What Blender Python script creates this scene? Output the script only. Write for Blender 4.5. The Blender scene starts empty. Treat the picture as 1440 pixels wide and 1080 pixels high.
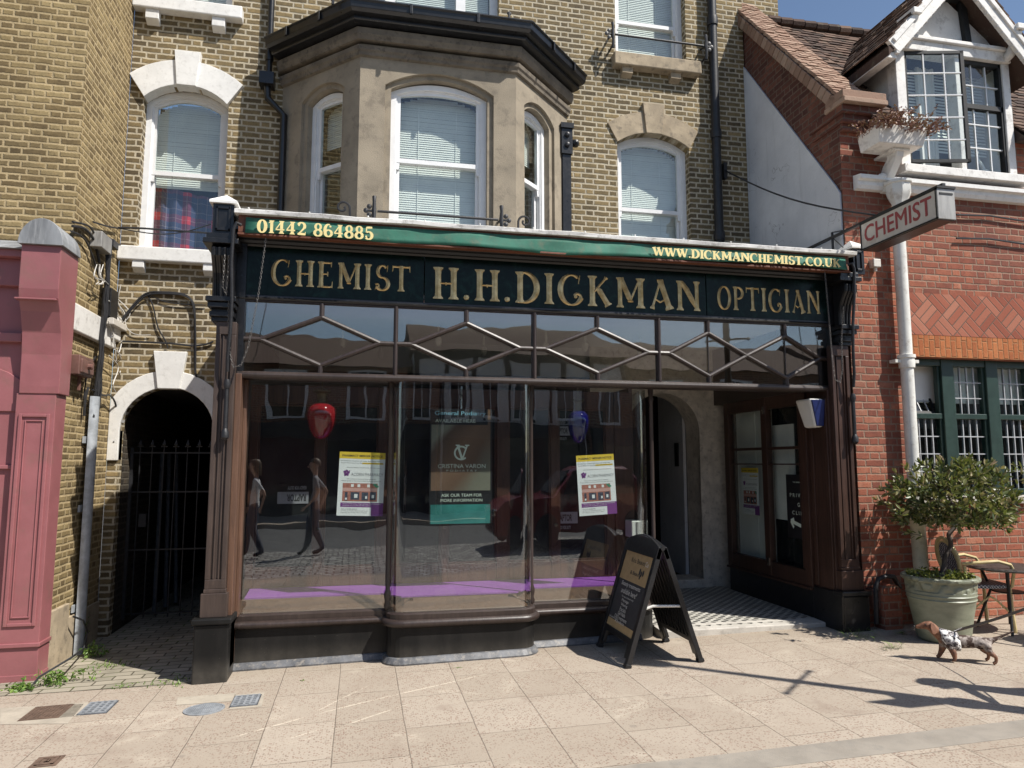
import bpy, bmesh, math, random
from mathutils import Vector, Matrix, Euler, geometry
random.seed(7)
scene = bpy.context.scene
COL = scene.collection
R = math.radians
# ------------------------------------------------------------------ camera model
F, CX, CY = 1000.0, 720.0, 540.0
YAW, PIT = R(12), R(6.3)
CAM = Vector((0, -6.2, 1.6))
FW = Vector((math.sin(YAW)*math.cos(PIT), math.cos(YAW)*math.cos(PIT), math.sin(PIT)))
RT = Vector((math.cos(YAW), -math.sin(YAW), 0))
UP = RT.cross(FW)
SL = 0.02                                   # the street climbs gently to the right
def g(x): return SL*x
def ray(px, py): return FW + RT*((px-CX)/F) - UP*((py-CY)/F)
def W(px, py, Y=None, X=None, Z=None, dz=None):
    """point of the survey photograph on the plane Y=, X=, Z= or on the ground + dz"""
    d = ray(px, py)
    if Y is not None: t = (Y-CAM.y)/d.y
    elif X is not None: t = (X-CAM.x)/d.x
    elif Z is not None: t = (Z-CAM.z)/d.z
    else: t = ((dz or 0)+SL*CAM.x-CAM.z)/(d.z-SL*d.x)
    return CAM + d*t
def WP(px, py, p0, n):
    d = ray(px, py); t = (Vector(p0)-CAM).dot(n)/d.dot(n); return CAM + d*t

# ------------------------------------------------------------------ objects
ORG = {}
def thing(name, label, cat, loc=(0,0,0), group=None):
    o = bpy.data.objects.new(name, None); COL.objects.link(o)
    o.location = loc; o.empty_display_size = 0.2
    o['label'] = label; o['category'] = cat
    if group: o['group'] = group
    ORG[o.name] = Vector(loc); return o
def tag(o, label, cat, group=None):
    o['label'] = label; o['category'] = cat
    if group: o['group'] = group
    return o

class MB:
    def __init__(s): s.v=[]; s.f=[]; s.m=[]; s.cur=0
    def add(s, vs, fs, mi=None):
        b=len(s.v); s.v += [Vector(v) for v in vs]
        for f in fs: s.f.append(tuple(b+i for i in f)); s.m.append(s.cur if mi is None else mi)
        return s
    def box(s, x0,x1,y0,y1,z0,z1, mi=None):
        if x0>x1: x0,x1=x1,x0
        if y0>y1: y0,y1=y1,y0
        if z0>z1: z0,z1=z1,z0
        return s.add([(x0,y0,z0),(x1,y0,z0),(x1,y1,z0),(x0,y1,z0),(x0,y0,z1),(x1,y0,z1),(x1,y1,z1),(x0,y1,z1)],
              [(0,3,2,1),(4,5,6,7),(0,1,5,4),(1,2,6,5),(2,3,7,6),(3,0,4,7)], mi)
    def obox(s, c, ax, ay, az, mi=None):
        c=Vector(c); ax=Vector(ax); ay=Vector(ay); az=Vector(az)
        vs=[c+i*ax+j*ay+k*az for k in(-1,1) for j in(-1,1) for i in(-1,1)]
        return s.add(vs,[(0,2,3,1),(4,5,7,6),(0,1,5,4),(1,3,7,5),(3,2,6,7),(2,0,4,6)],mi)
    def bar(s, a, b, w, d, n=(0,-1,0), mi=None):
        """rectangular bar from a to b, w across, d along n"""
        a=Vector(a); b=Vector(b); t=(b-a); L=t.length
        if L<1e-6: return s
        t/=L; n=Vector(n); n=(n-t*n.dot(t)).normalized(); c=t.cross(n)
        return s.obox((a+b)/2, t*L/2, c*w/2, n*d/2, mi)
    def quad(s,*p,mi=None): return s.add(p,[tuple(range(len(p)))],mi)
    def prism(s, pts, ext, mi=None):
        """closed polygon (3D points, planar) extruded along vector ext"""
        n=len(pts); pts=[Vector(p) for p in pts]; e=Vector(ext)
        tris=geometry.tessellate_polygon([pts])
        b=len(s.v); s.v += pts+[p+e for p in pts]; mm=s.cur if mi is None else mi
        for t in tris:
            s.f.append((b+t[0],b+t[1],b+t[2])); s.m.append(mm)
            s.f.append((b+n+t[2],b+n+t[1],b+n+t[0])); s.m.append(mm)
        for i in range(n):
            j=(i+1)%n; s.f.append((b+i,b+j,b+n+j,b+n+i)); s.m.append(mm)
        return s
    def tube(s, pts, r, n=8, mi=None, cap=True, closed=False):
        pts=[Vector(p) for p in pts]; N=len(pts); rr=r if isinstance(r,(list,tuple)) else [r]*N
        b=len(s.v); mm=s.cur if mi is None else mi; up=None
        for i,p in enumerate(pts):
            if closed: t=pts[(i+1)%N]-pts[i-1]
            else: t=pts[min(i+1,N-1)]-pts[max(i-1,0)]
            if t.length<1e-9: t=Vector((0,0,1))
            t.normalize()
            if up is None: up=Vector((0,0,1)) if abs(t.z)<.9 else Vector((1,0,0))
            up=(up-t*up.dot(t))
            if up.length<1e-6: up=t.orthogonal()
            up.normalize(); c=t.cross(up)
            for k in range(n):
                a=2*math.pi*k/n; s.v.append(p+(up*math.cos(a)+c*math.sin(a))*rr[i])
        for i in range(N if closed else N-1):
            i2=(i+1)%N
            for k in range(n):
                k2=(k+1)%n; s.f.append((b+i*n+k,b+i*n+k2,b+i2*n+k2,b+i2*n+k)); s.m.append(mm)
        if cap and not closed:
            s.f.append(tuple(b+k for k in range(n))[::-1]); s.m.append(mm)
            s.f.append(tuple(b+(N-1)*n+k for k in range(n))); s.m.append(mm)
        return s
    def lathe(s, c, prof, n=24, mi=None, ax=(0,0,1), a0=0):
        """profile [(r, h)...] about axis through c"""
        c=Vector(c); ax=Vector(ax).normalized(); u=ax.orthogonal().normalized(); w=ax.cross(u)
        b=len(s.v); mm=s.cur if mi is None else mi
        for (r,h) in prof:
            for k in range(n):
                a=2*math.pi*k/n+a0; s.v.append(c+ax*h+(u*math.cos(a)+w*math.sin(a))*r)
        for i in range(len(prof)-1):
            for k in range(n):
                k2=(k+1)%n; s.f.append((b+i*n+k,b+i*n+k2,b+(i+1)*n+k2,b+(i+1)*n+k)); s.m.append(mm)
        if prof[0][0]>1e-5: s.f.append(tuple(b+k for k in range(n))[::-1]); s.m.append(mm)
        if prof[-1][0]>1e-5: s.f.append(tuple(b+(len(prof)-1)*n+k for k in range(n))); s.m.append(mm)
        return s
    def sweep(s, path, prof, zf=None, mi=None, cap=True):
        """path: 2D plan polyline; prof: closed [(off,z)], off to the right of travel"""
        P=[Vector(p) for p in path]; N=len(P); n=len(prof); b=len(s.v); mm=s.cur if mi is None else mi
        for i,p in enumerate(P):
            d1=(P[i]-P[i-1]).normalized() if i>0 else (P[1]-P[0]).normalized()
            d2=(P[i+1]-P[i]).normalized() if i<N-1 else d1
            n1=Vector((d1.y,-d1.x)); n2=Vector((d2.y,-d2.x)); m=(n1+n2)
            m = m/ max(.25,(m.dot(n1))) if m.length>1e-6 else n1
            z0=zf(p.x,p.y) if zf else 0
            for (o,z) in prof: s.v.append(Vector((p.x+m.x*o,p.y+m.y*o,z+z0)))
        for i in range(N-1):
            for k in range(n):
                k2=(k+1)%n; s.f.append((b+i*n+k,b+(i+1)*n+k,b+(i+1)*n+k2,b+i*n+k2)); s.m.append(mm)
        if cap:
            s.f.append(tuple(b+k for k in range(n))); s.m.append(mm)
            s.f.append(tuple(b+(N-1)*n+k for k in range(n))[::-1]); s.m.append(mm)
        return s
    def wall(s, outer, holes, fmap, depth, mi=None, rmi=None):
        """flat wall in (u,z) with holes; fmap(u,z,d)->3D, d = distance behind the face"""
        loops=[outer]+holes
        V=[[Vector((u,z,0)) for u,z in L] for L in loops]
        tris=geometry.tessellate_polygon(V); flat=[p for L in loops for p in L]
        b=len(s.v); mm=s.cur if mi is None else mi
        s.v += [Vector(fmap(u,z,0)) for u,z in flat]
        for t in tris: s.f.append((b+t[0],b+t[1],b+t[2])); s.m.append(mm)
        for L in holes:
            b=len(s.v); n=len(L)
            s.v += [Vector(fmap(u,z,0)) for u,z in L]+[Vector(fmap(u,z,depth)) for u,z in L]
            for i in range(n):
                j=(i+1)%n; s.f.append((b+i,b+j,b+n+j,b+n+i)); s.m.append(mm if rmi is None else rmi)
        return s
    def text(s, body, p, right, up, w=None, h=None, bold=0.0, align='L', n_off=0.001, mi=None, thick=0):
        right=Vector(right).normalized(); up=Vector(up).normalized(); nn=right.cross(up)
        vs,fs=text_geo(body,bold)
        if not vs: return s
        x0=min(v[0] for v in vs); x1=max(v[0] for v in vs); y0=min(v[1] for v in vs); y1=max(v[1] for v in vs)
        sx=sy=None
        if w: sx=w/(x1-x0)
        if h: sy=h/(y1-y0)
        sx=sx or sy; sy=sy or sx
        ox={'L':x0,'C':(x0+x1)/2,'R':x1}[align]
        p=Vector(p)
        return s.add([p+right*((v[0]-ox)*sx)+up*((v[1]-y0)*sy)+nn*n_off for v in vs],fs,mi)
    def build(s, name, mats, parent=None, smooth=False, bevel=0, org=None, angle=40, recalc=True):
        if org is None:
            org = ORG.get(parent.name, Vector((0,0,0))) if parent else Vector((0,0,0))
        me=bpy.data.meshes.new(name)
        me.from_pydata([tuple(v-org) for v in s.v],[],s.f)
        mats = mats if isinstance(mats,(list,tuple)) else [mats]
        for m in mats: me.materials.append(m)
        for p,i in zip(me.polygons,s.m): p.material_index=min(i,len(mats)-1)
        if recalc:
            bm=bmesh.new(); bm.from_mesh(me); bmesh.ops.recalc_face_normals(bm,faces=bm.faces); bm.to_mesh(me); bm.free()
        me.validate(); me.update()
        o=bpy.data.objects.new(name,me); COL.objects.link(o)
        ORG[o.name]=Vector(org)
        if parent: o.parent=parent
        else: o.location=org
        if smooth:
            for p in me.polygons: p.use_smooth=True
            try: me.set_sharp_from_angle(angle=R(angle))
            except Exception: pass
        if bevel:
            b=o.modifiers.new('bevel','BEVEL'); b.width=bevel; b.segments=2; b.limit_method='ANGLE'; b.angle_limit=R(35)
        return o
_tc={}
def text_geo(body, bold=0.0):
    k=(body,bold)
    if k in _tc: return _tc[k]
    c=bpy.data.curves.new('t','FONT'); c.body=body; c.offset=bold; c.resolution_u=3
    o=bpy.data.objects.new('t',c); COL.objects.link(o)
    dg=bpy.context.evaluated_depsgraph_get(); me=bpy.data.meshes.new_from_object(o.evaluated_get(dg))
    r=([tuple(v.co) for v in me.vertices],[tuple(p.vertices) for p in me.polygons])
    bpy.data.objects.remove(o); bpy.data.curves.remove(c); bpy.data.meshes.remove(me)
    _tc[k]=r; return r
def arc(cx,cy,r,a0,a1,n,ry=None):
    ry=ry or r
    return [(cx+r*math.cos(R(a0+(a1-a0)*i/n)), cy+ry*math.sin(R(a0+(a1-a0)*i/n))) for i in range(n+1)]
def seg_arch(x0,x1,zs,zt,n=12):
    """points of a segmental arch from (x1,zs) over (mid,zt) to (x0,zs)"""
    h=(x1-x0)/2; rise=zt-zs; r=(h*h+rise*rise)/(2*rise); cz=zt-r; a=math.degrees(math.asin(h/r))
    return arc((x0+x1)/2,cz,r,90-a,90+a,n)
def arch_hole(x0,x1,z0,zs,zt,n=12): return [(x0,z0),(x1,z0)]+seg_arch(x0,x1,zs,zt,n)

# ------------------------------------------------------------------ materials
class NT:
    def __init__(s,name):
        s.mat=bpy.data.materials.new(name); s.mat.use_nodes=True; s.t=s.mat.node_tree; s.n=s.t.nodes
        s.b=s.n['Principled BSDF']; s.out=s.n['Material Output']
    def nd(s,typ,**kw):
        n=s.n.new(typ)
        for k,v in kw.items(): setattr(n,k,v)
        return n
    def put(s,sock,v):
        if isinstance(v,bpy.types.NodeSocket): s.t.links.new(v,sock)
        elif v is not None:
            if sock.type=='RGBA' and len(v)==3: v=(*v,1)
            sock.default_value=v
    def m(s,op,a,b=None,c=None,clamp=False):
        n=s.nd('ShaderNodeMath',operation=op); n.use_clamp=clamp
        s.put(n.inputs[0],a); s.put(n.inputs[1],b); s.put(n.inputs[2],c); return n.outputs[0]
    def mix(s,f,a,b,blend='MIX'):
        n=s.nd('ShaderNodeMix',data_type='RGBA',blend_type=blend)
        s.put(n.inputs[0],f); s.put(n.inputs[6],a); s.put(n.inputs[7],b); return n.outputs[2]
    def sstep(s,v,a,b,to0=0.0,to1=1.0):
        n=s.nd('ShaderNodeMapRange',interpolation_type='SMOOTHSTEP')
        for i,q in enumerate((v,a,b,to0,to1)): s.put(n.inputs[i],q)
        return n.outputs[0]
    def ramp(s,v,stops,interp='LINEAR'):
        n=s.nd('ShaderNodeValToRGB'); e=n.color_ramp.elements; n.color_ramp.interpolation=interp
        while len(e)<len(stops): e.new(.5)
        for i,(p,c) in enumerate(stops): e[i].position=p; e[i].color=(*c,1)
        s.put(n.inputs[0],v); return n.outputs[0]
    def pos(s): return s.nd('ShaderNodeNewGeometry').outputs['Position']
    def obj(s): return s.nd('ShaderNodeTexCoord').outputs['Object']
    def xyz(s,v):
        n=s.nd('ShaderNodeSeparateXYZ'); s.put(n.inputs[0],v); return n.outputs
    def comb(s,x,y,z=0.0):
        n=s.nd('ShaderNodeCombineXYZ'); s.put(n.inputs[0],x); s.put(n.inputs[1],y); s.put(n.inputs[2],z); return n.outputs[0]
    def noise(s,v,scale,detail=3,rough=.55,dist=0,col=False):
        n=s.nd('ShaderNodeTexNoise'); s.put(n.inputs['Vector'],v); n.inputs['Scale'].default_value=scale
        n.inputs['Detail'].default_value=detail; n.inputs['Roughness'].default_value=rough; n.inputs['Distortion'].default_value=dist
        return n.outputs[1 if col else 0]
    def vor(s,v,scale,out=0,feature='F1',rand=1):
        n=s.nd('ShaderNodeTexVoronoi',feature=feature); s.put(n.inputs['Vector'],v); n.inputs['Scale'].default_value=scale
        n.inputs['Randomness'].default_value=rand; return n.outputs[out]
    def white(s,v,col=False):
        n=s.nd('ShaderNodeTexWhiteNoise',noise_dimensions='3D'); s.put(n.inputs[0],v); return n.outputs[1 if col else 0]
    def scale(s,v,k):
        n=s.nd('ShaderNodeVectorMath',operation='MULTIPLY'); s.put(n.inputs[0],v); n.inputs[1].default_value=k; return n.outputs[0]
    def bump(s,h,strength=.3,dist=.01):
        n=s.nd('ShaderNodeBump'); n.inputs['Strength'].default_value=strength; n.inputs['Distance'].default_value=dist
        s.put(n.inputs['Height'],h); s.t.links.new(n.outputs[0],s.b.inputs['Normal']); return n
    def fin(s,color=None,rough=None,metal=None,spec=None):
        if color is not None: s.put(s.b.inputs['Base Color'],color)
        if rough is not None: s.put(s.b.inputs['Roughness'],rough)
        if metal is not None: s.put(s.b.inputs['Metallic'],metal)
        if spec is not None: s.put(s.b.inputs['Specular IOR Level'],spec)
        return s.mat

def paint(name, col, rough=.5, var=.12, scale=6, bump=.1, bscale=60, metal=0, spec=.5, dirt=None, dirt_amt=.3, streak=False):
    """painted / plain surface with soft tonal variation and a little unevenness"""
    n=NT(name); p=n.obj(); q=n.scale(p,(1,1,.15)) if streak else p
    a=n.noise(q,scale,5,.6); f=n.sstep(a,.3,.7)
    c1=tuple(max(0,x*(1-var)) for x in col); c2=tuple(min(1,x*(1+var)) for x in col)
    c=n.mix(f,c1,c2)
    if dirt is not None:
        d=n.sstep(n.noise(q,scale*2.3,8,.7),.5,.68); c=n.mix(n.m('MULTIPLY',d,dirt_amt),c,dirt)
    h=n.noise(p,bscale,4,.6); n.bump(h,bump,.004)
    r=n.m('ADD',n.m('MULTIPLY',n.noise(p,scale*4,4),.25),rough-.125)
    return n.fin(c,r,metal,spec)

def brick_mat(name, stops, mortar, L=.215, Hh=.103, m=.010, course=.075, bond='flemish', bump=.6, soft=.007,
              dirt=(.05,.04,.03), dirt_amt=.4, mvar=.15, grade=None, swap=False, wob=.009, rough=.9):
    n=NT(name); ge=n.nd('ShaderNodeNewGeometry'); P=ge.outputs['Position']; x,y,z=n.xyz(P); nx,ny,nz=n.xyz(ge.outputs['Normal'])
    side=n.m('GREATER_THAN',n.m('ABSOLUTE',nx),.7)
    u=n.m('ADD',n.m('MULTIPLY',x,n.m('SUBTRACT',1.0,side)),n.m('MULTIPLY',y,side)); v=z
    if swap: u,v=v,u
    w1=n.xyz(n.noise(P,7,4,.6,col=True))
    u=n.m('ADD',u,n.m('MULTIPLY',n.m('SUBTRACT',w1[0],.5),wob*2)); v=n.m('ADD',v,n.m('MULTIPLY',n.m('SUBTRACT',w1[1],.5),wob*2))
    row=n.m('FLOOR',n.m('DIVIDE',v,course))
    vb=n.m('SUBTRACT',v,n.m('MULTIPLY',row,course))
    odd=n.m('FLOORED_MODULO',row,2.0)
    Hd=Hh if bond=='flemish' else L
    Pd=L+Hd+2*m
    off=Pd/2 if bond=='flemish' else (L+m)/2
    uu=n.m('ADD',u,n.m('MULTIPLY',odd,off))
    cell=n.m('FLOOR',n.m('DIVIDE',uu,Pd)); l=n.m('SUBTRACT',uu,n.m('MULTIPLY',cell,Pd))
    ish=n.m('GREATER_THAN',l,L+m)
    lb=n.m('SUBTRACT',l,n.m('MULTIPLY',ish,L+m)); Lb=n.m('ADD',n.m('MULTIPLY',ish,Hd-L),L)
    d=n.m('MINIMUM',n.m('MINIMUM',lb,n.m('SUBTRACT',Lb,lb)),n.m('MINIMUM',vb,n.m('SUBTRACT',course-m,vb)))
    d=n.m('ADD',d,n.m('MULTIPLY',n.m('SUBTRACT',n.noise(P,70,4,.65),.5),.016))
    mask=n.sstep(d,-.001,soft)
    idv=n.comb(n.m('ADD',n.m('MULTIPLY',cell,2.0),ish),row,side)
    rnd=n.white(idv)
    fine=n.noise(P,45,6,.7)
    r2=n.m('ADD',n.m('MULTIPLY',rnd,.68),n.m('MULTIPLY',n.sstep(n.noise(P,16,6,.7),.25,.75),.34))
    c=n.ramp(r2,stops)
    c=n.mix(n.m('MULTIPLY',n.sstep(fine,.48,.72),.5),c,dirt)
    big=n.noise(P,.9,5,.6); bd=n.sstep(big,.42,.68)
    if grade is not None:      # stock brick that is darker (sootier) on one part of the wall
        gx=n.sstep(x,grade[0],grade[1]); bd=n.m('ADD',n.m('MULTIPLY',bd,.5),gx,clamp=True)
    c=n.mix(n.m('MULTIPLY',bd,dirt_amt),c,dirt)
    mc=n.mix(n.sstep(n.noise(P,5,5,.65),.35,.7),tuple(q*(1-mvar) for q in mortar),tuple(min(1,q*(1+mvar)) for q in mortar))
    col=n.mix(mask,mc,c)
    hgt=n.m('ADD',n.m('MULTIPLY',mask,n.m('ADD',.8,n.m('MULTIPLY',rnd,.3))),n.m('MULTIPLY',fine,.35))
    n.bump(hgt,bump,.012)
    return n.fin(col,rough,0,.25)

MT={}
def mk():
    M=MT
    # London stock brick of the chemist's building, repointed in pale mortar
    M['stock']=brick_mat('stock_brick',[(0,(.072,.055,.034)),(.22,(.122,.092,.050)),(.5,(.19,.142,.072)),(.78,(.255,.188,.092)),(1,(.35,.25,.12))],(.44,.385,.285),L=.180,Hh=.082,course=.0635,m=.013,dirt_amt=.35,grade=None)
    M['passagebrick']=brick_mat('dark_passage_brick',[(0,(.022,.018,.014)),(.5,(.045,.036,.026)),(1,(.08,.06,.04))],(.075,.065,.05),L=.18,Hh=.085,course=.063,m=.010,dirt_amt=.4)  # much darker brick than the street front, for the passage walls
    M['redshade']=brick_mat('shaded_dark_red_brick',[(0,(.085,.036,.028)),(.4,(.135,.052,.037)),(.75,(.185,.074,.050)),(1,(.25,.11,.075))],(.15,.105,.08),L=.195,Hh=.092,m=.0075,dirt=(.05,.028,.025),dirt_amt=.5,course=.068)  # darker copy of the red brick, the flank's shade put into the colour
    M['cornice']=paint('sooty_shaded_cornice',(.15,.125,.095),.95,.25,5,.6,80,dirt=(.045,.038,.03),dirt_amt=.7)  # soot, with the shadow under the gutter also put into the colour
    M['ochre']=brick_mat('ochre_stock_brick',[(0,(.10,.070,.035)),(.3,(.185,.132,.062)),(.6,(.27,.20,.095)),(.85,(.33,.25,.125)),(1,(.38,.26,.12))],(.40,.31,.175),L=.18,Hh=.085,course=.058,m=.009,dirt=(.075,.055,.03),dirt_amt=.6,soft=.009)
    M['red']=brick_mat('red_brick',[(0,(.17,.060,.040)),(.35,(.27,.088,.055)),(.7,(.36,.125,.072)),(1,(.45,.21,.135))],(.27,.18,.13),L=.195,Hh=.092,m=.0075,dirt=(.12,.055,.045),dirt_amt=.5,course=.068)
    M['orange']=brick_mat('orange_rubbed_brick',[(0,(.30,.095,.038)),(.5,(.41,.14,.052)),(1,(.49,.19,.075))],(.30,.15,.07),L=.16,m=.005,course=.062,bond='run',swap=True,dirt=(.2,.07,.04),dirt_amt=.3)
    M['basket']=basket_mat()
    M['render_white']=render_mat()
    M['white']=paint('white_paint',(.74,.73,.70),.5,.06,8,.2,50,dirt=(.35,.33,.29),dirt_amt=.3)
    M['flaky']=paint('flaking_white_paint',(.74,.72,.68),.6,.08,4,.5,40,dirt=(.22,.19,.16),dirt_amt=.45)
    M['frame']=paint('white_window_paint',(.74,.74,.735),.4,.04,10,.1)
    M['stone']=paint('weathered_stone',(.36,.29,.20),.9,.2,5,.6,70,dirt=(.10,.085,.065),dirt_amt=.6)
    M['stucco']=paint('brown_roughcast',(.275,.232,.172),.95,.16,3,.9,110,dirt=(.11,.092,.072),dirt_amt=.5)
    M['stone_grey']=paint('grey_dressed_stone',(.58,.53,.455),.8,.18,7,.4,50,dirt=(.15,.13,.11),dirt_amt=.5)
    M['black']=paint('black_gloss_paint',(.010,.010,.011),.32,.3,8,.15,40,dirt=(.035,.032,.03),dirt_amt=.3)
    M['blackmatt']=paint('black_matt',(.012,.012,.012),.6,.3,8,.2,60)
    M['iron']=paint('black_ironwork',(.016,.016,.018),.5,.3,12,.3,80)
    M['riser']=riser_mat()
    M['wood']=wood_mat('mahogany_stained_wood',(.028,.014,.010),(.070,.034,.023),.42)
    M['woodlight']=wood_mat('worn_red_wood',(.075,.040,.026),(.15,.080,.050),.5)
    M['wooddark']=wood_mat('dark_varnished_wood',(.022,.015,.013),(.052,.036,.030),.38)
    M['grey_lead']=paint('grey_lead',(.23,.24,.25),.55,.35,5,.3,20,dirt=(.5,.5,.5),dirt_amt=.5,streak=True)
    M['lead_white']=paint('white_lead_flashing',(.74,.73,.70),.7,.12,6,.5,25,dirt=(.2,.19,.17),dirt_amt=.6)
    M['flash']=paint('grey_flashing',(.10,.103,.11),.5,.4,9,.4,40,dirt=(.30,.27,.23),dirt_amt=.6)
    M['fascia']=fascia_mat()
    M['gold']=gold_mat()
    M['banner']=paint('green_awning_canvas',(.022,.135,.088),.7,.22,5,.4,30,dirt=(.16,.13,.08),dirt_amt=.35)
    M['cream']=paint('cream_letter_paint',(.80,.66,.30),.7,.08,12,.1)
    M['awnwood']=wood_mat('reddish_awning_board',(.10,.032,.016),(.20,.075,.04),.6)
    M['pink']=paint('dusky_red_paint',(.30,.112,.118),.42,.10,2.2,.22,30,dirt=(.22,.12,.10),dirt_amt=.45)
    M['galv']=paint('galvanised_steel',(.42,.45,.48),.45,.2,14,.1,40,metal=.25,dirt=(.5,.52,.54),dirt_amt=.4)
    M['cable']=paint('black_cable',(.02,.02,.022),.5,.2)
    M['cablewhite']=paint('dirty_white_cable',(.5,.48,.44),.5,.2)
    M['purple']=paint('purple_shelf_cloth',(.25,.07,.35),.75,.1,4,.25,90)
    M['glass']=glass_mat('window_glass',.028,.004,.6)
    M['oldglass']=glass_mat('old_wavy_glass',.105,.012,1.6)
    M['transglass']=glass_mat('transom_glass',.12,.010,1.6)
    M['screenwood']=wood_mat('cupboard_wood',(.045,.019,.013),(.105,.045,.028),.4)
    M['pilwood']=wood_mat('weathered_brown_pilaster',(.036,.025,.021),(.075,.052,.042),.45)
    M['upglass']=glass_mat('upper_window_glass',.06,.006,.8)
    M['blind']=paint('white_blind_slats',(.82,.82,.78),.6,.04)
    M['room']=paint('dim_room_paint',(.22,.21,.2),.9,.1)
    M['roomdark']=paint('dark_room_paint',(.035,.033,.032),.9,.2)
    M['ceil']=paint('white_ceiling_paint',(.82,.81,.78),.9,.03)
    M['darkpane']=paint('glass_dark_room_behind',(.022,.023,.024),.12,.3,3,.04,6)  # opaque glossy sheet, the dark room behind the glass put into its colour
    M['curtain']=tartan_mat()
    M['yellow']=paint('yellow_print',(.80,.55,.05),.6,.03)
    M['paper']=paint('white_paper',(.84,.84,.84),.6,.02)
    M['ink']=paint('black_ink',(.03,.03,.03),.6,.05)
    M['inkgrey']=paint('grey_ink',(.22,.22,.23),.6,.05)
    M['printpurple']=paint('purple_print',(.20,.055,.24),.6,.04)
    M['printred']=paint('red_brick_print',(.42,.17,.13),.6,.2,40)
    M['printpink']=paint('pink_print',(.62,.36,.32),.6,.05)
    M['printdark']=paint('dark_print',(.06,.07,.10),.6,.5,60)
    M['printgreen']=paint('green_print',(.08,.28,.18),.6,.05)
    M['teal']=paint('teal_print',(.035,.215,.195),.5,.4,2.2)
    M['postblack']=paint('black_poster_print',(.012,.012,.014),.45,.2)
    M['postphoto']=feet_mat()
    M['posttxt']=paint('pale_green_print',(.62,.70,.60),.6,.03)
    M['postblue']=paint('pale_blue_print',(.25,.52,.66),.6,.03)
    M['chalk']=paint('white_chalk',(.66,.64,.58),.8,.06)
    M['kraft']=paint('kraft_brown_print',(.42,.29,.14),.75,.08,20)
    M['board']=paint('dark_grey_board',(.035,.036,.040),.55,.15)
    M['plastic']=paint('black_plastic',(.013,.013,.014),.4,.2,10,.12,80)
    M['whiteplastic']=paint('white_plastic',(.72,.71,.66),.35,.04)
    M['blueplastic']=paint('blue_plastic',(.008,.018,.10),.4,.1)
    M['signwhite']=paint('aged_sign_acrylic',(.62,.58,.52),.35,.08,4,.05,20,dirt=(.35,.3,.25),dirt_amt=.35)
    M['chain']=paint('tarnished_chain_steel',(.16,.15,.14),.5,.3,30,.1,metal=.4)
    M['signred']=paint('faded_red_letters',(.34,.055,.06),.5,.1)
    M['alu']=paint('weathered_aluminium',(.34,.33,.31),.5,.2,8,.2,30,metal=.35,dirt=(.12,.11,.1),dirt_amt=.5,streak=True)
    M['tile']=tile_mat()
    M['coping']=tile_mat('terracotta_coping',[(0,(.22,.135,.095)),(.5,(.31,.20,.145)),(1,(.38,.27,.20))])
    M['greenpaint']=paint('dark_green_paint',(.020,.042,.033),.4,.15)
    M['leadline']=paint('lead_came',(.42,.43,.44),.5,.15)
    M['pipewhite']=paint('white_downpipe_paint',(.70,.69,.64),.4,.06,6,.15,30,dirt=(.28,.22,.16),dirt_amt=.4)
    M['pipecream']=paint('cream_pipe_paint',(.52,.47,.33),.5,.1,6,.2,30,dirt=(.2,.17,.12),dirt_amt=.5)
    M['brownpaint']=paint('brown_meter_paint',(.15,.075,.06),.5,.2,8,.3,40)
    M['pot']=pot_mat()
    M['soil']=paint('potting_soil',(.03,.02,.013),.95,.4,30,.8,60)
    M['bark']=paint('dark_bark',(.055,.042,.034),.85,.35,14,.8,40)
    M['leaf']=leaf_mat('bay_leaf',[(0,(.040,.065,.020)),(.35,(.085,.115,.035)),(.65,(.17,.18,.065)),(.86,(.27,.24,.11)),(1,(.36,.25,.15))])
    M['leafy']=leaf_mat('yellow_green_leaf',[(0,(.07,.10,.015)),(.5,(.17,.19,.03)),(1,(.30,.29,.06))])
    M['weed']=leaf_mat('weed_leaf',[(0,(.06,.13,.02)),(.5,(.12,.22,.04)),(1,(.22,.32,.08))])
    M['deadplant']=leaf_mat('dry_plant',[(0,(.14,.055,.045)),(.5,(.24,.11,.085)),(1,(.34,.20,.12))],trans=.1)
    M['rattan']=paint('cream_rattan_cane',(.58,.47,.24),.45,.12,20,.15)
    M['weave']=weave_mat()
    M['weavebrown']=weave_mat('brown_woven_seat',(.10,.05,.04),(.30,.22,.18))
    M['tabletop']=paint('dark_table_slats',(.05,.045,.042),.4,.3,14,.3,30)
    M['dog']=dog_mat()
    M['dogear']=paint('brown_dog_ear',(.23,.105,.06),.7,.15,20,.3,120)
    M['doghar']=camo_mat()
    M['lead_strap']=paint('taupe_leash_webbing',(.20,.16,.12),.75,.1,30,.3,150)
    M['skin']=paint('skin',(.50,.30,.22),.55,.06)
    M['hair']=paint('dark_hair',(.11,.07,.04),.55,.2)
    M['navy']=paint('navy_cloth',(.05,.06,.09),.8,.15)
    M['greycloth']=paint('grey_cloth',(.30,.30,.32),.85,.1)
    M['whitecloth']=paint('white_cloth',(.65,.65,.66),.85,.06)
    M['pave']=pave_mat()
    M['kerb']=paint('grey_granite_kerb',(.275,.245,.205),.85,.12,5,.4,120,dirt=(.2,.19,.17),dirt_amt=.4)
    M['setts']=setts_mat()
    sett_floor(M)
    M['asphalt']=paint('asphalt',(.10,.10,.10),.9,.15,3,.5,150)
    M['mortar']=paint('pale_mortar_patch',(.39,.345,.275),.9,.12,6,.4,60,dirt=(.25,.22,.18),dirt_amt=.5)
    M['mosaic']=mosaic_mat()
    M['stepstone']=paint('pale_threshold_stone',(.48,.45,.40),.8,.12,6,.4,60,dirt=(.25,.22,.19),dirt_amt=.5)
    M['chrome']=paint('bright_metal',(.6,.6,.6),.25,.1,metal=1)
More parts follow.
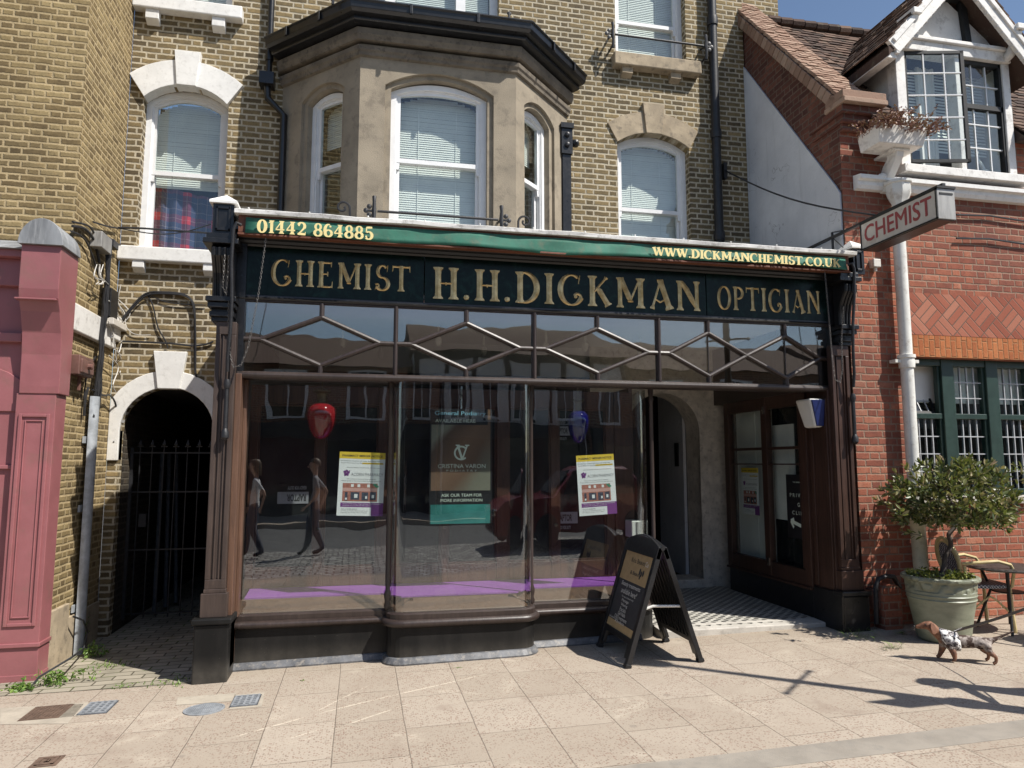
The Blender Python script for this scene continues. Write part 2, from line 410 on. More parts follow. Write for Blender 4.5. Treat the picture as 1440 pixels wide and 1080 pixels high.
    M['redglass']=jar_mat('red_jar_glass',(.30,.010,.018))
    M['blueglass']=jar_mat('cobalt_jar_glass',(.008,.008,.14))
    M['brass']=paint('dull_brass',(.17,.14,.09),.45,.2,metal=.7)
    M['grate']=paint('cast_iron_grate',(.07,.075,.085),.6,.25,20,.4,60)
    M['manhole']=paint('grey_manhole',(.24,.255,.27),.65,.2,20,.4,90)
    M['rust']=paint('rusty_iron_cover',(.13,.085,.06),.8,.25,20,.5,90)
    M['bulb']=paint('amber_globe',(.75,.42,.14),.4,.05)
    M['carpaint']=paint('red_car_paint',(.12,.014,.016),.25,.04)
    M['carglass']=paint('dark_car_glass',(.02,.022,.025),.08,.1)
    M['tyre']=paint('tyre_rubber',(.02,.02,.02),.85,.1)
    M['oppwhite']=paint('opposite_white_render',(.62,.61,.58),.9,.05)
    M['oppbrick']=brick_mat('opposite_brick',[(0,(.10,.045,.03)),(.5,(.2,.09,.055)),(1,(.28,.14,.08))],(.30,.25,.19),bond='flemish')

def wood_mat(name,c1,c2,rough):
    n=NT(name); p=n.obj(); q=n.scale(p,(14,14,1.1))
    a=n.noise(q,2.2,6,.65,1.2); b=n.noise(p,2.5,4)
    f=n.m('ADD',n.m('MULTIPLY',a,.75),n.m('MULTIPLY',b,.35))
    c=n.mix(n.sstep(f,.3,.8),c1,c2)
    wear=n.sstep(n.noise(n.scale(p,(6,6,1)),5,7,.7),.6,.78)
    c=n.mix(n.m('MULTIPLY',wear,.35),c,tuple(min(1,x*2.6+.02) for x in c2))
    n.bump(a,.2,.004)
    return n.fin(c,n.m('ADD',rough-.08,n.m('MULTIPLY',b,.2)),0,.5)
def riser_mat():
    n=NT('black_speckled_riser'); p=n.obj()
    sp=n.sstep(n.vor(p,38),.06,.03); gate=n.m('GREATER_THAN',n.noise(p,9,3),.56)
    a=n.noise(n.scale(p,(1,1,.3)),6,5,.65)
    c=n.mix(n.sstep(a,.3,.75),(.007,.007,.007),(.017,.016,.015))
    c=n.mix(n.m('MULTIPLY',n.m('MULTIPLY',sp,gate),.6),c,(.4,.37,.3))
    low=n.sstep(n.xyz(p)[2],.0,.16,.35,0); c=n.mix(n.m('MULTIPLY',low,n.noise(p,12,5)),c,(.2,.18,.15))
    n.bump(n.noise(p,40,4),.15,.004); return n.fin(c,.5,0,.25)
def fascia_mat():
    n=NT('dark_green_fascia_glass'); p=n.obj()
    a=n.noise(p,7,8,.7,1.5)
    c=n.mix(n.sstep(a,.45,.75),(.0035,.010,.009),(.010,.032,.026))
    v=n.sstep(n.vor(n.scale(p,(1,1,1.6)),5,0,'DISTANCE_TO_EDGE'),.012,.0); c=n.mix(n.m('MULTIPLY',v,.10),c,(.05,.09,.07))
    return n.fin(c,.2,0,.16)
def gold_mat():
    n=NT('gilded_letter'); p=n.obj(); a=n.noise(p,14,5,.6)
    c=n.mix(n.sstep(a,.3,.7),(.46,.31,.12),(.74,.58,.30))
    return n.fin(c,n.m('ADD',.28,n.m('MULTIPLY',a,.2)),.55,.6)
def glass_mat(name,f0,bump,scale,tint=(.93,.96,.95)):
    n=NT(name); n.n.remove(n.b)
    lw=n.nd('ShaderNodeLayerWeight'); lw.inputs[0].default_value=.5
    fr=n.m('ADD',f0,n.m('MULTIPLY',n.m('POWER',lw.outputs['Facing'],5.0),1-f0),clamp=True)
    tr=n.nd('ShaderNodeBsdfTransparent'); tr.inputs[0].default_value=(*tint,1)
    gl=n.nd('ShaderNodeBsdfGlossy'); gl.inputs['Roughness'].default_value=.0; gl.inputs[0].default_value=(1,1,1,1)
    bp=n.nd('ShaderNodeBump'); bp.inputs['Strength'].default_value=1; bp.inputs['Distance'].default_value=bump*.25
    n.put(bp.inputs['Height'],n.noise(n.obj(),scale,2,.4)); n.t.links.new(bp.outputs[0],gl.inputs['Normal'])
    mx=n.nd('ShaderNodeMixShader'); n.put(mx.inputs[0],fr); n.t.links.new(tr.outputs[0],mx.inputs[1]); n.t.links.new(gl.outputs[0],mx.inputs[2])
    n.t.links.new(mx.outputs[0],n.out.inputs[0]); return n.mat
def jar_mat(name,col):
    n=NT(name); n.fin(col,.05,0,.8); n.b.inputs['Coat Weight'].default_value=1; n.b.inputs['Coat Roughness'].default_value=.02
    n.b.inputs['Transmission Weight'].default_value=.12; n.b.inputs['IOR'].default_value=1.45
    return n.mat
def tartan_mat():
    n=NT('tartan_curtain'); x,y,z=n.xyz(n.obj())
    z=n.m('ADD',z,n.m('MULTIPLY',x,.12))
    def band(v,per,ph,w):
        f=n.m('FRACT',n.m('ADD',n.m('DIVIDE',v,per),ph)); return n.m('LESS_THAN',n.m('ABSOLUTE',n.m('SUBTRACT',f,.5)),w)
    c=n.mix(n.sstep(n.noise(n.obj(),3,3),.3,.7),(.045,.055,.12),(.075,.09,.18))
    r1=band(x,.30,.05,.15); r2=band(z,.31,.2,.14)
    c=n.mix(n.m('MULTIPLY',r1,.5),c,(.26,.03,.05)); c=n.mix(n.m('MULTIPLY',r2,.4),c,(.26,.03,.05))
    c=n.mix(n.m('MULTIPLY',n.m('MULTIPLY',r1,r2),.85),c,(.62,.04,.06))
    for ph in (.05,-.28,.38):
        c=n.mix(n.m('MULTIPLY',band(x,.30,ph,.014),.28),c,(.5,.4,.42)); c=n.mix(n.m('MULTIPLY',band(z,.31,ph+.15,.013),.22),c,(.5,.4,.42))
    return n.fin(c,.9,0,.2)
def feet_mat():
    n=NT('foot_photograph_print'); x,y,z=n.xyz(n.obj())
    s=n.m('ADD',n.m('MULTIPLY',x,1.0),n.m('MULTIPLY',z,-.75)); w=n.noise(n.obj(),3,3)
    s=n.m('ADD',s,n.m('MULTIPLY',w,.25))
    c=n.ramp(n.m('FRACT',n.m('MULTIPLY',s,1.1)),[(0,(.15,.145,.11)),(.28,(.20,.20,.155)),(.38,(.085,.048,.03)),(.6,(.16,.095,.06)),(.78,(.125,.072,.045)),(1,(.15,.15,.115))])
    return n.fin(c,.5)
def weave_mat(name='navy_white_woven_cane',c1=(.02,.024,.05),c2=(.55,.56,.58)):
    n=NT(name); p=n.obj()
    k=n.nd('ShaderNodeTexChecker'); n.put(k.inputs[0],n.scale(p,(1,1,1))); k.inputs['Scale'].default_value=62
    x,y,z=n.xyz(p); d=n.m('FRACT',n.m('MULTIPLY',n.m('ADD',n.m('ADD',x,y),z),40.0))
    f=n.m('MULTIPLY',k.outputs[1],n.m('GREATER_THAN',d,.3))
    n.bump(f,.4,.004); return n.fin(n.mix(f,c1,c2),.5)
def dog_mat():
    n=NT('dapple_dog_coat'); p=n.obj(); x,y,z=n.xyz(p)
    q=n.noise(n.scale(p,(1,1,1)),17,3,.5); v=n.noise(p,34,4,.6)
    c=n.mix(n.sstep(n.noise(p,55,4),.3,.7),(.20,.165,.145),(.40,.35,.315))
    c=n.mix(n.sstep(q,.46,.52),c,(.060,.036,.028)); c=n.mix(n.m('MULTIPLY',n.sstep(v,.58,.64),.7),c,(.09,.06,.05))
    br=n.mix(n.sstep(v,.35,.6),(.13,.058,.035),(.25,.125,.075))
    head=n.sstep(x,-.135,-.165); c=n.mix(head,c,br)
    legs=n.sstep(z,.105,.085); c=n.mix(n.m('MULTIPLY',legs,.9),c,br)
    n.bump(n.noise(p,160,3),.4,.004); return n.fin(c,.7,0,.3)
def camo_mat():
    n=NT('camouflage_harness'); p=n.obj(); a=n.noise(p,26,2,.5); b=n.noise(p,40,2,.5)
    c=n.mix(n.sstep(a,.46,.48),(.75,.74,.72),(.30,.28,.28)); c=n.mix(n.sstep(b,.56,.58),c,(.05,.045,.05))
    return n.fin(c,.8,0,.3)
def leaf_mat(name,stops,trans=.25):
    n=NT(name); r=n.nd('ShaderNodeNewGeometry').outputs['Random Per Island']; c=n.ramp(r,stops)
    n.fin(c,.38,0,.5)
    t=n.nd('ShaderNodeBsdfTranslucent'); n.put(t.inputs[0],n.mix(.5,c,(.25,.30,.03)))
    mx=n.nd('ShaderNodeMixShader'); mx.inputs[0].default_value=trans
    n.t.links.new(n.b.outputs[0],mx.inputs[1]); n.t.links.new(t.outputs[0],mx.inputs[2]); n.t.links.new(mx.outputs[0],n.out.inputs[0])
    return n.mat
def tile_mat(name='clay_roof_tile',stops=None):
    n=NT(name); r=n.nd('ShaderNodeNewGeometry').outputs['Random Per Island']; p=n.pos()
    c=n.ramp(r,stops or [(0,(.045,.032,.026)),(.4,(.085,.054,.042)),(.75,(.13,.082,.060)),(1,(.18,.12,.088))])
    l=n.sstep(n.noise(p,11,6,.7),.52,.7); c=n.mix(n.m('MULTIPLY',l,.5),c,(.16,.15,.11))
    n.bump(n.noise(p,45,4),.5,.006); return n.fin(c,.9,0,.25)
def pot_mat():
    n=NT('sage_glazed_terracotta'); p=n.obj(); a=n.noise(n.scale(p,(1,1,2.5)),5,6,.65); x,y,z=n.xyz(p)
    c=n.mix(n.sstep(a,.3,.7),(.185,.20,.145),(.275,.29,.215))
    d=n.sstep(n.noise(p,18,5,.7),.6,.75); c=n.mix(n.m('MULTIPLY',d,.5),c,(.13,.13,.09))
    band=n.m('MULTIPLY',n.sstep(z,.415,.425),n.sstep(z,.54,.53))
    fl=n.vor(n.scale(p,(1,1,1)),17,0,'SMOOTH_F1'); h=n.m('MULTIPLY',n.sstep(fl,.25,.6),band)
    c=n.mix(n.m('MULTIPLY',h,.45),c,(.12,.125,.08))
    n.bump(n.m('ADD',n.m('MULTIPLY',h,-1.0),n.m('MULTIPLY',a,.2)),.7,.02); return n.fin(c,.45,0,.5)
def basket_mat():
    n=NT('diagonal_basketweave_brick'); P=n.pos(); x,y,z=n.xyz(P)
    k=.7071; u=n.m('MULTIPLY',n.m('ADD',x,z),k); v=n.m('MULTIPLY',n.m('SUBTRACT',z,x),k)
    S=.2275
    iu=n.m('FLOOR',n.m('DIVIDE',u,S)); iv=n.m('FLOOR',n.m('DIVIDE',v,S))
    lu=n.m('SUBTRACT',u,n.m('MULTIPLY',iu,S)); lv=n.m('SUBTRACT',v,n.m('MULTIPLY',iv,S))
    odd=n.m('FLOORED_MODULO',n.m('ADD',iu,iv),2.0)
    a=n.m('ADD',n.m('MULTIPLY',lu,odd),n.m('MULTIPLY',lv,n.m('SUBTRACT',1.0,odd)))
    b=n.m('ADD',n.m('MULTIPLY',lv,odd),n.m('MULTIPLY',lu,n.m('SUBTRACT',1.0,odd)))
    st=S/3; ia=n.m('FLOOR',n.m('DIVIDE',a,st)); la=n.m('SUBTRACT',a,n.m('MULTIPLY',ia,st))
    d=n.m('MINIMUM',n.m('MINIMUM',la,n.m('SUBTRACT',st,la)),n.m('MINIMUM',b,n.m('SUBTRACT',S,b)))
    d=n.m('ADD',d,n.m('MULTIPLY',n.m('SUBTRACT',n.noise(P,70,3),.5),.004))
    mask=n.sstep(d,.002,.007); rnd=n.white(n.comb(n.m('ADD',n.m('MULTIPLY',iu,3.0),ia),iv,odd))
    fine=n.noise(P,45,6,.7)
    c=n.ramp(n.m('ADD',n.m('MULTIPLY',rnd,.75),n.m('MULTIPLY',fine,.25)),[(0,(.23,.068,.042)),(.5,(.32,.105,.064)),(1,(.42,.19,.125))])
    c=n.mix(mask,(.15,.10,.075),c); n.bump(n.m('ADD',mask,n.m('MULTIPLY',fine,.3)),.5,.01); return n.fin(c,.85,0,.25)
SCUFFS=[]
def pave_mat():
    for a,b,w_ in(((310,1042),(690,944),.012),((440,1003),(530,962),.010),((462,1028),(600,985),.009),((380,1046),(480,1020),.008),((330,1062),(470,1034),.007)):
        p,q=W(*a,dz=0),W(*b,dz=0); SCUFFS.append(((p.x,p.y),(q.x,q.y),w_))
    n=NT('speckled_concrete_flags'); P=n.pos(); x,y,z=n.xyz(P)
    w=n.xyz(n.noise(P,3,3,col=True)); x=n.m('ADD',x,n.m('MULTIPLY',n.m('SUBTRACT',w[0],.5),.012)); y=n.m('ADD',y,n.m('MULTIPLY',n.m('SUBTRACT',w[1],.5),.012))
    CW=.418; xo=n.m('ADD',x,.114)
    col=n.m('FLOOR',n.m('DIVIDE',xo,CW)); lx=n.m('SUBTRACT',xo,n.m('MULTIPLY',col,CW))
    h=n.white(n.comb(col,3.7,1.0)); LN=.58
    yo=n.m('ADD',y,n.m('MULTIPLY',h,LN*2)); row=n.m('FLOOR',n.m('DIVIDE',yo,LN)); ly=n.m('SUBTRACT',yo,n.m('MULTIPLY',row,LN))
    dx=n.m('MINIMUM',lx,n.m('SUBTRACT',CW,lx)); dy=n.m('MINIMUM',ly,n.m('SUBTRACT',LN,ly))
    d=n.m('MINIMUM',dx,dy); d=n.m('ADD',d,n.m('MULTIPLY',n.m('SUBTRACT',n.noise(P,60,3),.5),.005))
    joint=n.sstep(d,.0055,.001)
    rnd=n.white(n.comb(col,row,2.0)); rnd2=n.white(n.comb(row,col,8.0))
    base=n.mix(rnd,(.355,.300,.238),(.405,.345,.278))
    big=n.noise(P,1.1,6,.65,.6); base=n.mix(n.m('MULTIPLY',n.sstep(big,.45,.7),.35),base,(.295,.238,.185))
    pale=n.sstep(n.noise(P,2.3,5,.6,.8),.56,.72); base=n.mix(n.m('MULTIPLY',pale,.5),base,(.52,.455,.365))
    for (q0,q1,wd) in SCUFFS:      # pale drag marks scraped across the flags
        ax,ay=q0; bx,by=q1; L=math.hypot(bx-ax,by-ay); ux,uy=(bx-ax)/L,(by-ay)/L
        rx=n.m('SUBTRACT',x,ax); ry=n.m('SUBTRACT',y,ay)
        s=n.m('ADD',n.m('MULTIPLY',rx,ux),n.m('MULTIPLY',ry,uy)); e=n.m('ADD',n.m('SUBTRACT',n.m('MULTIPLY',rx,uy),n.m('MULTIPLY',ry,ux)),n.m('MULTIPLY',n.m('SINE',n.m('MULTIPLY',s,2.2)),.035))
        k=n.m('MULTIPLY',n.sstep(n.m('ABSOLUTE',e),wd,wd*.3),n.m('MULTIPLY',n.sstep(s,-.05,.2),n.sstep(s,L+.05,L-.3)))
        k=n.m('MULTIPLY',k,n.sstep(n.noise(P,9,4),.38,.55)); base=n.mix(n.m('MULTIPLY',k,.7),base,(.66,.58,.46))
    v1=n.vor(P,72); gate=n.sstep(n.noise(P,3.5,4),.25,.55)
    vn=n.nd('ShaderNodeTexVoronoi'); n.put(vn.inputs['Vector'],P); vn.inputs['Scale'].default_value=72
    cr=n.xyz(vn.outputs['Color']); pick=n.m('GREATER_THAN',cr[0],n.m('SUBTRACT',.62,n.m('MULTIPLY',rnd2,.22)))
    s1=n.m('MULTIPLY',n.m('MULTIPLY',n.sstep(v1,.50,.34),pick),gate)
    vn2=n.nd('ShaderNodeTexVoronoi'); n.put(vn2.inputs['Vector'],P); vn2.inputs['Scale'].default_value=120
    c2=n.xyz(vn2.outputs['Color']); s2=n.m('MULTIPLY',n.sstep(vn2.outputs[0],.42,.25),n.m('GREATER_THAN',c2[1],.72))
    base=n.mix(n.m('MULTIPLY',s1,n.m('ADD',.35,n.m('MULTIPLY',n.noise(P,2.1,3),.6))),base,n.mix(cr[1],(.21,.10,.068),(.15,.11,.085)))
    base=n.mix(n.m('MULTIPLY',s2,.35),base,(.17,.13,.10))
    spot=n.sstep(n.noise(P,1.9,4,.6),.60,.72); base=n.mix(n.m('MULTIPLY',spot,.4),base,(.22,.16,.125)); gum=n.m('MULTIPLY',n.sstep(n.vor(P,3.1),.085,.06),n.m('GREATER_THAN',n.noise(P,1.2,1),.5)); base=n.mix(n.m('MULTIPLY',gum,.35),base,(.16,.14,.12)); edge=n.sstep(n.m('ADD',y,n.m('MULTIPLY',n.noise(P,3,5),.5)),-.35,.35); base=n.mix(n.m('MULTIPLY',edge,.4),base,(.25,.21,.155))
    base=n.mix(n.m('MULTIPLY',joint,n.m('ADD',.15,n.m('MULTIPLY',n.noise(P,4,3),.75))),base,(.12,.095,.07))
    hg=n.m('ADD',n.m('MULTIPLY',joint,-1.0),n.m('ADD',n.m('MULTIPLY',n.noise(P,110,4),.35),n.m('MULTIPLY',rnd,.15)))
    n.bump(hg,.5,.008); return n.fin(base,.88,0,.3)
def sett_floor(M):
    n=NT('passage_block_paving'); P=n.pos(); x,y,z=n.xyz(P)
    w=n.xyz(n.noise(P,5,3,col=True)); x=n.m('ADD',x,n.m('MULTIPLY',w[0],.03)); y=n.m('ADD',y,n.m('MULTIPLY',w[1],.03))
    row=n.m('FLOOR',n.m('DIVIDE',y,.105)); odd=n.m('FLOORED_MODULO',row,2.0)
    xo=n.m('ADD',x,n.m('MULTIPLY',odd,.105)); c0=n.m('FLOOR',n.m('DIVIDE',xo,.21))
    lx=n.m('SUBTRACT',xo,n.m('MULTIPLY',c0,.21)); ly=n.m('SUBTRACT',y,n.m('MULTIPLY',row,.105))
    d=n.m('MINIMUM',n.m('MINIMUM',lx,n.m('SUBTRACT',.21,lx)),n.m('MINIMUM',ly,n.m('SUBTRACT',.105,ly)))
    mask=n.sstep(d,.002,.010); rnd=n.white(n.comb(c0,row,0.0))
    c=n.mix(rnd,(.26,.235,.18),(.36,.32,.25)); c=n.mix(n.sstep(n.noise(P,2.5,5),.45,.7),c,(.22,.20,.15))
    mossf=n.sstep(n.noise(P,4,4),.5,.62); c=n.mix(mask,n.mix(mossf,(.10,.085,.06),(.09,.12,.03)),c)
    n.bump(n.m('ADD',mask,n.m('MULTIPLY',n.noise(P,60,4),.4)),.6,.01); M['blocks']=n.fin(c,.9,0,.25)
def render_mat():
    n=NT('white_cement_render'); P=n.pos(); x,y,z=n.xyz(P)
    a=n.noise(P,1.4,6,.65); c=n.mix(n.sstep(a,.35,.7),(.52,.53,.55),(.63,.64,.655))
    st=n.sstep(n.noise(n.scale(P,(1,3.5,.35)),2.2,6,.7),.52,.72); c=n.mix(n.m('MULTIPLY',st,.4),c,(.36,.365,.37))
    cr=n.m('MULTIPLY',n.sstep(n.vor(n.noise(P,1.3,4,.6,col=True),3.2,0,'DISTANCE_TO_EDGE'),.012,.0),n.sstep(n.noise(P,1.7,3),.5,.6)); c=n.mix(n.m('MULTIPLY',cr,.75),c,(.16,.16,.165))
    n.bump(n.m('ADD',n.noise(P,35,5),n.m('MULTIPLY',a,1.5)),.35,.01); return n.fin(c,.9,0,.2)
def setts_mat():
    n=NT('grey_stone_setts'); P=n.pos(); x,y,z=n.xyz(P)
    w=n.xyz(n.noise(P,1.6,3,col=True)); x=n.m('ADD',x,n.m('MULTIPLY',w[0],.12)); y=n.m('ADD',y,n.m('MULTIPLY',w[1],.12))
    A,B=.15,.22
    row=n.m('FLOOR',n.m('DIVIDE',y,A)); odd=n.m('FLOORED_MODULO',row,2.0)
    xo=n.m('ADD',x,n.m('MULTIPLY',odd,B/2)); c0=n.m('FLOOR',n.m('DIVIDE',xo,B))
    lx=n.m('SUBTRACT',xo,n.m('MULTIPLY',c0,B)); ly=n.m('SUBTRACT',y,n.m('MULTIPLY',row,A))
    d=n.m('MINIMUM',n.m('MINIMUM',lx,n.m('SUBTRACT',B,lx)),n.m('MINIMUM',ly,n.m('SUBTRACT',A,ly)))
    mask=n.sstep(d,.004,.022); c=n.mix(n.white(n.comb(c0,row,0.0)),(.20,.19,.18),(.42,.405,.38))
    c=n.mix(mask,(.05,.045,.04),c); n.bump(n.m('ADD',mask,n.m('MULTIPLY',n.noise(P,30,4),.3)),.8,.02); return n.fin(c,.75,0,.4)
def mosaic_mat():
    n=NT('black_white_mosaic_floor'); P=n.pos(); x,y,z=n.xyz(P)
    T=.052; iu=n.m('FLOOR',n.m('DIVIDE',x,T)); iv=n.m('FLOOR',n.m('DIVIDE',y,T))
    lu=n.m('SUBTRACT',x,n.m('MULTIPLY',iu,T)); lv=n.m('SUBTRACT',y,n.m('MULTIPLY',iv,T))
    # octagon-and-dot: pale tiles with dark squares on alternate corners
    odd=n.m('FLOORED_MODULO',n.m('ADD',iu,iv),2.0)
    big=n.m('GREATER_THAN',odd,.5)
    dm=n.m('ADD',n.m('ABSOLUTE',n.m('SUBTRACT',lu,T/2)),n.m('ABSOLUTE',n.m('SUBTRACT',lv,T/2)))
    dark=n.m('MULTIPLY',big,n.m('LESS_THAN',dm,T*.62))
    c=n.mix(n.white(n.comb(iu,iv,0.0)),(.40,.385,.34),(.56,.54,.48))
    c=n.mix(dark,c,(.035,.034,.033)); dirt=n.sstep(n.noise(P,2.2,5),.4,.7); c=n.mix(n.m('MULTIPLY',dirt,.4),c,(.2,.18,.15))
    return n.fin(c,.5,0,.4)
mk()
# ================================================================== helpers for walls and windows
YB=1.4
def fm_front(Y): return lambda u,z,d: (u,Y+d,z)
def fm_plan(p0,p1):
    """face standing on plan line p0->p1 (travel so that outside is to the right)"""
    a=Vector(p0); b=Vector(p1); t=(b-a).normalized(); n=Vector((t.y,-t.x))
    return lambda u,z,d: (a.x+t.x*u-n.x*d, a.y+t.y*u-n.y*d, z)
def fbox(mb,fm,u0,u1,z0,z1,d0,d1,mi=None):
    vs=[fm(u,z,d) for d in(d0,d1) for z in(z0,z1) for u in(u0,u1)]
    return mb.add(vs,[(0,1,3,2),(4,6,7,5),(0,4,5,1),(1,5,7,3),(3,7,6,2),(2,6,4,0)],mi)
def fring(mb,fm,Lo,Li,d0,d1,mi=None):
    """ring between outlines Lo (outer) and Li (inner), front at d0, going back to d1"""
    n=len(Lo); vs=[fm(u,z,d0) for u,z in Lo]+[fm(u,z,d0) for u,z in Li]+[fm(u,z,d1) for u,z in Li]+[fm(u,z,d1) for u,z in Lo]
    fs=[]
    for i in range(n):
        j=(i+1)%n
        fs += [(i,j,n+j,n+i),(n+i,n+j,2*n+j,2*n+i),(3*n+i,3*n+j,j,i),(2*n+i,2*n+j,3*n+j,3*n+i)]
    return mb.add(vs,fs,mi)
def fpoly(mb,fm,L,d,thick,mi=None):
    p=[Vector(fm(u,z,d)) for u,z in L]; e=Vector(fm(L[0][0],L[0][1],d+thick))-p[0]
    return mb.prism(p,e,mi)
def blind_mesh(fm,x0,x1,z0,zs,zt,d,gap=.0235,tilt=.5):
    mb=MB(); h=(x1-x0)/2; cx=(x0+x1)/2
    rise=max(zt-zs,1e-4); r=(h*h+rise*rise)/(2*rise)
    z=z0
    while z<zt-.02:
        w=h
        if z>zs: w=math.sqrt(max(0,r*r-(z-(zt-r))**2))-.0
        w=min(w,h)-.004
        if w>.03:
            a=random.uniform(-.001,.001)
            vs=[fm(cx+s*w,z+k*.0128+a,d+k*.004) for k in(-1,1) for s in(-1,1)]
            vs+=[fm(cx+s*w,z+k*.0128+a,d+k*.004+.0012) for k in(-1,1) for s in(-1,1)]
            mb.add(vs,[(0,1,3,2),(4,6,7,5),(0,4,5,1),(2,3,7,6)])
        z+=gap
    for s in(-.45,.45): fbox(mb,fm,cx+s*h-.003,cx+s*h+.003,z0,zs,d-.012,d-.010)
    return mb
def sash(parent,fm,x0,x1,z0,zs,zt,zm,name='sash_window',depth=.11,blind=None,curtain=None,horns=True,glass='upglass',label=None):
    """box-framed sliding sash; returns the window part"""
    mb=MB(); f=.055
    H=lambda i,zb: arch_hole(x0+i,x1-i,zb,zs-i*.3,zt-i)
    fring(mb,fm,H(0,z0),H(f,z0+f*.9),depth,depth+.05)
    fring(mb,fm,H(f,z0+f*.9),H(f+.012,z0+f*.9+.012),depth+.018,depth+.06)
    a=x0+f; b=x1-f; s=.045
    # upper sash (front), lower sash behind
    up_o=[(a,zm-.02),(b,zm-.02)]+seg_arch(a,b,zs-f*.3,zt-f); up_i=[(a+s,zm+.025),(b-s,zm+.025)]+seg_arch(a+s,b-s,zs-f*.3-.01,zt-f-s)
    fring(mb,fm,up_o,up_i,depth+.03,depth+.065)
    lo_o=[(a,z0+f*.9),(b,z0+f*.9),(b,zm+.02),(a,zm+.02)]; lo_i=[(a+s,z0+f+.065),(b-s,z0+f+.065),(b-s,zm-.022),(a+s,zm-.022)]
    fring(mb,fm,lo_o,lo_i,depth+.07,depth+.105)
    if horns:
        for q in(a+.002,b-s-.002): fpoly(mb,fm,[(q,zm-.015),(q+s,zm-.015),(q+s*.8,zm-.09),(q+s*.2,zm-.09)],depth+.034,.03)
    w=mb.build(name,MT['frame'],parent,bevel=0)
    if label: w['label']=label
    g1=MB(); fpoly(g1,fm,[(a+s*.5,zm),(b-s*.5,zm)]+seg_arch(a+s*.5,b-s*.5,zs-f*.3,zt-f-s*.5),depth+.045,.004); g1.build('pane',MT[glass],w)
    g2=MB(); fpoly(g2,fm,[(a+s*.5,z0+f),(b-s*.5,z0+f),(b-s*.5,zm),(a+s*.5,zm)],depth+.085,.004); g2.build('pane',MT[glass],w)
    if blind: blind_mesh(fm,a,b,blind,zs-f,zt-f,depth+.16).build('blind',MT['blind'],w)
    bk=MB(); fbox(bk,fm,x0-.02,x1+.02,z0-.02,zt+.05,depth+.55,depth+.56); bk.build('room_backing',MT['roomdark'],w)
    if curtain: curtain(fm,w,a,b,depth)
    return w
def arch_surround(parent,fm,x0,x1,zs,zt,t,proud,mat,key_w=.2,key_h=.13,name='window_arch',splay=.1,foot=0):
    mb=MB(); n=14
    inn=seg_arch(x0,x1,zs,zt,n); h=(x1-x0)/2; rise=zt-zs
    ho=h+splay; ro=rise*1.02
    out=seg_arch(x0-splay,x1+splay,zs+t*.86,zt+t,n)
    fring_pts=inn+out[::-1]
    fpoly(mb,fm,fring_pts,-proud,proud+.1)
    cx=(x0+x1)/2
    fpoly(mb,fm,[(cx-key_w*.42,zt-.015),(cx+key_w*.42,zt-.015),(cx+key_w*.58,zt+t+key_h),(cx-key_w*.58,zt+t+key_h)],-proud-.025,proud+.1)
    return mb.build(name,mat,parent,bevel=.006)

# ================================================================== ground
def build_ground():
    def sheet(name,x0,x1,y0,y1,dz,mat,nx=2,z=None):
        mb=MB(); f=(lambda x:SL*x+dz) if z is None else (lambda x:z)
        mb.quad((x0,y0,f(x0)),(x1,y0,f(x1)),(x1,y1,f(x1)),(x0,y1,f(x0)))
        o=mb.build(name,mat,recalc=False); o['kind']='structure'; return o
    sheet('ground',-400,400,-400,400,-.13,MT['asphalt'])
    def slab(name,x0,x1,y0,y1,dz,mat,t=.2):
        mb=MB(); f=lambda x:SL*x+dz
        b=[(x0,y0),(x1,y0),(x1,y1),(x0,y1)]
        mb.add([(x,y,f(x)-t) for x,y in b]+[(x,y,f(x)) for x,y in b],[(0,3,2,1),(4,5,6,7),(0,1,5,4),(1,2,6,5),(2,3,7,6),(3,0,4,7)])
        o=mb.build(name,mat); o['kind']='structure'; return o
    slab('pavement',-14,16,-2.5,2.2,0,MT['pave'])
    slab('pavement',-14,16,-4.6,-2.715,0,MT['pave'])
    slab('kerb',-14,16,-2.713,-2.502,.001,MT['kerb'])
    slab('kerb',-14,16,-4.75,-4.602,.001,MT['kerb'])
    slab('parking_setts',-30,30,-9.2,-4.752,-.10,MT['setts'],.1)
    slab('pavement',-30,30,-17,-14,0,MT['pave'])
    # block paving of the covered passage
    mb=MB(); P=[(-2.6,-.30),(-1.16,-.36),(-1.16,9),(-2.6,9)]
    mb.quad(*[(x,y,SL*x+.004) for x,y in P]); o=mb.build('passage_paving',MT['blocks'],recalc=False); o['kind']='structure'
build_ground()

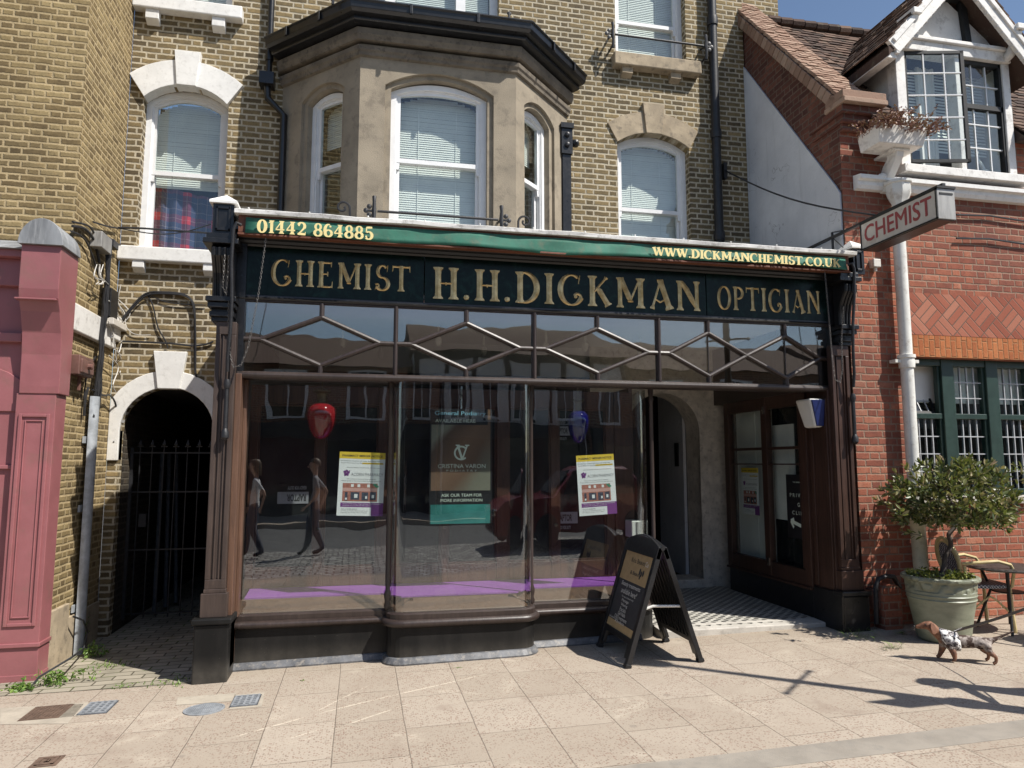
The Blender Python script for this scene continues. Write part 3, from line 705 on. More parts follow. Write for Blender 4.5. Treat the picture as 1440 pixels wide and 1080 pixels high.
# ================================================================== the chemist's building (stock brick)
main=thing('brick_building','tall yellow-brown stock brick building with a bay window above the chemist shop','building',(1.0,YB,0))
fmB=fm_front(YB)
def build_main():
    # openings
    L=dict(x0=-2.262,x1=-1.44,z0=3.70,zs=5.33,zt=5.50)
    Rw=dict(x0=2.885,x1=3.80,z0=3.95,zs=5.36,zt=5.51)
    U=dict(x0=2.885,x1=3.80,z0=6.44,zs=7.9,zt=8.05)
    arch=[(-2.30,-.1),(-1.44,-.1),(-1.44,1.91)]+arc(-1.87,1.91,.43,0,180,16)[1:]
    hole=lambda d: arch_hole(d['x0'],d['x1'],d['z0'],d['zs'],d['zt'])
    upc=[(-.19,6.3),(1.46,6.3),(1.46,7.9),(-.19,7.9)]
    ul=[(-2.28,6.40),(-1.45,6.40),(-1.45,7.9),(-2.28,7.9)]
    shop=[(-1.1,-.1),(4.5,-.1),(4.5,3.3),(-1.1,3.3)]
    mb=MB(); mb.wall([(-2.4,-.2),(4.575,-.2),(4.575,9.6),(-2.4,9.6)],[hole(L),hole(Rw),hole(U),arch,upc,ul,shop],fmB,.115)
    mb.box(4.45,4.575,1.402,7,3.3,9.6); 
    mb.build('wall',MT['stock'],main)
    # left arched window with blind and tartan curtain
    def cur(fm,w,a,b,d):
        mb=MB(); n=26; zt=4.52
        V=[]; 
        for i in range(n+1):
            u=a+(b-a)*i/n; wv=.018*math.sin(i*1.3)+.01*math.sin(i*.5)
            V.append((fm(u,3.72,d+.17+wv),fm(u,zt-.12*(i/n),d+.17+wv)))
        vs=[p for q in V for p in q]
        mb.add(vs,[(2*i,2*i+2,2*i+3,2*i+1) for i in range(n)])
        c=mb.build('curtain',MT['curtain'],w,smooth=True); c['label']='blue and red tartan curtain hung across the lower sash'
    sash(main,fmB,L['x0'],L['x1'],L['z0'],L['zs'],L['zt'],4.60,blind=4.50,curtain=cur,label='tall arched white sash window with a blind above and a tartan curtain below')
    arch_surround(main,fmB,L['x0']+.01,L['x1']-.01,L['zs'],L['zt'],.27,.05,MT['white'],.22,.09,splay=.15)
    mb=MB(); mb.box(-2.399,-1.33,YB-.10,YB+.1,3.60,3.745); mb.build('window_sill',MT['white'],main,bevel=.012)
    for px in (193,293):
        x=W(px,372,Y=1.3).x; mb=MB(); mb.prism([(x-.055,YB,3.49),(x-.055,YB-.085,3.53),(x-.055,YB-.085,3.60),(x-.055,YB,3.60)],(.11,0,0)); mb.build('sill_bracket',MT['white'],main,bevel=.006)
    # sill of the window above it
    mb=MB(); mb.box(-2.399,-1.33,YB-.11,YB+.1,6.27,6.41); mb.build('window_sill',MT['white'],main,bevel=.012)
    for px in (213,307):
        x=W(px,20,Y=1.3).x; mb=MB(); mb.prism([(x-.065,YB,6.13),(x-.065,YB-.085,6.17),(x-.065,YB-.085,6.27),(x-.065,YB,6.27)],(.13,0,0)); mb.build('sill_bracket',MT['white'],main,bevel=.006)
    sash(main,fmB,-2.28,-1.45,6.41,7.88,7.89,7.1,blind=6.5)
    # right arched window
    sash(main,fmB,Rw['x0'],Rw['x1'],Rw['z0'],Rw['zs'],Rw['zt'],4.60,blind=4.02,label='arched white sash window on the right behind the shop roof')
    arch_surround(main,fmB,Rw['x0'],Rw['x1'],Rw['zs'],Rw['zt'],.26,.02,MT['stone'],.24,.10,splay=.12)
    # upper right window with sill and guard rail
    sash(main,fmB,U['x0'],U['x1'],U['z0'],U['zs'],U['zt'],6.98,blind=6.5,label='upper white sash window above the stone sill')
    mb=MB(); mb.box(2.83,3.94,YB-.12,YB+.1,6.275,6.435); mb.build('window_sill',MT['stone'],main,bevel=.012)
    for px in (884,952):
        x=W(px,112,Y=1.3).x; mb=MB(); mb.prism([(x-.065,YB,6.17),(x-.065,YB-.08,6.20),(x-.065,YB-.08,6.275),(x-.065,YB,6.275)],(.13,0,0)); mb.build('sill_bracket',MT['stone'],main)
    guard(main,2.80,3.99,6.62,YB-.14,YB)
    # window above the bay
    mb=MB(); f=fmB
    fbox(mb,f,-.19,1.46,6.3,6.37,.09,.15); fbox(mb,f,-.19,1.46,7.83,7.9,.09,.15)
    for a,b in((-.19,-.10),(.16,.27),(.97,1.08),(1.37,1.46)): fbox(mb,f,a,b,6.37,7.83,.09,.15)
    w=mb.build('triple_window',MT['frame'],main)
    mb=MB()
    for a,b in((-.10,.16),(.27,.97),(1.08,1.37)): fbox(mb,f,a,b,6.37,7.83,.115,.12)
    mb.build('pane',MT['upglass'],w)
    blind_mesh(f,-.10,1.37,6.37,7.82,7.83,.2).build('blind',MT['blind'],w)
    mb=MB(); fbox(mb,f,-.2,1.47,6.28,7.92,.45,.46); mb.build('room_backing',MT['roomdark'],w)
    # passage arch, keystone
    mb=MB(); cx,cz=-1.87,1.91; n=18
    inn=[(-1.44,1.62)]+arc(cx,cz,.43,0,180,n)+[(-2.30,1.62)]
    out=[(-1.30,1.62)]+arc(cx,cz,.60,0,180,n)+[(-2.398,1.62)]
    out=[(max(u,-2.398),z) for u,z in out]
    fpoly(mb,fmB,inn+out[::-1],-.03,.12)
    fpoly(mb,fmB,[(cx-.10,2.325),(cx+.10,2.325),(cx+.155,2.70),(cx-.155,2.70)],-.055,.12)
    mb.build('passage_arch',MT['white'],main,bevel=.006)
    # passage tunnel
    mb=MB(); mb.box(-2.42,-2.30,YB+.11,8,-.1,2.5); mb.box(-1.44,-1.30,YB+.11,8,-.1,2.5); mb.build('passage_wall',MT['passagebrick'],main)
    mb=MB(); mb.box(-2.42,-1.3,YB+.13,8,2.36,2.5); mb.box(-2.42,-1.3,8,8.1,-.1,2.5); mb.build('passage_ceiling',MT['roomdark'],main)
    # downpipes
    mb=MB(); a=W(382,0,Y=YB-.08)
    mb.tube([(a.x,YB-.07,9.5),(a.x,YB-.07,5.62)],.032,10)
    mb.lathe((a.x,YB-.07,5.9),[(.042,-.05),(.042,.05)],10); p=W(377,88,Y=YB-.1)
    mb.box(p.x-.075,p.x+.07,YB-.17,YB-.01,5.55,5.68)
    q=W(398,200,Y=YB-.06)
    mb.tube([(p.x,YB-.09,5.56),(p.x+.01,YB-.09,5.42),(q.x,YB-.07,5.26),(q.x,YB-.07,3.7)],.036,10); mb.build('downpipe',MT['black'],main,smooth=True)
    mb=MB(); a=W(1004,100,Y=YB-.08).x
    mb.tube([(a,YB-.08,9.5),(a,YB-.08,3.7)],.052,12)
    for z in(7.0,5.55,4.28): mb.lathe((a,YB-.08,z),[(.064,-.06),(.068,0),(.064,.05)],12)
    mb.build('downpipe',MT['iron'],main,smooth=True)
    mb=MB(); a=W(796,250,Y=YB-.08).x
    mb.box(a-.05,a+.05,YB-.12,YB-.02,3.7,5.10); mb.box(a-.065,a+.065,YB-.14,YB-.02,5.1,5.40); mb.box(a-.075,a+.075,YB-.16,YB-.02,5.40,5.46)
    for z in (5.32,5.2): mb.lathe((a,YB-.145,z),[(.03,-.01),(.03,.012),(.012,.02)],12,ax=(0,-1,0))
    mb.lathe((a+.11,YB-.09,5.25),[(.0,-.05),(.035,-.035),(.05,0),(.035,.035),(0,.05)],12,ax=(0,1,0))
    mb.build('downpipe',MT['black'],main)
def guard(parent,x0,x1,z,yf,yw,scroll=True):
    mb=MB(); mb.tube([(x0+.03,yf,z),(x1-.03,yf,z)],.013,8)
    for x,s in((x0,-1),(x1,1)):
        mb.tube([(x,yf,z-.17),(x,yf-.02,z-.08),(x,yf,z),(x,yf-.015,z+.08),(x,yf,z+.14)],[.02,.016,.022,.016,.02],8)
        mb.tube([(x,yw,z-.14),(x,yf,z-.13)],.012,6); mb.tube([(x,yw,z+.04),(x,yf,z)],.012,6)
        for dz,dx in((0,.075),(.04,.045),(-.04,.045)):     # trefoil finial
            mb.lathe((x+s*dx,yf,z+dz),[(0,-.012),(.024,-.006),(.024,.006),(0,.012)],8,ax=(0,1,0))
        mb.tube([(x,yf,z),(x+s*.06,yf,z)],.012,6)
    return mb.build('guard_rail',MT['iron'],parent,smooth=True)
build_main()

# ------------------------------------------------------------------ the bay
def build_bay():
    A=(-.90,YB); B=(-.085,.62); Cc=(1.492,.62); D=(2.27,YB)
    faces=[(A,B),(B,Cc),(Cc,D)]
    ztop=5.86; zb=3.3
    mbw=MB(); trim=MB()
    specs=[]
    for k,(p,q) in enumerate(faces):
        fm=fm_plan(p,q); Ln=(Vector(q)-Vector(p)).length
        if k==1: u0=W(549,200,Y=.62).x-B[0]; u1=W(686,200,Y=.62).x-B[0]; z=(3.80,5.32,5.46)
        elif k==0: u0,u1=.36,.86; z=(3.80,5.32,5.42)
        else: u0,u1=.22,.74; z=(3.80,5.32,5.42)
        # rebate: outer step then the window opening
        H1=arch_hole(u0-.06,u1+.06,z[0]-.05,z[1]+.02,z[2]+.05)
        mbw.wall([(0,zb),(Ln,zb),(Ln,ztop),(0,ztop)],[H1],fm,.035)
        H2=arch_hole(u0,u1,z[0],z[1],z[2])
        fring(mbw,fm,H1,H2,.035,.16)
        specs.append((fm,u0,u1,z))
    # plain pilaster strip moulding and frieze bands
    mbw.build('bay_wall',MT['stucco'],main)
    P=[A,B,Cc,D]
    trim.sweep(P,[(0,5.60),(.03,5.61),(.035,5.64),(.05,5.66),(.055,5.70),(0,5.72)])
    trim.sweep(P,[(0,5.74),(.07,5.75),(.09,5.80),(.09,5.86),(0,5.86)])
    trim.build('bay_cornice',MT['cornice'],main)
    gm=MB(); gm.sweep(P,[(0,5.865),(.16,5.89),(.17,5.90),(.17,6.0),(0,6.0)])
    gm.sweep(P,[(.165,5.93),(.22,5.935),(.25,5.96),(.258,6.02),(.275,6.025),(.275,6.04),(.25,6.04),(.165,6.01)])
    for (a,b) in faces:      # gutter brackets
        for t in (.3,.72):
            a2=Vector(a); b2=Vector(b); d=(b2-a2).normalized(); n=Vector((d.y,-d.x)); c=a2.lerp(b2,t)+n*.268
            gm.obox((c.x,c.y,5.99),(d.x*.015,d.y*.015,0),(n.x*.012,n.y*.012,0),(0,0,.05))
    gm.build('bay_gutter',MT['black'],main,bevel=.004)
    rf=MB(); off=.15; Pn=[]
    rf.prism([(A[0]-.1,YB,6.0),(B[0]-.06,B[1]-off,6.0),(Cc[0]+.06,Cc[1]-off,6.0),(D[0]+.1,YB,6.0)],(0,0,.05)); rf.build('bay_roof',MT['grey_lead'],main)
    for k,(fm,u0,u1,z) in enumerate(specs):
        sash(main,fm,u0,u1,z[0],z[1],z[2]-.02,4.62,blind=3.9 if k==1 else 4.9,depth=.10,
             label=['narrow sash window in the left canted side of the bay','wide white sash window in the front of the bay','narrow sash window in the right canted side of the bay'][k])
    # roof-edge ironwork: guard rail and scrolls
    guard(main,W(526,298,Y=.42).x,W(705,318,Y=.42).x,W(615,303,Y=.42).z,.42,.62)
    mb=MB()
    for px,py,s in((482,292,1),(738,312,-1)):
        c=W(px,py,Y=.35); pts=[]
        for i in range(22):
            t=i/21; a=t*2.2*math.pi; r=.065*(1-t*.75); pts.append((c.x+s*r*math.cos(a),.35,c.z+r*math.sin(a)))
        mb.tube([(c.x+s*.07,.35,3.62)]+pts,.011,6)
    mb.build('scroll_bracket',MT['iron'],main,smooth=True)
    # small finials at the gutter corners
    mb=MB()
    for px,py in((468,8),(716,38)):
        c=W(px,py,Y=.45); mb.tube([(c.x,.45,6.0),(c.x,.45,6.16)],.014,6)
        for dx,dz in((-.04,.09),(.04,.09),(0,.15)): mb.lathe((c.x+dx,.45,6.0+dz),[(0,-.012),(.024,0),(0,.012)],8,ax=(0,1,0))
    mb.build('roof_finial',MT['iron'],main)
build_bay()

# ================================================================== left neighbour
left=thing('brick_building','ochre brick neighbour building at the left edge behind the red shopfront','building',(-3,.25,0))
def build_left():
    mb=MB(); mb.box(-9,-2.4,.25,1.39,-.3,9.6); mb.build('wall',MT['ochre'],left)
    # white stone band on the return
    mb=MB(); a=W(100,440,X=-2.36); b=W(165,495,X=-2.36)
    mb.box(-2.42,-2.355,.2,1.31,2.70,2.93); mb.box(-2.42,-2.33,1.14,1.36,2.78,3.02); mb.build('stone_band',MT['flaky'],left,bevel=.01)
    mb=MB(); mb.box(-2.41,-2.37,.245,.62,-.2,.42); mb.box(-2.41,-2.375,.62,1.36,-.2,.30); mb.build('plinth',MT['stone'],left,bevel=.006)
build_left()
# ================================================================== red brick building on the right
YR=-.28; XG=4.58
right=thing('brick_building','red brick building with herringbone panel and white gabled dormer on the right','building',(6.5,YR,0))
def tiles(mb,o,along,up,width,length,tw=.165,gauge=.10,th=.014):
    o=Vector(o); a=Vector(along).normalized(); u=Vector(up).normalized(); n=a.cross(u)
    if n.z<0: n=-n
    r=0; L=0
    while L<length:
        sh=(r%2)*tw/2
        k=-1
        while k*tw+sh<width:
            x0=max(0,k*tw+sh+.003); x1=min(width,(k+1)*tw+sh-.003); k+=1
            if x1-x0<.02: continue
            j=random.uniform(-.004,.006); tl=gauge*1.25
            c=o+a*((x0+x1)/2)+u*(L+tl/2)+n*(.010+j)
            uu=(u-n*.10+n*random.uniform(-.03,.03)).normalized(); nn=a.cross(uu); nn = nn if nn.z>0 else -nn
            mb.obox(c,a*(x1-x0)/2,uu*tl/2,nn*th/2)
        r+=1; L+=gauge
def build_right():
    ws=dict(x0=5.235,x1=8.6,z0=1.28,z1=2.63)
    fm=fm_front(YR)
    mb=MB()
    xl=W(1262,180,Y=YR).x; xr=W(1422,180,Y=YR).x; zb=W(1330,245,Y=YR).z
    mb.wall([(XG,-.2),(11,-.2),(11,4.95),(xr-.02,4.95),(xr-.02,zb-.02),(xl+.02,zb-.02),(xl+.02,4.95),(XG,4.95)],[[(ws['x0'],ws['z0']),(ws['x1'],ws['z0']),(ws['x1'],ws['z1']),(ws['x0'],ws['z1'])]],fm,.2)
    mb.build('wall',MT['red'],right); mb=MB()
    mb.prism([(XG+.004,YR+.004,-.2),(XG+.004,YR+.004,4.95),(XG+.004,YR+.004,5.10),(XG+.004,1.395,7.05),(XG+.004,1.395,-.2)],(.216,0,0))
    mb.prism([(XG+.03,1.397,6.0),(XG+.03,1.397,7.05),(XG+.03,1.9,7.6),(XG+.03,1.9,6.0)],(.19,0,0))
    mb.build('flank_wall',MT['redshade'],right)
    # corbelled kneeler at the foot of the gable
    k=MB()
    for i,(dx,dy,z0,z1) in enumerate(((0,.05,4.86,4.93),(.02,.09,4.93,5.01),(.05,.13,5.01,5.09))): k.box(XG-dx,XG+.40,YR-dy,YR+.4,z0,z1)
    k.build('kneeler',MT['redshade'],right,bevel=.004)
    # render panel
    mb=MB(); wy=[(1.395,3.3),(1.395,6.50),(-.20,4.34),(-.262,4.24),(-.262,3.3)]
    mb.prism([(XG-.018,y,z) for y,z in wy],(.018,0,0)); mb.build('render_panel',MT['render_white'],right)
    # sloping coping of tiles, in courses down the slope, with a dentil course below
    def zc(y): return 5.16+(y+.376)*1.163
    cp=MB(); sl=Vector((0,1,1.163)).normalized()
    tiles(cp,(XG-.06,-.44,zc(-.44)),(1,0,0),sl,.36,3.2,tw=.12,gauge=.062,th=.03)
    cp.build('gable_coping',MT['coping'],right)
    dn=MB(); nn=Vector((0,-1.163,1)).normalized()
    for i in range(26):
        c=Vector((XG-.02,-.36,zc(-.36)))+sl*(i*.115+.05)-nn*.07
        dn.obox(c,(.05,0,0),sl*.050,nn*.055)
    dn.box(XG-.07,XG+.42,YR-.19,YR+.12,5.09,5.14); dn.box(XG-.07,XG+.42,YR-.17,YR+.1,5.14,5.22)
    dn.build('coping_edge',MT['coping'],right,bevel=.006)
    # main roof
    rf=MB(); o0=Vector((XG+.27,-.42,zc(-.42)-.13))
    tiles(rf,o0,(1,0,0),sl,xl-.02-o0.x,2.72)
    tiles(rf,(xr+.02,o0.y,o0.z),(1,0,0),sl,10.3-xr,2.72)
    tiles(rf,Vector((xl-.02,o0.y,o0.z))+sl*1.3,(1,0,0),sl,xr-xl+.04,1.42)
    sec=[(-.45,zc(-.45)-.16),(1.42,zc(1.42)-.16),(3.2,5.4),(3.2,5.0),(-.27,4.96)]
    for a,b in((XG+.3,xl-.02),(xr+.02,10.3)): rf.prism([(a,y,z) for y,z in sec],(b-a,0,0))
    rf.prism([(xl-.02,.5,zc(.5)-.16),(xl-.02,1.42,zc(1.42)-.165),(xl-.02,3.2,5.4),(xl-.02,3.2,5.0),(xl-.02,.5,5.0)],(xr-xl+.04,0,0))
    for i in range(34): rf.tube([(XG+.36+i*.17,1.42,zc(1.42)-.06),(XG+.36+i*.17+.16,1.42,zc(1.42)-.05)],.06,8)
    rf.build('roof',MT['tile'],right)
    mb=MB(); c=W(1071,3,Y=2.0); mb.box(4.66,c.x+.18,1.9,2.5,6.5,9.5); mb.build('chimney',MT['stock'],right)
    # soldier arch + basket-weave panel
    mb=MB(); mb.box(5.215,9,YR-.012,YR+.18,2.632,2.845); mb.build('soldier_arch',MT['orange'],right)
    mb=MB(); mb.box(5.20,9,YR-.008,YR+.05,2.85,3.27); mb.build('herringbone_panel',MT['basket'],right)
    # ledge
    mb=MB(); mb.sweep([(W(1212,260,Y=-.4).x,YR),(10,YR)],[(0,4.27),(.05,4.275),(.07,4.31),(.07,4.35),(.11,4.36),(.11,4.40),(0,4.42)]); mb.build('ledge',MT['white'],right)
    # ---- green shop window
    y0=YR+.10
    wd=MB(); fr=lambda a,b,c,d,e0=0,e1=.06: wd.box(a,b,y0+e0,y0+e1,c,d)
    X=[ws['x0']]; 
    xs=[(5.235,5.29),(5.66,5.80),(6.19,6.33),(6.72,6.86),(7.25,7.39),(8.5,8.6)]
    for a,b in xs: fr(a,b,ws['z0'],ws['z1'],-.02,.08)
    fr(ws['x0'],ws['x1'],2.56,2.63,-.01,.08); fr(ws['x0'],ws['x1'],1.28,1.34,-.01,.08)
    for (a,b),(c,d) in zip(xs,xs[1:]):
        fr(b,c,2.03,2.085,-.005,.07)
        fr(b,b+.03,1.34,2.56,.005,.06); fr(c-.03,c,1.34,2.56,.005,.06)
    w=wd.build('green_window',MT['greenpaint'],right,bevel=.006); w['label']='dark green framed leaded window beneath the orange brick arch'
    pn=MB(); ld=MB(); first=True
    for (a,b),(c,d) in zip(xs,xs[1:]):
        for z0,z1,rows in((1.34,2.03,4),(2.085,2.56,3)):
            if first and z0>2: continue
            pn.box(b+.03,c-.03,y0+.03,y0+.034,z0,z1)
            nc=4 if c-b<.6 else 8
            for i in range(1,nc): x=b+.03+(c-b-.06)*i/nc; ld.box(x-.005,x+.005,y0+.022,y0+.042,z0,z1)
            for i in range(1,rows): z=z0+(z1-z0)*i/rows; ld.box(b+.03,c-.03,y0+.021,y0+.043,z-.005,z+.005)
        first=False
    pn.build('pane',MT['glass'],w); ld.build('leading',MT['leadline'],w)
    # the first top light swings in at its head
    op=MB(); og=MB(); ol=MB()
    def tilt(x,z,d=0): # hinge along the bottom rail
        t=R(27); h=z-2.09; return (x,y0+.05+h*math.sin(t)+d,2.09+h*math.cos(t))
    def tb(mb,xa,xb,za,zb,d0=0,d1=.025):
        vs=[tilt(x,z,d) for d in(d0,d1) for z in(za,zb) for x in(xa,xb)]
        mb.add(vs,[(0,1,3,2),(4,6,7,5),(0,4,5,1),(1,5,7,3),(3,7,6,2),(2,6,4,0)])
    a,b=5.30,5.65
    for q in((a,a+.025,2.09,2.50),(b-.025,b,2.09,2.50),(a,b,2.09,2.115),(a,b,2.475,2.50)): tb(op,*q)
    tb(og,a+.02,b-.02,2.11,2.48,.01,.013)
    for i in range(1,4): x=a+(b-a)*i/4; tb(ol,x-.005,x+.005,2.11,2.48,.005,.018)
    for z in(2.23,2.36): tb(ol,a+.02,b-.02,z-.005,z+.005,.004,.019)
    o=op.build('top_light',MT['blackmatt'],right); og.build('pane',MT['upglass'],o); ol.build('leading',MT['leadline'],o)
    # room behind: pale roller blind strip high up, dark below, amber globe lamp
    mb=MB(); mb.box(5.24,8.6,y0+.9,y0+.92,.9,2.75); mb.box(5.20,5.235,y0+.09,y0+.92,.9,2.75); mb.box(5.2,8.6,y0+.09,y0+.92,2.7,2.75); mb.box(5.2,8.6,y0+.09,y0+.92,.9,.95); mb.build('room_backing',MT['roomdark'],right)
    mb=MB(); mb.box(5.30,8.5,y0+.13,y0+.14,2.20,2.60); mb.build('roller_blind',MT['blind'],right)
    mb=MB(); c=W(1440,598,Y=.35); mb.lathe((c.x+.05,.35,c.z),[(0,-.07),(.045,-.055),(.07,0),(.045,.055),(0,.07)],16); mb.tube([(c.x+.05,.35,c.z+.06),(c.x+.05,.35,2.7)],.006,6); mb.build('globe_lamp',MT['bulb'],right,smooth=True)
    mb=MB(); mb.box(5.16,8.7,YR-.06,YR+.12,1.20,1.28); mb.build('window_sill',MT['stepstone'],right,bevel=.01)
    # ---- dormer
    zt=W(1340,80,Y=YR).z; xm=W(1347,150,Y=YR).x
    cx=(xl+xr)/2
    d=MB(); D=lambda a,b,c,e,y_0=-.03,y_1=.10: d.box(a,b,YR+y_0,YR+y_1,c,e)
    D(xl,xl+.11,zb,zt); D(xr-.09,xr,zb,zt); D(xl,xr,zt-.02,zt+.09,-.06,.1); D(xl-.06,xr+.10,zb-.075,zb+.01,-.14,.1); D(xl+.02,xr-.02,zb+.01,zb+.05,-.06,.1)
    D(xm-.03,xm+.03,zb+.05,zt-.02)
    D(xl-.03,xr+.05,zt+.09,zt+.13,-.09,.1)
    dm=d.build('dormer_frame',MT['flaky'],right,bevel=.006); dm['label']='white peeling dormer frame with leaded casements'
    # fixed light (black iron) with transom
    bl=MB(); gl=MB(); le=MB()
    a,b=xm+.03,xr-.09; zm=zb+.05+(zt-zb)*.56
    for q in((a,a+.03,zb+.05,zt-.02),(b-.03,b,zb+.05,zt-.02),(a,b,zt-.06,zt-.02),(a,b,zm-.03,zm+.02),(a,b,zb+.05,zb+.075)): bl.box(q[0],q[1],YR-.01,YR+.05,q[2],q[3])
    gl.box(a+.02,b-.02,YR+.02,YR+.024,zb+.07,zt-.05)
    for i in(1,2): x=a+(b-a)*i/3; le.box(x-.006,x+.006,YR+.012,YR+.032,zb+.07,zt-.05)
    for z in(zb+.07+(zm-zb)*.33,zb+.07+(zm-zb)*.66,zm+(zt-zm)*.45): le.box(a+.02,b-.02,YR+.011,YR+.033,z-.006,z+.006)
    lt=bl.build('fixed_light',MT['blackmatt'],right); gl.build('pane',MT['upglass'],lt); le.build('leading',MT['frame'],lt)
    # open casement hinged on the left jamb
    bl=MB(); gl=MB(); le=MB(); hx,hy=xl+.11,YR-.01; th=R(-13); wdt=xm-.03-hx+.01
    def cb(mb,u0,u1,z0,z1,e0,e1):
        vs=[]
        for e in(e0,e1):
            for z in(z0,z1):
                for u in(u0,u1): vs.append((hx+u*math.cos(th)-e*math.sin(th)*-1*0+(-math.sin(th))*e, hy+u*math.sin(th)+e*math.cos(th), z))
        mb.add(vs,[(0,1,3,2),(4,6,7,5),(0,4,5,1),(1,5,7,3),(3,7,6,2),(2,6,4,0)])
    z0,z1=zb+.085,zt-.02
    for q in((0,.03,z0,z1),(wdt-.035,wdt,z0,z1),(0,wdt,z1-.03,z1),(0,wdt,z0,z0+.03)): cb(bl,*q,0,.03)
    cb(gl,.02,wdt-.02,z0+.02,z1-.02,.012,.016)
    for i in(1,2): u=wdt*i/3; cb(le,u-.006,u+.006,z0+.02,z1-.02,.004,.024)
    for i in range(1,5): z=z0+(z1-z0)*i/5; cb(le,.02,wdt-.02,z-.006,z+.006,.003,.025)
    lt=bl.build('open_casement',MT['blackmatt'],right); gl.build('pane',MT['upglass'],lt); le.build('leading',MT['frame'],lt)
    blind_mesh(fm_front(YR),xl+.11,xr-.1,zb+.35,zt-.04,zt-.03,.22,gap=.035).build('blind',MT['blind'],right)
    mb=MB(); mb.box(xl,xr,YR+.6,YR+.62,zb-.1,zt+.1); mb.build('room_backing',MT['room'],right)
    mb=MB(); mb.box(xl+.48,xl+.66,YR+.20,YR+.23,zb+.1,zt-.05)
    for i in range(5): mb.tube([(xl+.46+i*.045,YR+.2+.015*(i%2),zb+.08),(xl+.46+i*.045,YR+.2+.015*(i%2),zt-.04)],.022,6)
    mb.build('net_curtain',MT['blind'],right)
    mb=MB(); c=W(1381,238,Y=YR+.08); pts=[]
    for i in range(16):
        t=i/15; pts.append((c.x+.035*math.sin(t*5.2+.5)-.02,YR+.08,zb+.08+t*.24))
    mb.tube(pts,[.022-.012*i/15 for i in range(16)],8); mb.lathe((c.x+.03,YR+.08,zb+.06),[(.04,0),(.04,.05),(.02,.07)],10); mb.build('ornament',MT['white'],right,smooth=True)
    # gable infill, bargeboards, struts
    za=W(1347,-40,Y=-.45).z; zl=W(1250,68,Y=-.45).z; hw=.87
    mb=MB(); mb.prism([(cx-hw+.22,YR+.02,zt+.13),(cx+hw-.22,YR+.02,zt+.13),(cx+.02,YR+.02,za-.2),(cx-.02,YR+.02,za-.2)],(0,.08,0)); mb.build('gable_panel',MT['flaky'],right)
    mb=MB()
    x=cx+.22; mb.bar((x,YR-.0,zt+.15),(x-.04,YR-.0,zt+.62),.07,.06); mb.bar((x-.03,YR,zt+.62),(x+.42,YR,zt+.18),.055,.05)
    mb.bar((cx-.25,YR,zt+.66),(cx+.28,YR,zt+.66),.07,.05)
    mb.build('gable_timbers',MT['blackmatt'],right)
    mb=MB()
    for s in(-1,1):
        a=Vector((cx+s*hw,-.47,zl)); b=Vector((cx,-.47,za)); nrm=(b-a).normalized()
        mb.bar(a,b,.17,.045); mb.bar(a+Vector((0,-.025,.06)),b+Vector((0,-.025,.06)),.05,.03)
        for i in range(14):
            p=a.lerp(b,.06+i*.066); mb.bar(p+Vector((0,0,-.12)),p+Vector((0,0,-.06)),.04,.04)
    bb=mb.build('bargeboard',MT['flaky'],right,bevel=.005)
    mb=MB()
    for s in(-1,1):
        mb=MB(); x=cx+s*(hw-.27) if s<0 else cx+hw-.22
        mb.tube([(x,YR-.02,zt+.02),(x,YR-.10,zt+.05),(x,YR-.17,zt+.16),(x,YR-.20,zt+.24)],[.05,.05,.04,.045],8); mb.box(x-.05,x+.05,YR-.26,YR-.02,zt+.24,zt+.30)
        mb.box(x-.045,x+.045,YR-.1,YR+.02,zt+.13,zt+.22)
        mb.build('gable_bracket',MT['flaky'],right,bevel=.006)
    # dormer roof
    for s in(-1,1):
        rf=MB(); up=(Vector((cx,0,za+.10))-Vector((cx+s*(hw+.06),0,zl+.02)))
        ln=up.length
        tiles(rf,(cx+s*(hw+.06),-.50,zl+.05),(0,1,0),up,1.9,ln,tw=.165,gauge=.10)
        rf.prism([(cx+s*(hw+.05),-.48,zl-.0),(cx,-.48,za+.06),(cx,-.48,za-.04),(cx+s*(hw+.05),-.48,zl-.09)],(0,1.8,0))
        rf.build('dormer_roof',MT['tile'],right)
    # cheeks
    for x in(xl+.03,xr-.07):
        mb=MB(); mb.box(x,x+.04,YR+.1,.9,zb-.2,zl+.1); mb.build('dormer_cheek',MT['white'],right)
    mb=MB(); mb.box(xl-.22,xl-.12,YR-.18,YR+.4,zl-.10,zl-.04); mb.build('eaves_board',MT['flaky'],right)
    # ---- rainwater goods
    px0=5.105; hx=W(1252,270,Y=YR-.12).x
    mb=MB(); 
    mb.lathe((px0,YR-.13,4.18),[(.06,-.12),(.07,-.06),(.10,.0),(.115,.04),(.115,.12),(.13,.13),(.13,.155),(.10,.155)],8,a0=R(22.5))
    mb.tube([(px0,YR-.10,4.08),(px0,YR-.10,1.12)],.058,14)
    for z in(2.55,): mb.lathe((px0,YR-.10,z),[(.07,-.05),(.075,0),(.07,.04),(.082,.045),(.082,.075),(.06,.08)],14); mb.box(px0-.13,px0+.13,YR-.11,YR-.03,z-.0,z+.03)
    mb.build('downpipe',MT['pipewhite'],right,smooth=True)
    mb=MB(); mb.tube([(px0+.01,YR-.10,1.10),(px0+.02,YR-.10,.60),(px0+.03,YR-.11,.12)],.066,14); mb.lathe((px0+.012,YR-.10,1.06),[(.085,-.05),(.09,0),(.085,.05),(.07,.06)],14); mb.build('downpipe',MT['pipecream'],right,smooth=True)
    # wires across the wall
    for py0,py1 in((302,308),(335,342)):
        mb=MB(); a=W(1345,py0,Y=YR-.03); pts=[(a.x+i*.4,YR-.03,a.z+.02*math.sin(i*1.7)) for i in range(14)]; mb.tube(pts,.010,6); mb.build('cable',MT['cable'],right)
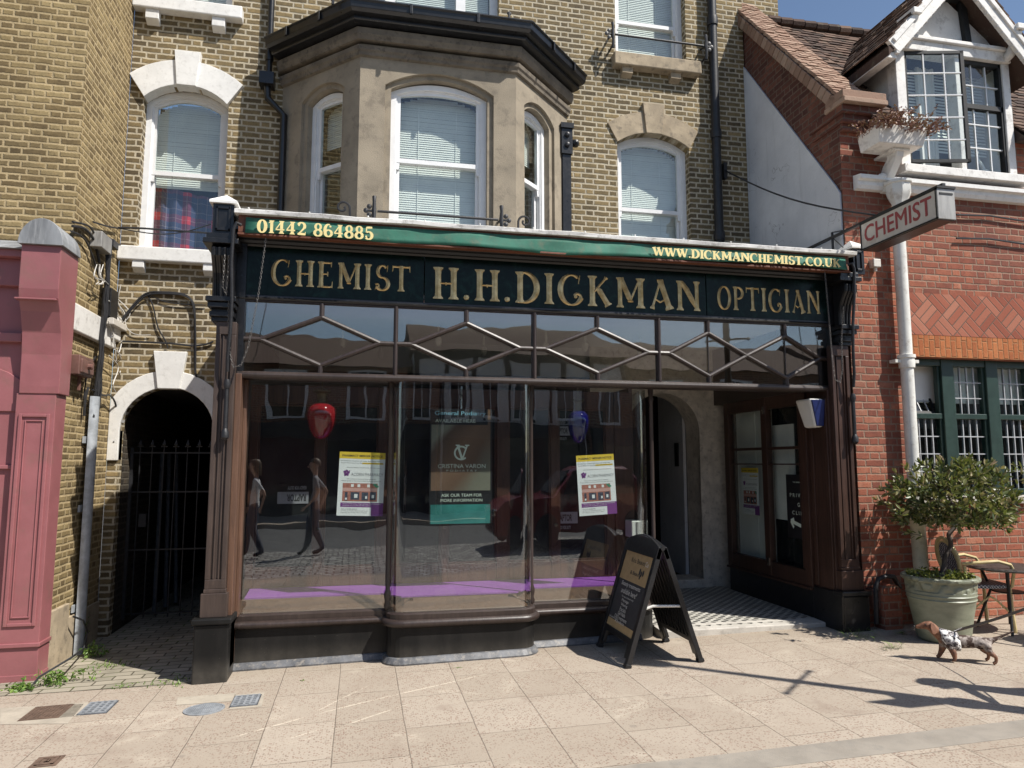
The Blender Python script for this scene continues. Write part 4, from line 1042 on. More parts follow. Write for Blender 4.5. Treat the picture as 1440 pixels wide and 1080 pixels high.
    mb=MB(); c=W(1231,372,Y=YR-.04); mb.box(c.x-.04,c.x+.04,YR-.07,YR,c.z-.03,c.z+.05); mb.tube([(c.x,YR-.035,c.z-.03),(c.x,YR-.035,c.z-.07)],.018,8); mb.build('wall_sensor',MT['signwhite'],right,bevel=.006)
build_right()
# planter trough on its bracket
tr=W(1255,190,Y=-.48)
trough=thing('planter_trough','white trough of dry reddish plants on a carved bracket below the gable kneeler','planter',(tr.x,-.50,tr.z))
def build_trough():
    a=W(1219,190,Y=-.50); b=W(1288,200,Y=-.50); z1=a.z+.05; z0=z1-.17
    y0,y1=-.66,-.36
    mb=MB(); 
    mb.add([(a.x+.03,y0+.04,z0),(b.x-.03,y0+.04,z0),(b.x-.03,y1,z0),(a.x+.03,y1,z0),(a.x,y0,z1),(b.x,y0,z1),(b.x,y1,z1),(a.x,y1,z1),(a.x+.03,y0+.03,z1),(b.x-.03,y0+.03,z1),(b.x-.03,y1-.03,z1),(a.x+.03,y1-.03,z1),(a.x+.03,y0+.03,z1-.05),(b.x-.03,y0+.03,z1-.05),(b.x-.03,y1-.03,z1-.05),(a.x+.03,y1-.03,z1-.05)],
      [(0,3,2,1),(0,1,5,4),(1,2,6,5),(2,3,7,6),(3,0,4,7),(4,5,9,8),(5,6,10,9),(6,7,11,10),(7,4,8,11),(8,9,13,12),(9,10,14,13),(10,11,15,14),(11,8,12,15),(12,13,14,15)])
    mb.build('trough_box',MT['flaky'],trough,bevel=.008)
    x=W(1252,225,Y=-.4).x; mb=MB()
    pts=[(x,-.55,z0),(x,-.53,z0-.07),(x,-.45,z0-.17),(x,-.36,z0-.27),(x,-.34,z0-.36),(x,-.28,z0-.36),(x,-.28,z0-.22),(x,-.33,z0-.12),(x,-.40,z0-.05),(x,-.40,z0)]
    mb.prism([(q[0]-.04,q[1],q[2]) for q in pts],(.08,0,0)); mb.lathe((x-.07,-.36,z0-.22),[(0,-.05),(.03,-.03),(.04,0),(.03,.03),(0,.05)],10,ax=(1,0,0)); mb.box(x-.09,x+.09,-.56,-.28,z0-.025,z0)
    mb.build('bracket',MT['flaky'],trough,bevel=.005)
    mb=MB(); rnd=random.Random(3)
    for i in range(120):
        p=Vector((rnd.uniform(a.x-.02,b.x+.05),rnd.uniform(y0-.02,y1),z1-.05)); d=Vector((rnd.uniform(-.5,.5),rnd.uniform(-.7,.2),rnd.uniform(.3,1))).normalized(); ln=rnd.uniform(.10,.27)
        pts=[p+d*ln*t+Vector((0,-.10*t*t,-.09*t*t)) for t in(0,.33,.66,1)]
        mb.tube(pts,.0035,4,cap=False)
        for q in range(16):
            t=rnd.uniform(.3,1); c=p+d*ln*t+Vector((rnd.gauss(0,.014),rnd.gauss(0,.014)-.10*t*t,rnd.gauss(0,.014)-.09*t*t)); leafquad(mb,c,rnd,.016)
    mb.build('plant',MT['deadplant'],trough,recalc=False)
def leafquad(mb,c,rnd,s,asp=.5,d=None):
    d=Vector(d) if d is not None else Vector((rnd.gauss(0,1),rnd.gauss(0,1),rnd.gauss(0,.8)))
    d.normalize(); n=Vector((rnd.gauss(0,1),rnd.gauss(0,1),rnd.gauss(0,1)+.6)); w=d.cross(n)
    if w.length<1e-4: w=d.orthogonal()
    w.normalize(); k=w.cross(d)
    mb.add([c-d*s,c-d*s*.2+w*s*asp+k*s*.12,c+d*s*.45+w*s*asp*.8+k*s*.1,c+d*s,c+d*s*.45-w*s*asp*.8+k*s*.1,c-d*s*.2-w*s*asp+k*s*.12],[(0,1,2,3),(0,3,4,5)])
build_trough()
# ================================================================== gilded display lettering (stroke built)
def ribbon(mb,pts,hw,fr,ridge,lift=0.0):
    """tapering stroke; fr(x,y,h)->3D; ridge = height of the centre line over the edge"""
    n=len(pts); vs=[]
    for i,(x,y) in enumerate(pts):
        a=pts[max(i-1,0)]; b=pts[min(i+1,n-1)]; tx,ty=b[0]-a[0],b[1]-a[1]; l=math.hypot(tx,ty) or 1; tx/=l; ty/=l
        w=hw[i] if isinstance(hw,(list,tuple)) else hw
        vs += [fr(x-ty*w,y+tx*w,0.003+lift),fr(x,y,.003+lift+ridge*min(1,w/.06)),fr(x+ty*w,y-tx*w,0.003+lift)]
    fs=[]
    for i in range(n-1):
        a=3*i; fs += [(a,a+1,a+4,a+3),(a+1,a+2,a+5,a+4)]
    fs += [(0,2,1),(3*n-3,3*n-2,3*n-1)]
    return mb.add(vs,fs)
def stem(x,y0,y1,w,fl=1.75):
    h=y1-y0
    return ([(x,y0),(x,y0+.035*h),(x,y0+.10*h),(x,y0+.22*h),(x,y1-.22*h),(x,y1-.10*h),(x,y1-.035*h),(x,y1)],[w*fl,w*fl,w*1.1,w,w,w*1.1,w*fl,w*fl])
def diag(x0,y0,x1,y1,w,f0=1.5,f1=1.5):
    P=[]; Wd=[]
    for t,k in((0,f0),(.05,f0),(.13,1.05),(.5,1),(.87,1.05),(.95,f1),(1,f1)): P.append((x0+(x1-x0)*t,y0+(y1-y0)*t)); Wd.append(w*k)
    return (P,Wd)
def ell(cx,cy,rx,ry,a0,a1,thick,thin,n=22):
    P=[];Wd=[]
    for i in range(n+1):
        a=R(a0+(a1-a0)*i/n); P.append((cx+rx*math.cos(a),cy+ry*math.sin(a))); Wd.append(thin+(thick-thin)*abs(math.cos(a)))
    return (P,Wd)
def curl(cx,cy,r,a0,a1,w0,w1,n=14,shr=.35):
    P=[];Wd=[]
    for i in range(n+1):
        t=i/n; a=R(a0+(a1-a0)*t); q=r*(1-(1-shr)*t); P.append((cx+q*math.cos(a),cy+q*math.sin(a))); Wd.append(w0+(w1-w0)*t)
    return (P,Wd)
def dot(x,y,r): return ([(x,y-r),(x,y-r*.7),(x,y),(x,y+r*.7),(x,y+r)],[r*.15,r*.75,r,r*.75,r*.15])
def glyph(ch,w=.075):
    t=w*.42; S=[]
    if ch=='I': return [stem(.16,0,1,w)],.32
    if ch=='H': return [stem(.16,0,1,w),stem(.62,0,1,w),diag(.16,.5,.62,.5,t*.8,1,1),([(.39,.52),(.39,.42)],[.05,.004])],.78
    if ch=='E': return [stem(.16,0,1,w),([(.16,.965),(.5,.965),(.56,.97)],[t,t,t*.7]),([(.56,1.0),(.56,.80)],[t*.9,t*.4]),([(.16,.53),(.42,.53)],[t*.9,t*.7]),([(.42,.62),(.42,.44)],[t*.7,t*.7]),([(.16,.035),(.52,.035),(.6,.05)],[t,t,t*.7]),([(.60,.0),(.62,.25)],[t*.9,t*.4])],.70
    if ch=='C' and w>.1: return [ell(.44,.5,.36,.49,52,312,w*1.05,t*.9),([(.66,.86),(.70,.98),(.66,.66)],[t*1.6,t*.8,t*.4])],.78
    if ch=='C': return [ell(.44,.5,.36,.49,58,330,w*1.05,t*.7),([(.66,.86),(.70,.98),(.66,.70)],[t*1.6,t*.5,t*.3]),curl(.60,.27,.17,-70,150,t*1.1,w*.55,shr=.45),dot(.57,.28,.055)],.84
    if ch=='M': return [stem(.15,0,1,w*.8),stem(.83,0,1,w),diag(.17,.98,.49,.24,w*1.0,1.2,.8),diag(.49,.24,.80,.98,t*.9,.9,1.2),([(.40,.21),(.49,.235),(.58,.21)],[t*.6,t*1.5,t*.6])],1.0
    if ch=='S': return [ell(.34,.745,.20,.235,40,270,w*.9,t*.9),ell(.33,.265,.25,.245,90,-150,w*1.0,t*.9),([(.49,.90),(.55,1.0),(.53,.74)],[t*1.3,t*.6,t*.3]),curl(.13,.17,.10,150,-60,t*1.1,w*.4,shr=.4),([(.10,.17),(.03,.02)],[t,t*.2])],.64
    if ch=='T': return [stem(.38,0,1,w),([(.02,.965),(.74,.965)],[t*1.1,t*1.1]),([(.03,1.0),(.01,.76)],[t,t*.35]),([(.73,1.0),(.75,.76)],[t,t*.35])],.78
    if ch=='D': return [stem(.16,0,1,w),ell(.26,.5,.42,.485,88,-88,w*1.1,t*.9),([(.10,.975),(.3,.985)],[t*.8,t*.8]),([(.08,.02),(.3,.015)],[t*.9,t*.8])],.80
    if ch=='K': return [stem(.16,0,1,w),diag(.20,.46,.62,.97,t*1.0,.8,1.8),diag(.34,.60,.68,.03,w*1.0,.8,1.5)],.80
    if ch=='A': return [diag(.10,0,.40,.99,t*1.0,2.2,1.1),diag(.38,.99,.70,0,w*1.05,1.2,1.6),([(.20,.34),(.37,.24),(.56,.34)],[t*.6,t*1.0,t*.6]),([(.28,.985),(.46,.985)],[t*.9,t*.9])],.80
    if ch=='N': return [stem(.14,0,1,w*.8),stem(.72,0,1,w*.75),([(.10,.97),(.22,.93),(.38,.70),(.56,.35),(.70,.06)],[t*.8,w*.9,w*1.05,w*1.0,t*.8])],.86
    if ch=='O': return [ell(.40,.5,.32,.48,0,360,w*1.0,t*.8,32)],.80
    if ch=='P': return [stem(.16,0,1,w),ell(.26,.735,.30,.245,90,-90,w*.95,t*.8),([(.16,.975),(.28,.978)],[t*.8,t*.8]),([(.16,.49),(.28,.49)],[t*.8,t*.8])],.66
    if ch=='W': return [diag(.08,.98,.33,.02,w,1.6,.7),diag(.33,.02,.53,.9,t,.8,1),diag(.48,.98,.75,.02,w,1.6,.7),diag(.75,.02,.97,.98,t,.8,1.8)],1.06
    if ch=='U': return [([(.15,1),(.15,.96),(.15,.88),(.15,.35)],[w*1.75,w*1.75,w,w]),ell(.40,.32,.25,.30,180,360,w,t),([(.65,.32),(.65,.88),(.65,.96),(.65,1)],[t,t,t*2.4,t*2.4])],.80
    if ch=='.': return [dot(.11,.085,.085)],.24
    if ch=='0': return [ell(.34,.5,.25,.48,0,360,w*1.15,t*.9,30)],.68
    if ch=='1': return [stem(.26,0,1,w),([(.26,.98),(.12,.84),(.06,.80)],[t,t,t*.5])],.46
    if ch=='2': return [ell(.32,.70,.23,.28,160,-35,w*1.0,t),([(.50,.54),(.30,.28),(.07,.06)],[w*.7,t*1.2,t]),([(.05,.06),(.30,.08),(.58,.06)],[w*.6,w*.9,w*.8]),([(.58,.0),(.61,.25)],[t,t*.4]),dot(.14,.76,.07)],.68
    if ch=='4': return [stem(.44,0,1,w),diag(.44,.98,.04,.33,t*.9,1,1),([(.02,.31),(.64,.31)],[t*1.2,t*1.2])],.70
    if ch=='8': return [ell(.34,.74,.19,.24,0,360,w*.85,t,24),ell(.34,.25,.24,.24,0,360,w*1.0,t,24)],.68
    if ch=='6': return [ell(.34,.5,.25,.48,70,290,w*1.1,t),ell(.34,.27,.24,.26,0,360,w*.95,t,24),dot(.48,.82,.075)],.68
    if ch=='5': return [([(.14,.97),(.12,.52)],[t*1.1,t*.9]),([(.13,.93),(.34,.95),(.56,.95)],[w*.7,w*.8,w*.7]),ell(.30,.30,.25,.30,125,-140,w*1.05,t),dot(.12,.20,.075)],.66
    return [],.36
def lettering(mb,s,x0,x1,z0,h,fr3,ridge=.009,w=.075,gap=.10,zslope=0,hs=None):
    adv=[glyph(c,w)[1] for c in s]; tot=sum(adv)+gap*(len(s)-1); k=(x1-x0)/tot; x=x0
    for c,a in zip(s,adv):
        for q,(P,Wd) in enumerate(glyph(c,w)[0]):
            ribbon(mb,P,Wd,lambda u,v,e,x=x:fr3(x+u*k,z0+v*h,e),ridge,q*(.0004 if ridge else .0016))
        x+=(a+gap)*k

# ================================================================== the chemist's shopfront
shop=thing('shop_front','dark Victorian wooden chemist shopfront with gilded fascia and lattice transom','shopfront',(1.7,-.2,.03))
YT=-.25                                   # plane of the transom lights and fascia
ZT0,ZT1=2.295,2.90
plan=[(-.93,-.10),(.245,-.10),(.245,-.18)]+[(.375+.13*math.cos(R(a)),-.18+.13*math.sin(R(a))) for a in(200,220,240,255,270)]+[(1.335,-.31)]+[(1.335+.13*math.cos(R(a)),-.18+.13*math.sin(R(a))) for a in(285,300,320,340)]+[(1.465,-.18),(1.465,-.10),(2.46,-.10)]+[(2.46+.17*math.cos(R(a)),.07+.17*math.sin(R(a))) for a in(285,305,325,345)]+[(2.63,.07),(2.66,.56)]
def build_front():
    Wd,Wk,Bk=MT['wood'],MT['wooddark'],MT['black']
    zf=lambda x,y:SL*x
    # stall riser, flashing, mouldings
    mb=MB(); mb.sweep(plan,[(0,-.15),(0,.30),(-.10,.30),(-.10,-.15)]); mb.build('stall_riser',MT['riser'],shop)
    mb=MB(); mb.sweep(plan[:-6],[(0,-.03),(.035,-.02),(.038,.012),(.012,.05),(0,.055)],zf); mb.build('flashing',MT['flash'],shop)
    mb=MB(); mb.sweep(plan,[(-.05,.295)]+[(.005+.045*math.sin(R(a)),.325-.033*math.cos(R(a))) for a in(20,50,80,110,140,160)]+[(-.05,.357)]); mb.build('sill_moulding',MT['wooddark'],shop,smooth=True)
    mb=MB(); mb.sweep(plan,[(-.12,.357),(.012,.357),(.012,.392),(-.005,.402),(-.03,.405),(-.12,.405)]); mb.build('sill',MT['wooddark'],shop)
    mb=MB(); mb.sweep(plan[:-3],[(-.05,.404),(-.055,.412),(-.175,.485),(-.21,.485),(-.21,.404)]); mb.build('sloping_sill_board',MT['woodlight'],shop)
    # glass
    gp=MB()
    n=len(plan)
    def pane(pts,z0,z1,name='display_glass',mat='oldglass'):
        mb=MB(); mb.sweep(pts,[(-.030,z0),(-.024,z0),(-.024,z1),(-.030,z1)]); o=mb.build(name,MT[mat],shop,smooth=True); return o
    i1=plan.index((.245,-.18)); 
    pane([(-.93,-.10),(.235,-.10)],.405,2.27)
    pane([(.262,-.10)]+plan[i1:-9]+[(1.448,-.10)],.405,2.27)['label']='curved bow-fronted display glass in the middle of the front'
    pane([(1.475,-.10)]+plan[-7:],.405,2.27)
    # slender turned posts
    mb=MB()
    def post(x,y,z0=.40):
        p=MB(); p.lathe((x,y,0),[(.022,z0),(.032,z0+.03),(.022,z0+.06),(.03,z0+.10),(.03,z0+.13),(.019,z0+.16),(.019,2.16),(.027,2.18),(.019,2.21),(.026,2.25),(.026,2.28)],12); p.build('mullion_post',MT['wooddark'],shop,smooth=True)
    post(.248,-.115); post(1.462,-.115); post(2.632,-.02)
    # left jamb of the display, seen past the pilaster
    mb=MB(); mb.box(-.975,-.93,-.30,.0,.05,2.30); mb.box(-.93,-.905,-.16,-.06,.40,2.27); mb.build('window_jamb',MT['woodlight'],shop,bevel=.004)
    # soffit behind the transom bar, ceilings
    mb=MB(); mb.box(-.93,4.36,YT+.03,-.05,2.275,2.295); mb.build('soffit',Wk,shop)
    # ---- transom lights
    xa,xb=-.937,4.362; M=[W(556,500,Y=YT).x,W(751,500,Y=YT).x,W(926,500,Y=YT).x]
    fr=MB(); B=.034
    fr.tube([(xa-.03,YT-.012,ZT0),(xb+.03,YT-.012,ZT0)],.030,12)
    fr.box(xa-.04,xb+.04,YT-.02,YT+.03,ZT1-.005,ZT1+.03)
    fr.box(xa-.04,xa,YT-.015,YT+.03,ZT0,ZT1); fr.box(xb,xb+.04,YT-.015,YT+.03,ZT0,ZT1)
    for m in M: fr.box(m-.018,m+.018,YT-.02,YT+.03,ZT0+.02,ZT1-.006); fr.tube([(m,YT-.02,ZT0),(m,YT-.02,ZT1)],.014,8)
    f_=fr.build('transom_frame',MT['wooddark'],shop,bevel=0)
    lt=MB()
    def bar(p,q): 
        a=Vector((p[0],YT-.008,p[1])); b=Vector((q[0],YT-.008,q[1])); lt.tube([a,b],.0195,8); lt.bar(a+Vector((0,.012,0)),b+Vector((0,.012,0)),.038,.018)
    zc=2.585; top,bot=2.785,2.385
    segs=[(xa,M[0]),(M[0],M[1]),(M[1],M[2])]
    for k,(l,r) in enumerate(segs):
        cx=(l+r)/2; s=.13 if k!=2 else .10
        for z in(top,bot): bar((l+s,zc),(cx,z)); bar((cx,z),(r-s,zc))
        bar((l,zc),(l+s,zc)); bar((r-s,zc),(r,zc)); bar((cx,top),(cx,ZT1)); bar((cx,bot),(cx,ZT0))
    l,r=M[2],xb; s=.10; c1=W(995,470,Y=YT).x; c2=W(1103,475,Y=YT).x; cm=W(1049,500,Y=YT).x
    for z in(top,bot): bar((l+s,zc),(c1,z)); bar((c1,z),(cm,zc)); bar((cm,zc),(c2,z)); bar((c2,z),(r-s,zc))
    bar((l,zc),(l+s,zc)); bar((r-s,zc),(r,zc))
    for c in(c1,c2): bar((c,top),(c,ZT1)); bar((c,bot),(c,ZT0)); lt.tube([(c,YT,bot),(c,YT,top)],.006,6)
    lt.build('lattice_bars',MT['wooddark'],shop,smooth=True)
    for l,r in segs+[(M[2],xb)]:
        mb=MB(); mb.box(l,r,YT+.008,YT+.012,ZT0,ZT1); mb.build('transom_pane',MT['transglass'],shop)
    # ---- fascia
    mb=MB(); fx0,fx1=-.985,4.40
    j=[fx0,.50,3.10,fx1]
    for a,b in zip(j,j[1:]): mb.box(a+.004,b-.004,YT-.012,YT+.02,2.945,3.345)
    fb=mb.build('fascia_board',MT['fascia'],shop,bevel=.003)
    fr3=lambda u,z,e:(u,YT-.013-e,z)
    for s,x0,x1,z0,h,w in(('CHEMIST',W(381,402,Y=YT).x,W(577,411,Y=YT).x,3.032,.218,.085),('H.H.DICKMAN',W(608,420,Y=YT).x,W(985,438,Y=YT).x,2.985,.275,.085),('OPTICIAN',W(1008,436,Y=YT).x,W(1153,440,Y=YT).x,3.012,.222,.085)):
        mb=MB(); lettering(mb,s,x0,x1,z0,h,fr3,.010,w,.11); mb.build('gilded_lettering',MT['gold'],fb)
    mb=MB()
    mb.sweep([(fx0-.03,YT),(fx1+.03,YT)],[(-.02,2.90),(.03,2.905),(.035,2.915),(.02,2.93),(.018,2.945),(-.02,2.945)])
    mb.sweep([(fx0-.03,YT),(fx1+.03,YT)],[(-.02,3.345),(.02,3.345),(.03,3.36),(.05,3.365),(.06,3.385),(.10,3.39),(.12,3.41),(.12,3.43),(.17,3.435),(.17,3.46),(-.02,3.46)])
    mb.build('fascia_moulding',Bk,shop)
    # flat roof with white lead edge
    mb=MB(); mb.box(-1.0,4.52,YT-.02,1.39,3.46,3.555); mb.build('roof',MT['grey_lead'],shop)
    mb=MB(); xs=[-1.0+i*.23 for i in range(25)]
    pr=[]
    for x in xs:
        dz=random.uniform(-.006,.006); pr.append([(x,-.515+random.uniform(-.004,.004),3.535+dz),(x,-.52,3.565+dz),(x,-.47,3.585+dz),(x,.2,3.60),(x,.2,3.57),(x,-.47,3.535)])
    vs=[p for q in pr for p in q]; fs=[]
    for i in range(len(pr)-1):
        for k in range(6): fs.append((6*i+k,6*i+6+k,6*i+6+(k+1)%6,6*i+(k+1)%6))
    fs+= [tuple(range(6)),tuple(range(6*len(pr)-6,6*len(pr)))[::-1]]
    mb.add(vs,fs)
    for i in range(0,24,2): x=xs[i]+.1; mb.lathe((x,-.49,3.582),[(.007,0),(.007,.006),(.003,.010)],8)
    mb.build('lead_edge',MT['lead_white'],shop)
    # ---- pilasters with consoles and capped boxes
    def pil(x0,x1,px0,px1,bx0,bx1,cx0,cx1,yb,side):
        gb=SL*x0-.05
        mb=MB(); mb.box(px0,px1,-.40,yb,gb,.40); mb.box(px0-.02,px1+.02,-.42,yb,.40,.445); mb.build('plinth',MT['black'] if side>0 else MT['riser'],shop,bevel=.01)
        mb=MB(); m=(x0+x1)/2
        mb.box(x0-.02,x1+.02,-.37,yb,.445,.62); mb.box(x0-.005,x1+.005,-.355,yb,.62,.65)
        mb.box(x0,x1,-.33,yb,.65,2.70)
        w=x1-x0
        for a,b,d in((x0,x0+.035,.02),(x1-.035,x1,.02),(x0+.05,x0+.062,.012),(x1-.062,x1-.05,.012)): mb.box(a,b,-.33-d,-.33,.72,2.60)
        mb.box(x0,x1,-.35,-.33,2.60,2.70); mb.box(x0,x1,-.35,-.33,.65,.72)
        mb.build('pilaster_shaft',MT['pilwood'] if side<0 else MT['wood'],shop,bevel=.004)
        mb=MB()
        for q in((2.70,.36,.0),(2.735,.39,.01),(2.77,.37,.0),(2.80,.42,.02),(2.845,.44,.03)): mb.box(cx0-q[2],cx1+q[2],-q[1],yb,q[0],q[0]+.04)
        # scrolled console
        pts=[(-.30,2.885),(-.36,2.885),(-.365,2.94),(-.37,3.0),(-.39,3.08),(-.43,3.15),(-.47,3.20),(-.475,3.26),(-.44,3.29),(-.30,3.29)]
        mb.prism([(cx0,y,z) for y,z in pts],(cx1-cx0,0,0))
        nf=4
        for i in range(nf):
            x=cx0+(cx1-cx0)*(i+.5)/nf; mb.tube([(x,y-.004,z) for y,z in pts[1:8]],.014,6)
        mb.box(cx0-.06,cx1+.04,-.50,yb,3.29,3.33); mb.box(cx0-.04,cx1+.02,-.48,yb,3.33,3.375)
        mb.build('console',MT['black'],shop,bevel=.004)
        mb=MB(); mb.box(bx0,bx1,-.44,-.22,3.375,3.625)
        a,b,c,d=bx0+.025,bx1-.025,3.405,3.60
        for q in((a,b,c,c+.02),(a,b,d-.02,d),(a,a+.015,c,d),(b-.015,b,c,d)): mb.box(q[0],q[1],-.452,-.44,q[2],q[3])
        mb.build('end_box',MT['black'],shop,bevel=.003)
        mb=MB(); e=.025; zz=3.625; X0,X1,Y0,Y1=bx0-e,bx1+e,-.465,-.195; cxm=(bx0+bx1)/2
        mb.add([(X0,Y0,zz),(X1,Y0,zz),(X1,Y1,zz),(X0,Y1,zz),(X0,Y0,zz+.02),(X1,Y0,zz+.02),(X1,Y1,zz+.02),(X0,Y1,zz+.02),(cxm,-.33,zz+.11)],[(0,3,2,1),(0,1,5,4),(1,2,6,5),(2,3,7,6),(3,0,4,7),(4,5,8),(5,6,8),(6,7,8),(7,4,8)])
        mb.build('pyramid_cap',MT['lead_white'],shop)
    pil(-1.125,-.975,-1.175,-.93,-1.172,-1.015,-1.165,-1.005,-.10,-1)
    pil(4.315,4.50,4.28,4.545,4.535,4.655,4.40,4.53,YR-.0,1)
    # panelled side of the right pilaster / lobby cheek
    mb=MB(); mb.box(4.29,4.33,-.30,.20,.10,2.28); mb.box(4.275,4.29,-.28,-.24,.45,2.2); mb.box(4.275,4.29,-.06,-.02,.45,2.2); mb.build('lobby_cheek',MT['wood'],shop,bevel=.004); mb=MB(); mb.box(4.268,4.32,-.395,.03,.06,.43); mb.build('cheek_plinth',MT['black'],shop,bevel=.006)
    # ---- interior of the display
    Y0=.55
    mb=MB(); poly=[(-.90,.10),(.20,.10),(.36,-.08),(1.34,-.08),(1.50,.10),(2.40,.10),(2.52,.20),(2.55,Y0),(-.92,Y0)]
    mb.prism([(x,y,.485) for x,y in poly],(0,0,.012)); mb.build('display_shelf',MT['purple'],shop)
    mb=MB()
    sx=[(-.97,-.90),(-.395,-.31),(.16,.25),(.25,.33),(.75,.82),(1.28,1.40),(1.815,1.90),(2.38,2.47)]
    zt=2.30
    for a,b in sx: mb.box(a,b,Y0-.02,Y0+.03,.50,zt)
    for z0,z1 in((.50,.66),(2.13,zt)): 
        for (a,b),(c,d) in zip(sx,sx[1:]): mb.box(b,c,Y0-.015,Y0+.03,z0,z1)
    for (a,b),(c,d) in zip(sx,sx[1:]):
        if c-b>.2:
            for q in((b,b+.015,.66,2.13),(c-.015,c,.66,2.13),(b,c,.66,.68),(b,c,2.11,2.13)): mb.box(q[0],q[1],Y0-.005,Y0+.01,q[2],q[3])
    sc=mb.build('cupboard_screen',MT['screenwood'],shop,bevel=.004)
    mb=MB()
    for x in(-.352,.785,1.857): mb.lathe((x,Y0-.02,1.0),[(.006,0),(.016,.012),(.018,.02),(0,.03)],10,ax=(0,-1,0))
    mb.build('knob',MT['brass'],sc,smooth=True)
    mb=MB()
    for (a,b),(c,d) in zip(sx,sx[1:]):
        if c-b>.2: mb.box(b+.01,c-.01,Y0+.012,Y0+.018,.67,2.12)
    mb.build('screen_pane',MT['darkpane'],sc)
    mb=MB(); mb.box(2.47,2.58,Y0-.03,Y0+.03,.40,2.30); mb.box(2.58,2.66,Y0-.02,Y0+.05,.2,2.30); mb.box(2.64,2.68,.56,1.84,.1,2.35); mb.build('end_panel',MT['screenwood'],shop,bevel=.004)
    mb=MB(); mb.box(-1.13,-.93,-.28,-.12,2.28,3.46); mb.build('console_backing',MT['black'],shop)
    mb=MB(); mb.box(4.36,4.50,-.28,-.12,2.28,3.46); mb.build('console_backing',MT['black'],shop)
    # room
    mb=MB(); mb.box(-1.08,4.46,YT+.02,4.2,2.985,3.02); mb.build('ceiling',MT['ceil'],shop)
    mb=MB(); mb.box(-1.10,4.46,4.2,4.25,-.1,3.0); mb.box(-1.12,-1.08,.0,4.2,-.1,3.0); mb.box(4.42,4.46,.1,4.2,-.1,3.0); mb.box(-1.1,2.6,-.0,4.2,-.06,-.02); mb.box(3.0,3.2,2.6,2.8,2.3,2.98); mb.build('interior_wall',MT['room'],shop)
    mb=MB()
    for x,y in((-.2,1.2),(.75,.9),(1.3,1.4),(1.9,1.0),(2.3,.9),(.2,1.9),(3.0,1.1)): mb.tube([(x,y,2.98),(x,y,2.86)],.012,8); mb.lathe((x,y,2.78),[(.02,.08),(.035,.06),(.03,0),(0,-.02)],10)
    mb.box(-.9,3.9,1.95,2.0,2.62,2.98)
    mb.build('ceiling_spotlight',MT['whiteplastic'],shop,smooth=True)
    # ---- entrance lobby
    mb=MB(); mb.box(2.66,4.30,-.05,1.9,-.05,.125); o=mb.build('lobby_floor',MT['mosaic'],shop)
    mb=MB(); mb.add([(2.64,-.14,-.05),(4.28,-.14,-.05),(4.28,.05,-.05),(2.64,.05,-.05),(2.64,-.14,.117),(4.28,-.14,.122),(4.28,.05,.129),(2.64,.05,.129)],[(0,3,2,1),(4,5,6,7),(0,1,5,4),(1,2,6,5),(2,3,7,6),(3,0,4,7)]); mb.build('threshold_step',MT['stepstone'],shop,bevel=.008)
    fl=fm_front(1.85); aw=MB(); ax0,ax1=3.11,4.045; r=(ax1-ax0)/2; spz=1.97
    hole=[(ax0,.1),(ax1,.1),(ax1,spz)]+arc((ax0+ax1)/2,spz,r,0,180,18)[1:]
    aw.wall([(2.66,.05),(4.42,.05),(4.42,2.99),(2.66,2.99)],[hole],fl,.34)
    fring(aw,fl,[(ax0-.10,.14),(ax1+.10,.14),(ax1+.10,spz)]+arc((ax0+ax1)/2,spz,r+.10,0,180,18)[1:],hole[:],-.025,.02)
    aw.build('stone_doorway',MT['stone_grey'],shop)
    mb=MB(); mb.box(ax0-.1,ax1+.1,1.80,2.2,.1,.22); mb.build('door_step',MT['stone_grey'],shop,bevel=.01)
    mb=MB(); mb.box(4.00,4.04,2.2,2.95,.2,2.5); mb.build('hall_wall',MT['render_white'],shop)
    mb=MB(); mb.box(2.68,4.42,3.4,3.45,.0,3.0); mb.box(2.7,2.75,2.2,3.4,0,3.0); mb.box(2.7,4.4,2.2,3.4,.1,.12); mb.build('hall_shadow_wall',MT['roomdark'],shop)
    mb=MB(); mb.box(3.985,4.0,2.32,2.42,1.55,1.85); mb.build('wall_plaque',MT['blackmatt'],shop)
    # right-hand lobby window
    mb=MB(); xw=4.30; ys=[(.02,.12),(.72,.82),(1.52,1.62)]
    for a,b in ys: mb.box(xw-.04,xw+.03,a,b,.40,2.30)
    for z0,z1 in((.40,.56),(2.17,2.30),(1.735,1.765),(1.575,1.59)): mb.box(xw-.035 if z1-z0>.1 else xw-.02,xw+.03,.12,1.52,z0,z1)
    mb.box(xw-.06,xw+.03,.02,1.62,.385,.41)
    lw=mb.build('lobby_window',MT['wood'],shop,bevel=.004)
    mb=MB(); mb.box(xw-.02,xw+.03,.02,1.62,.10,.385); mb.build('riser_panel',MT['black'],lw)
    mb=MB(); mb.box(xw+.0,xw+.004,.12,1.52,.56,2.17); mb.build('pane',MT['glass'],lw)
    mb=MB(); mb.box(xw+.09,xw+.10,.82,1.56,.45,2.25); mb.box(xw+.09,xw+.10,.42,.80,1.0,2.0); mb.box(xw+.085,xw+.09,1.145,1.155,.5,2.2); mb.build('white_screen',MT['blind'],lw)
    mb=MB(); mb.box(xw+.102,xw+.11,.05,1.6,.4,2.3); mb.build('window_backing',MT['darkpane'],lw)
    mb=MB(); mb.box(xw-.05,xw-.035,.745,.775,.52,.60); mb.box(xw-.05,xw-.035,.745,.775,2.12,2.20); mb.build('latch',MT['chrome'],lw)
    mb=MB(); mb.box(4.26,4.46,YT+.02,1.88,2.30,2.99); mb.build('lobby_upper_panel',MT['wooddark'],shop)
build_front()

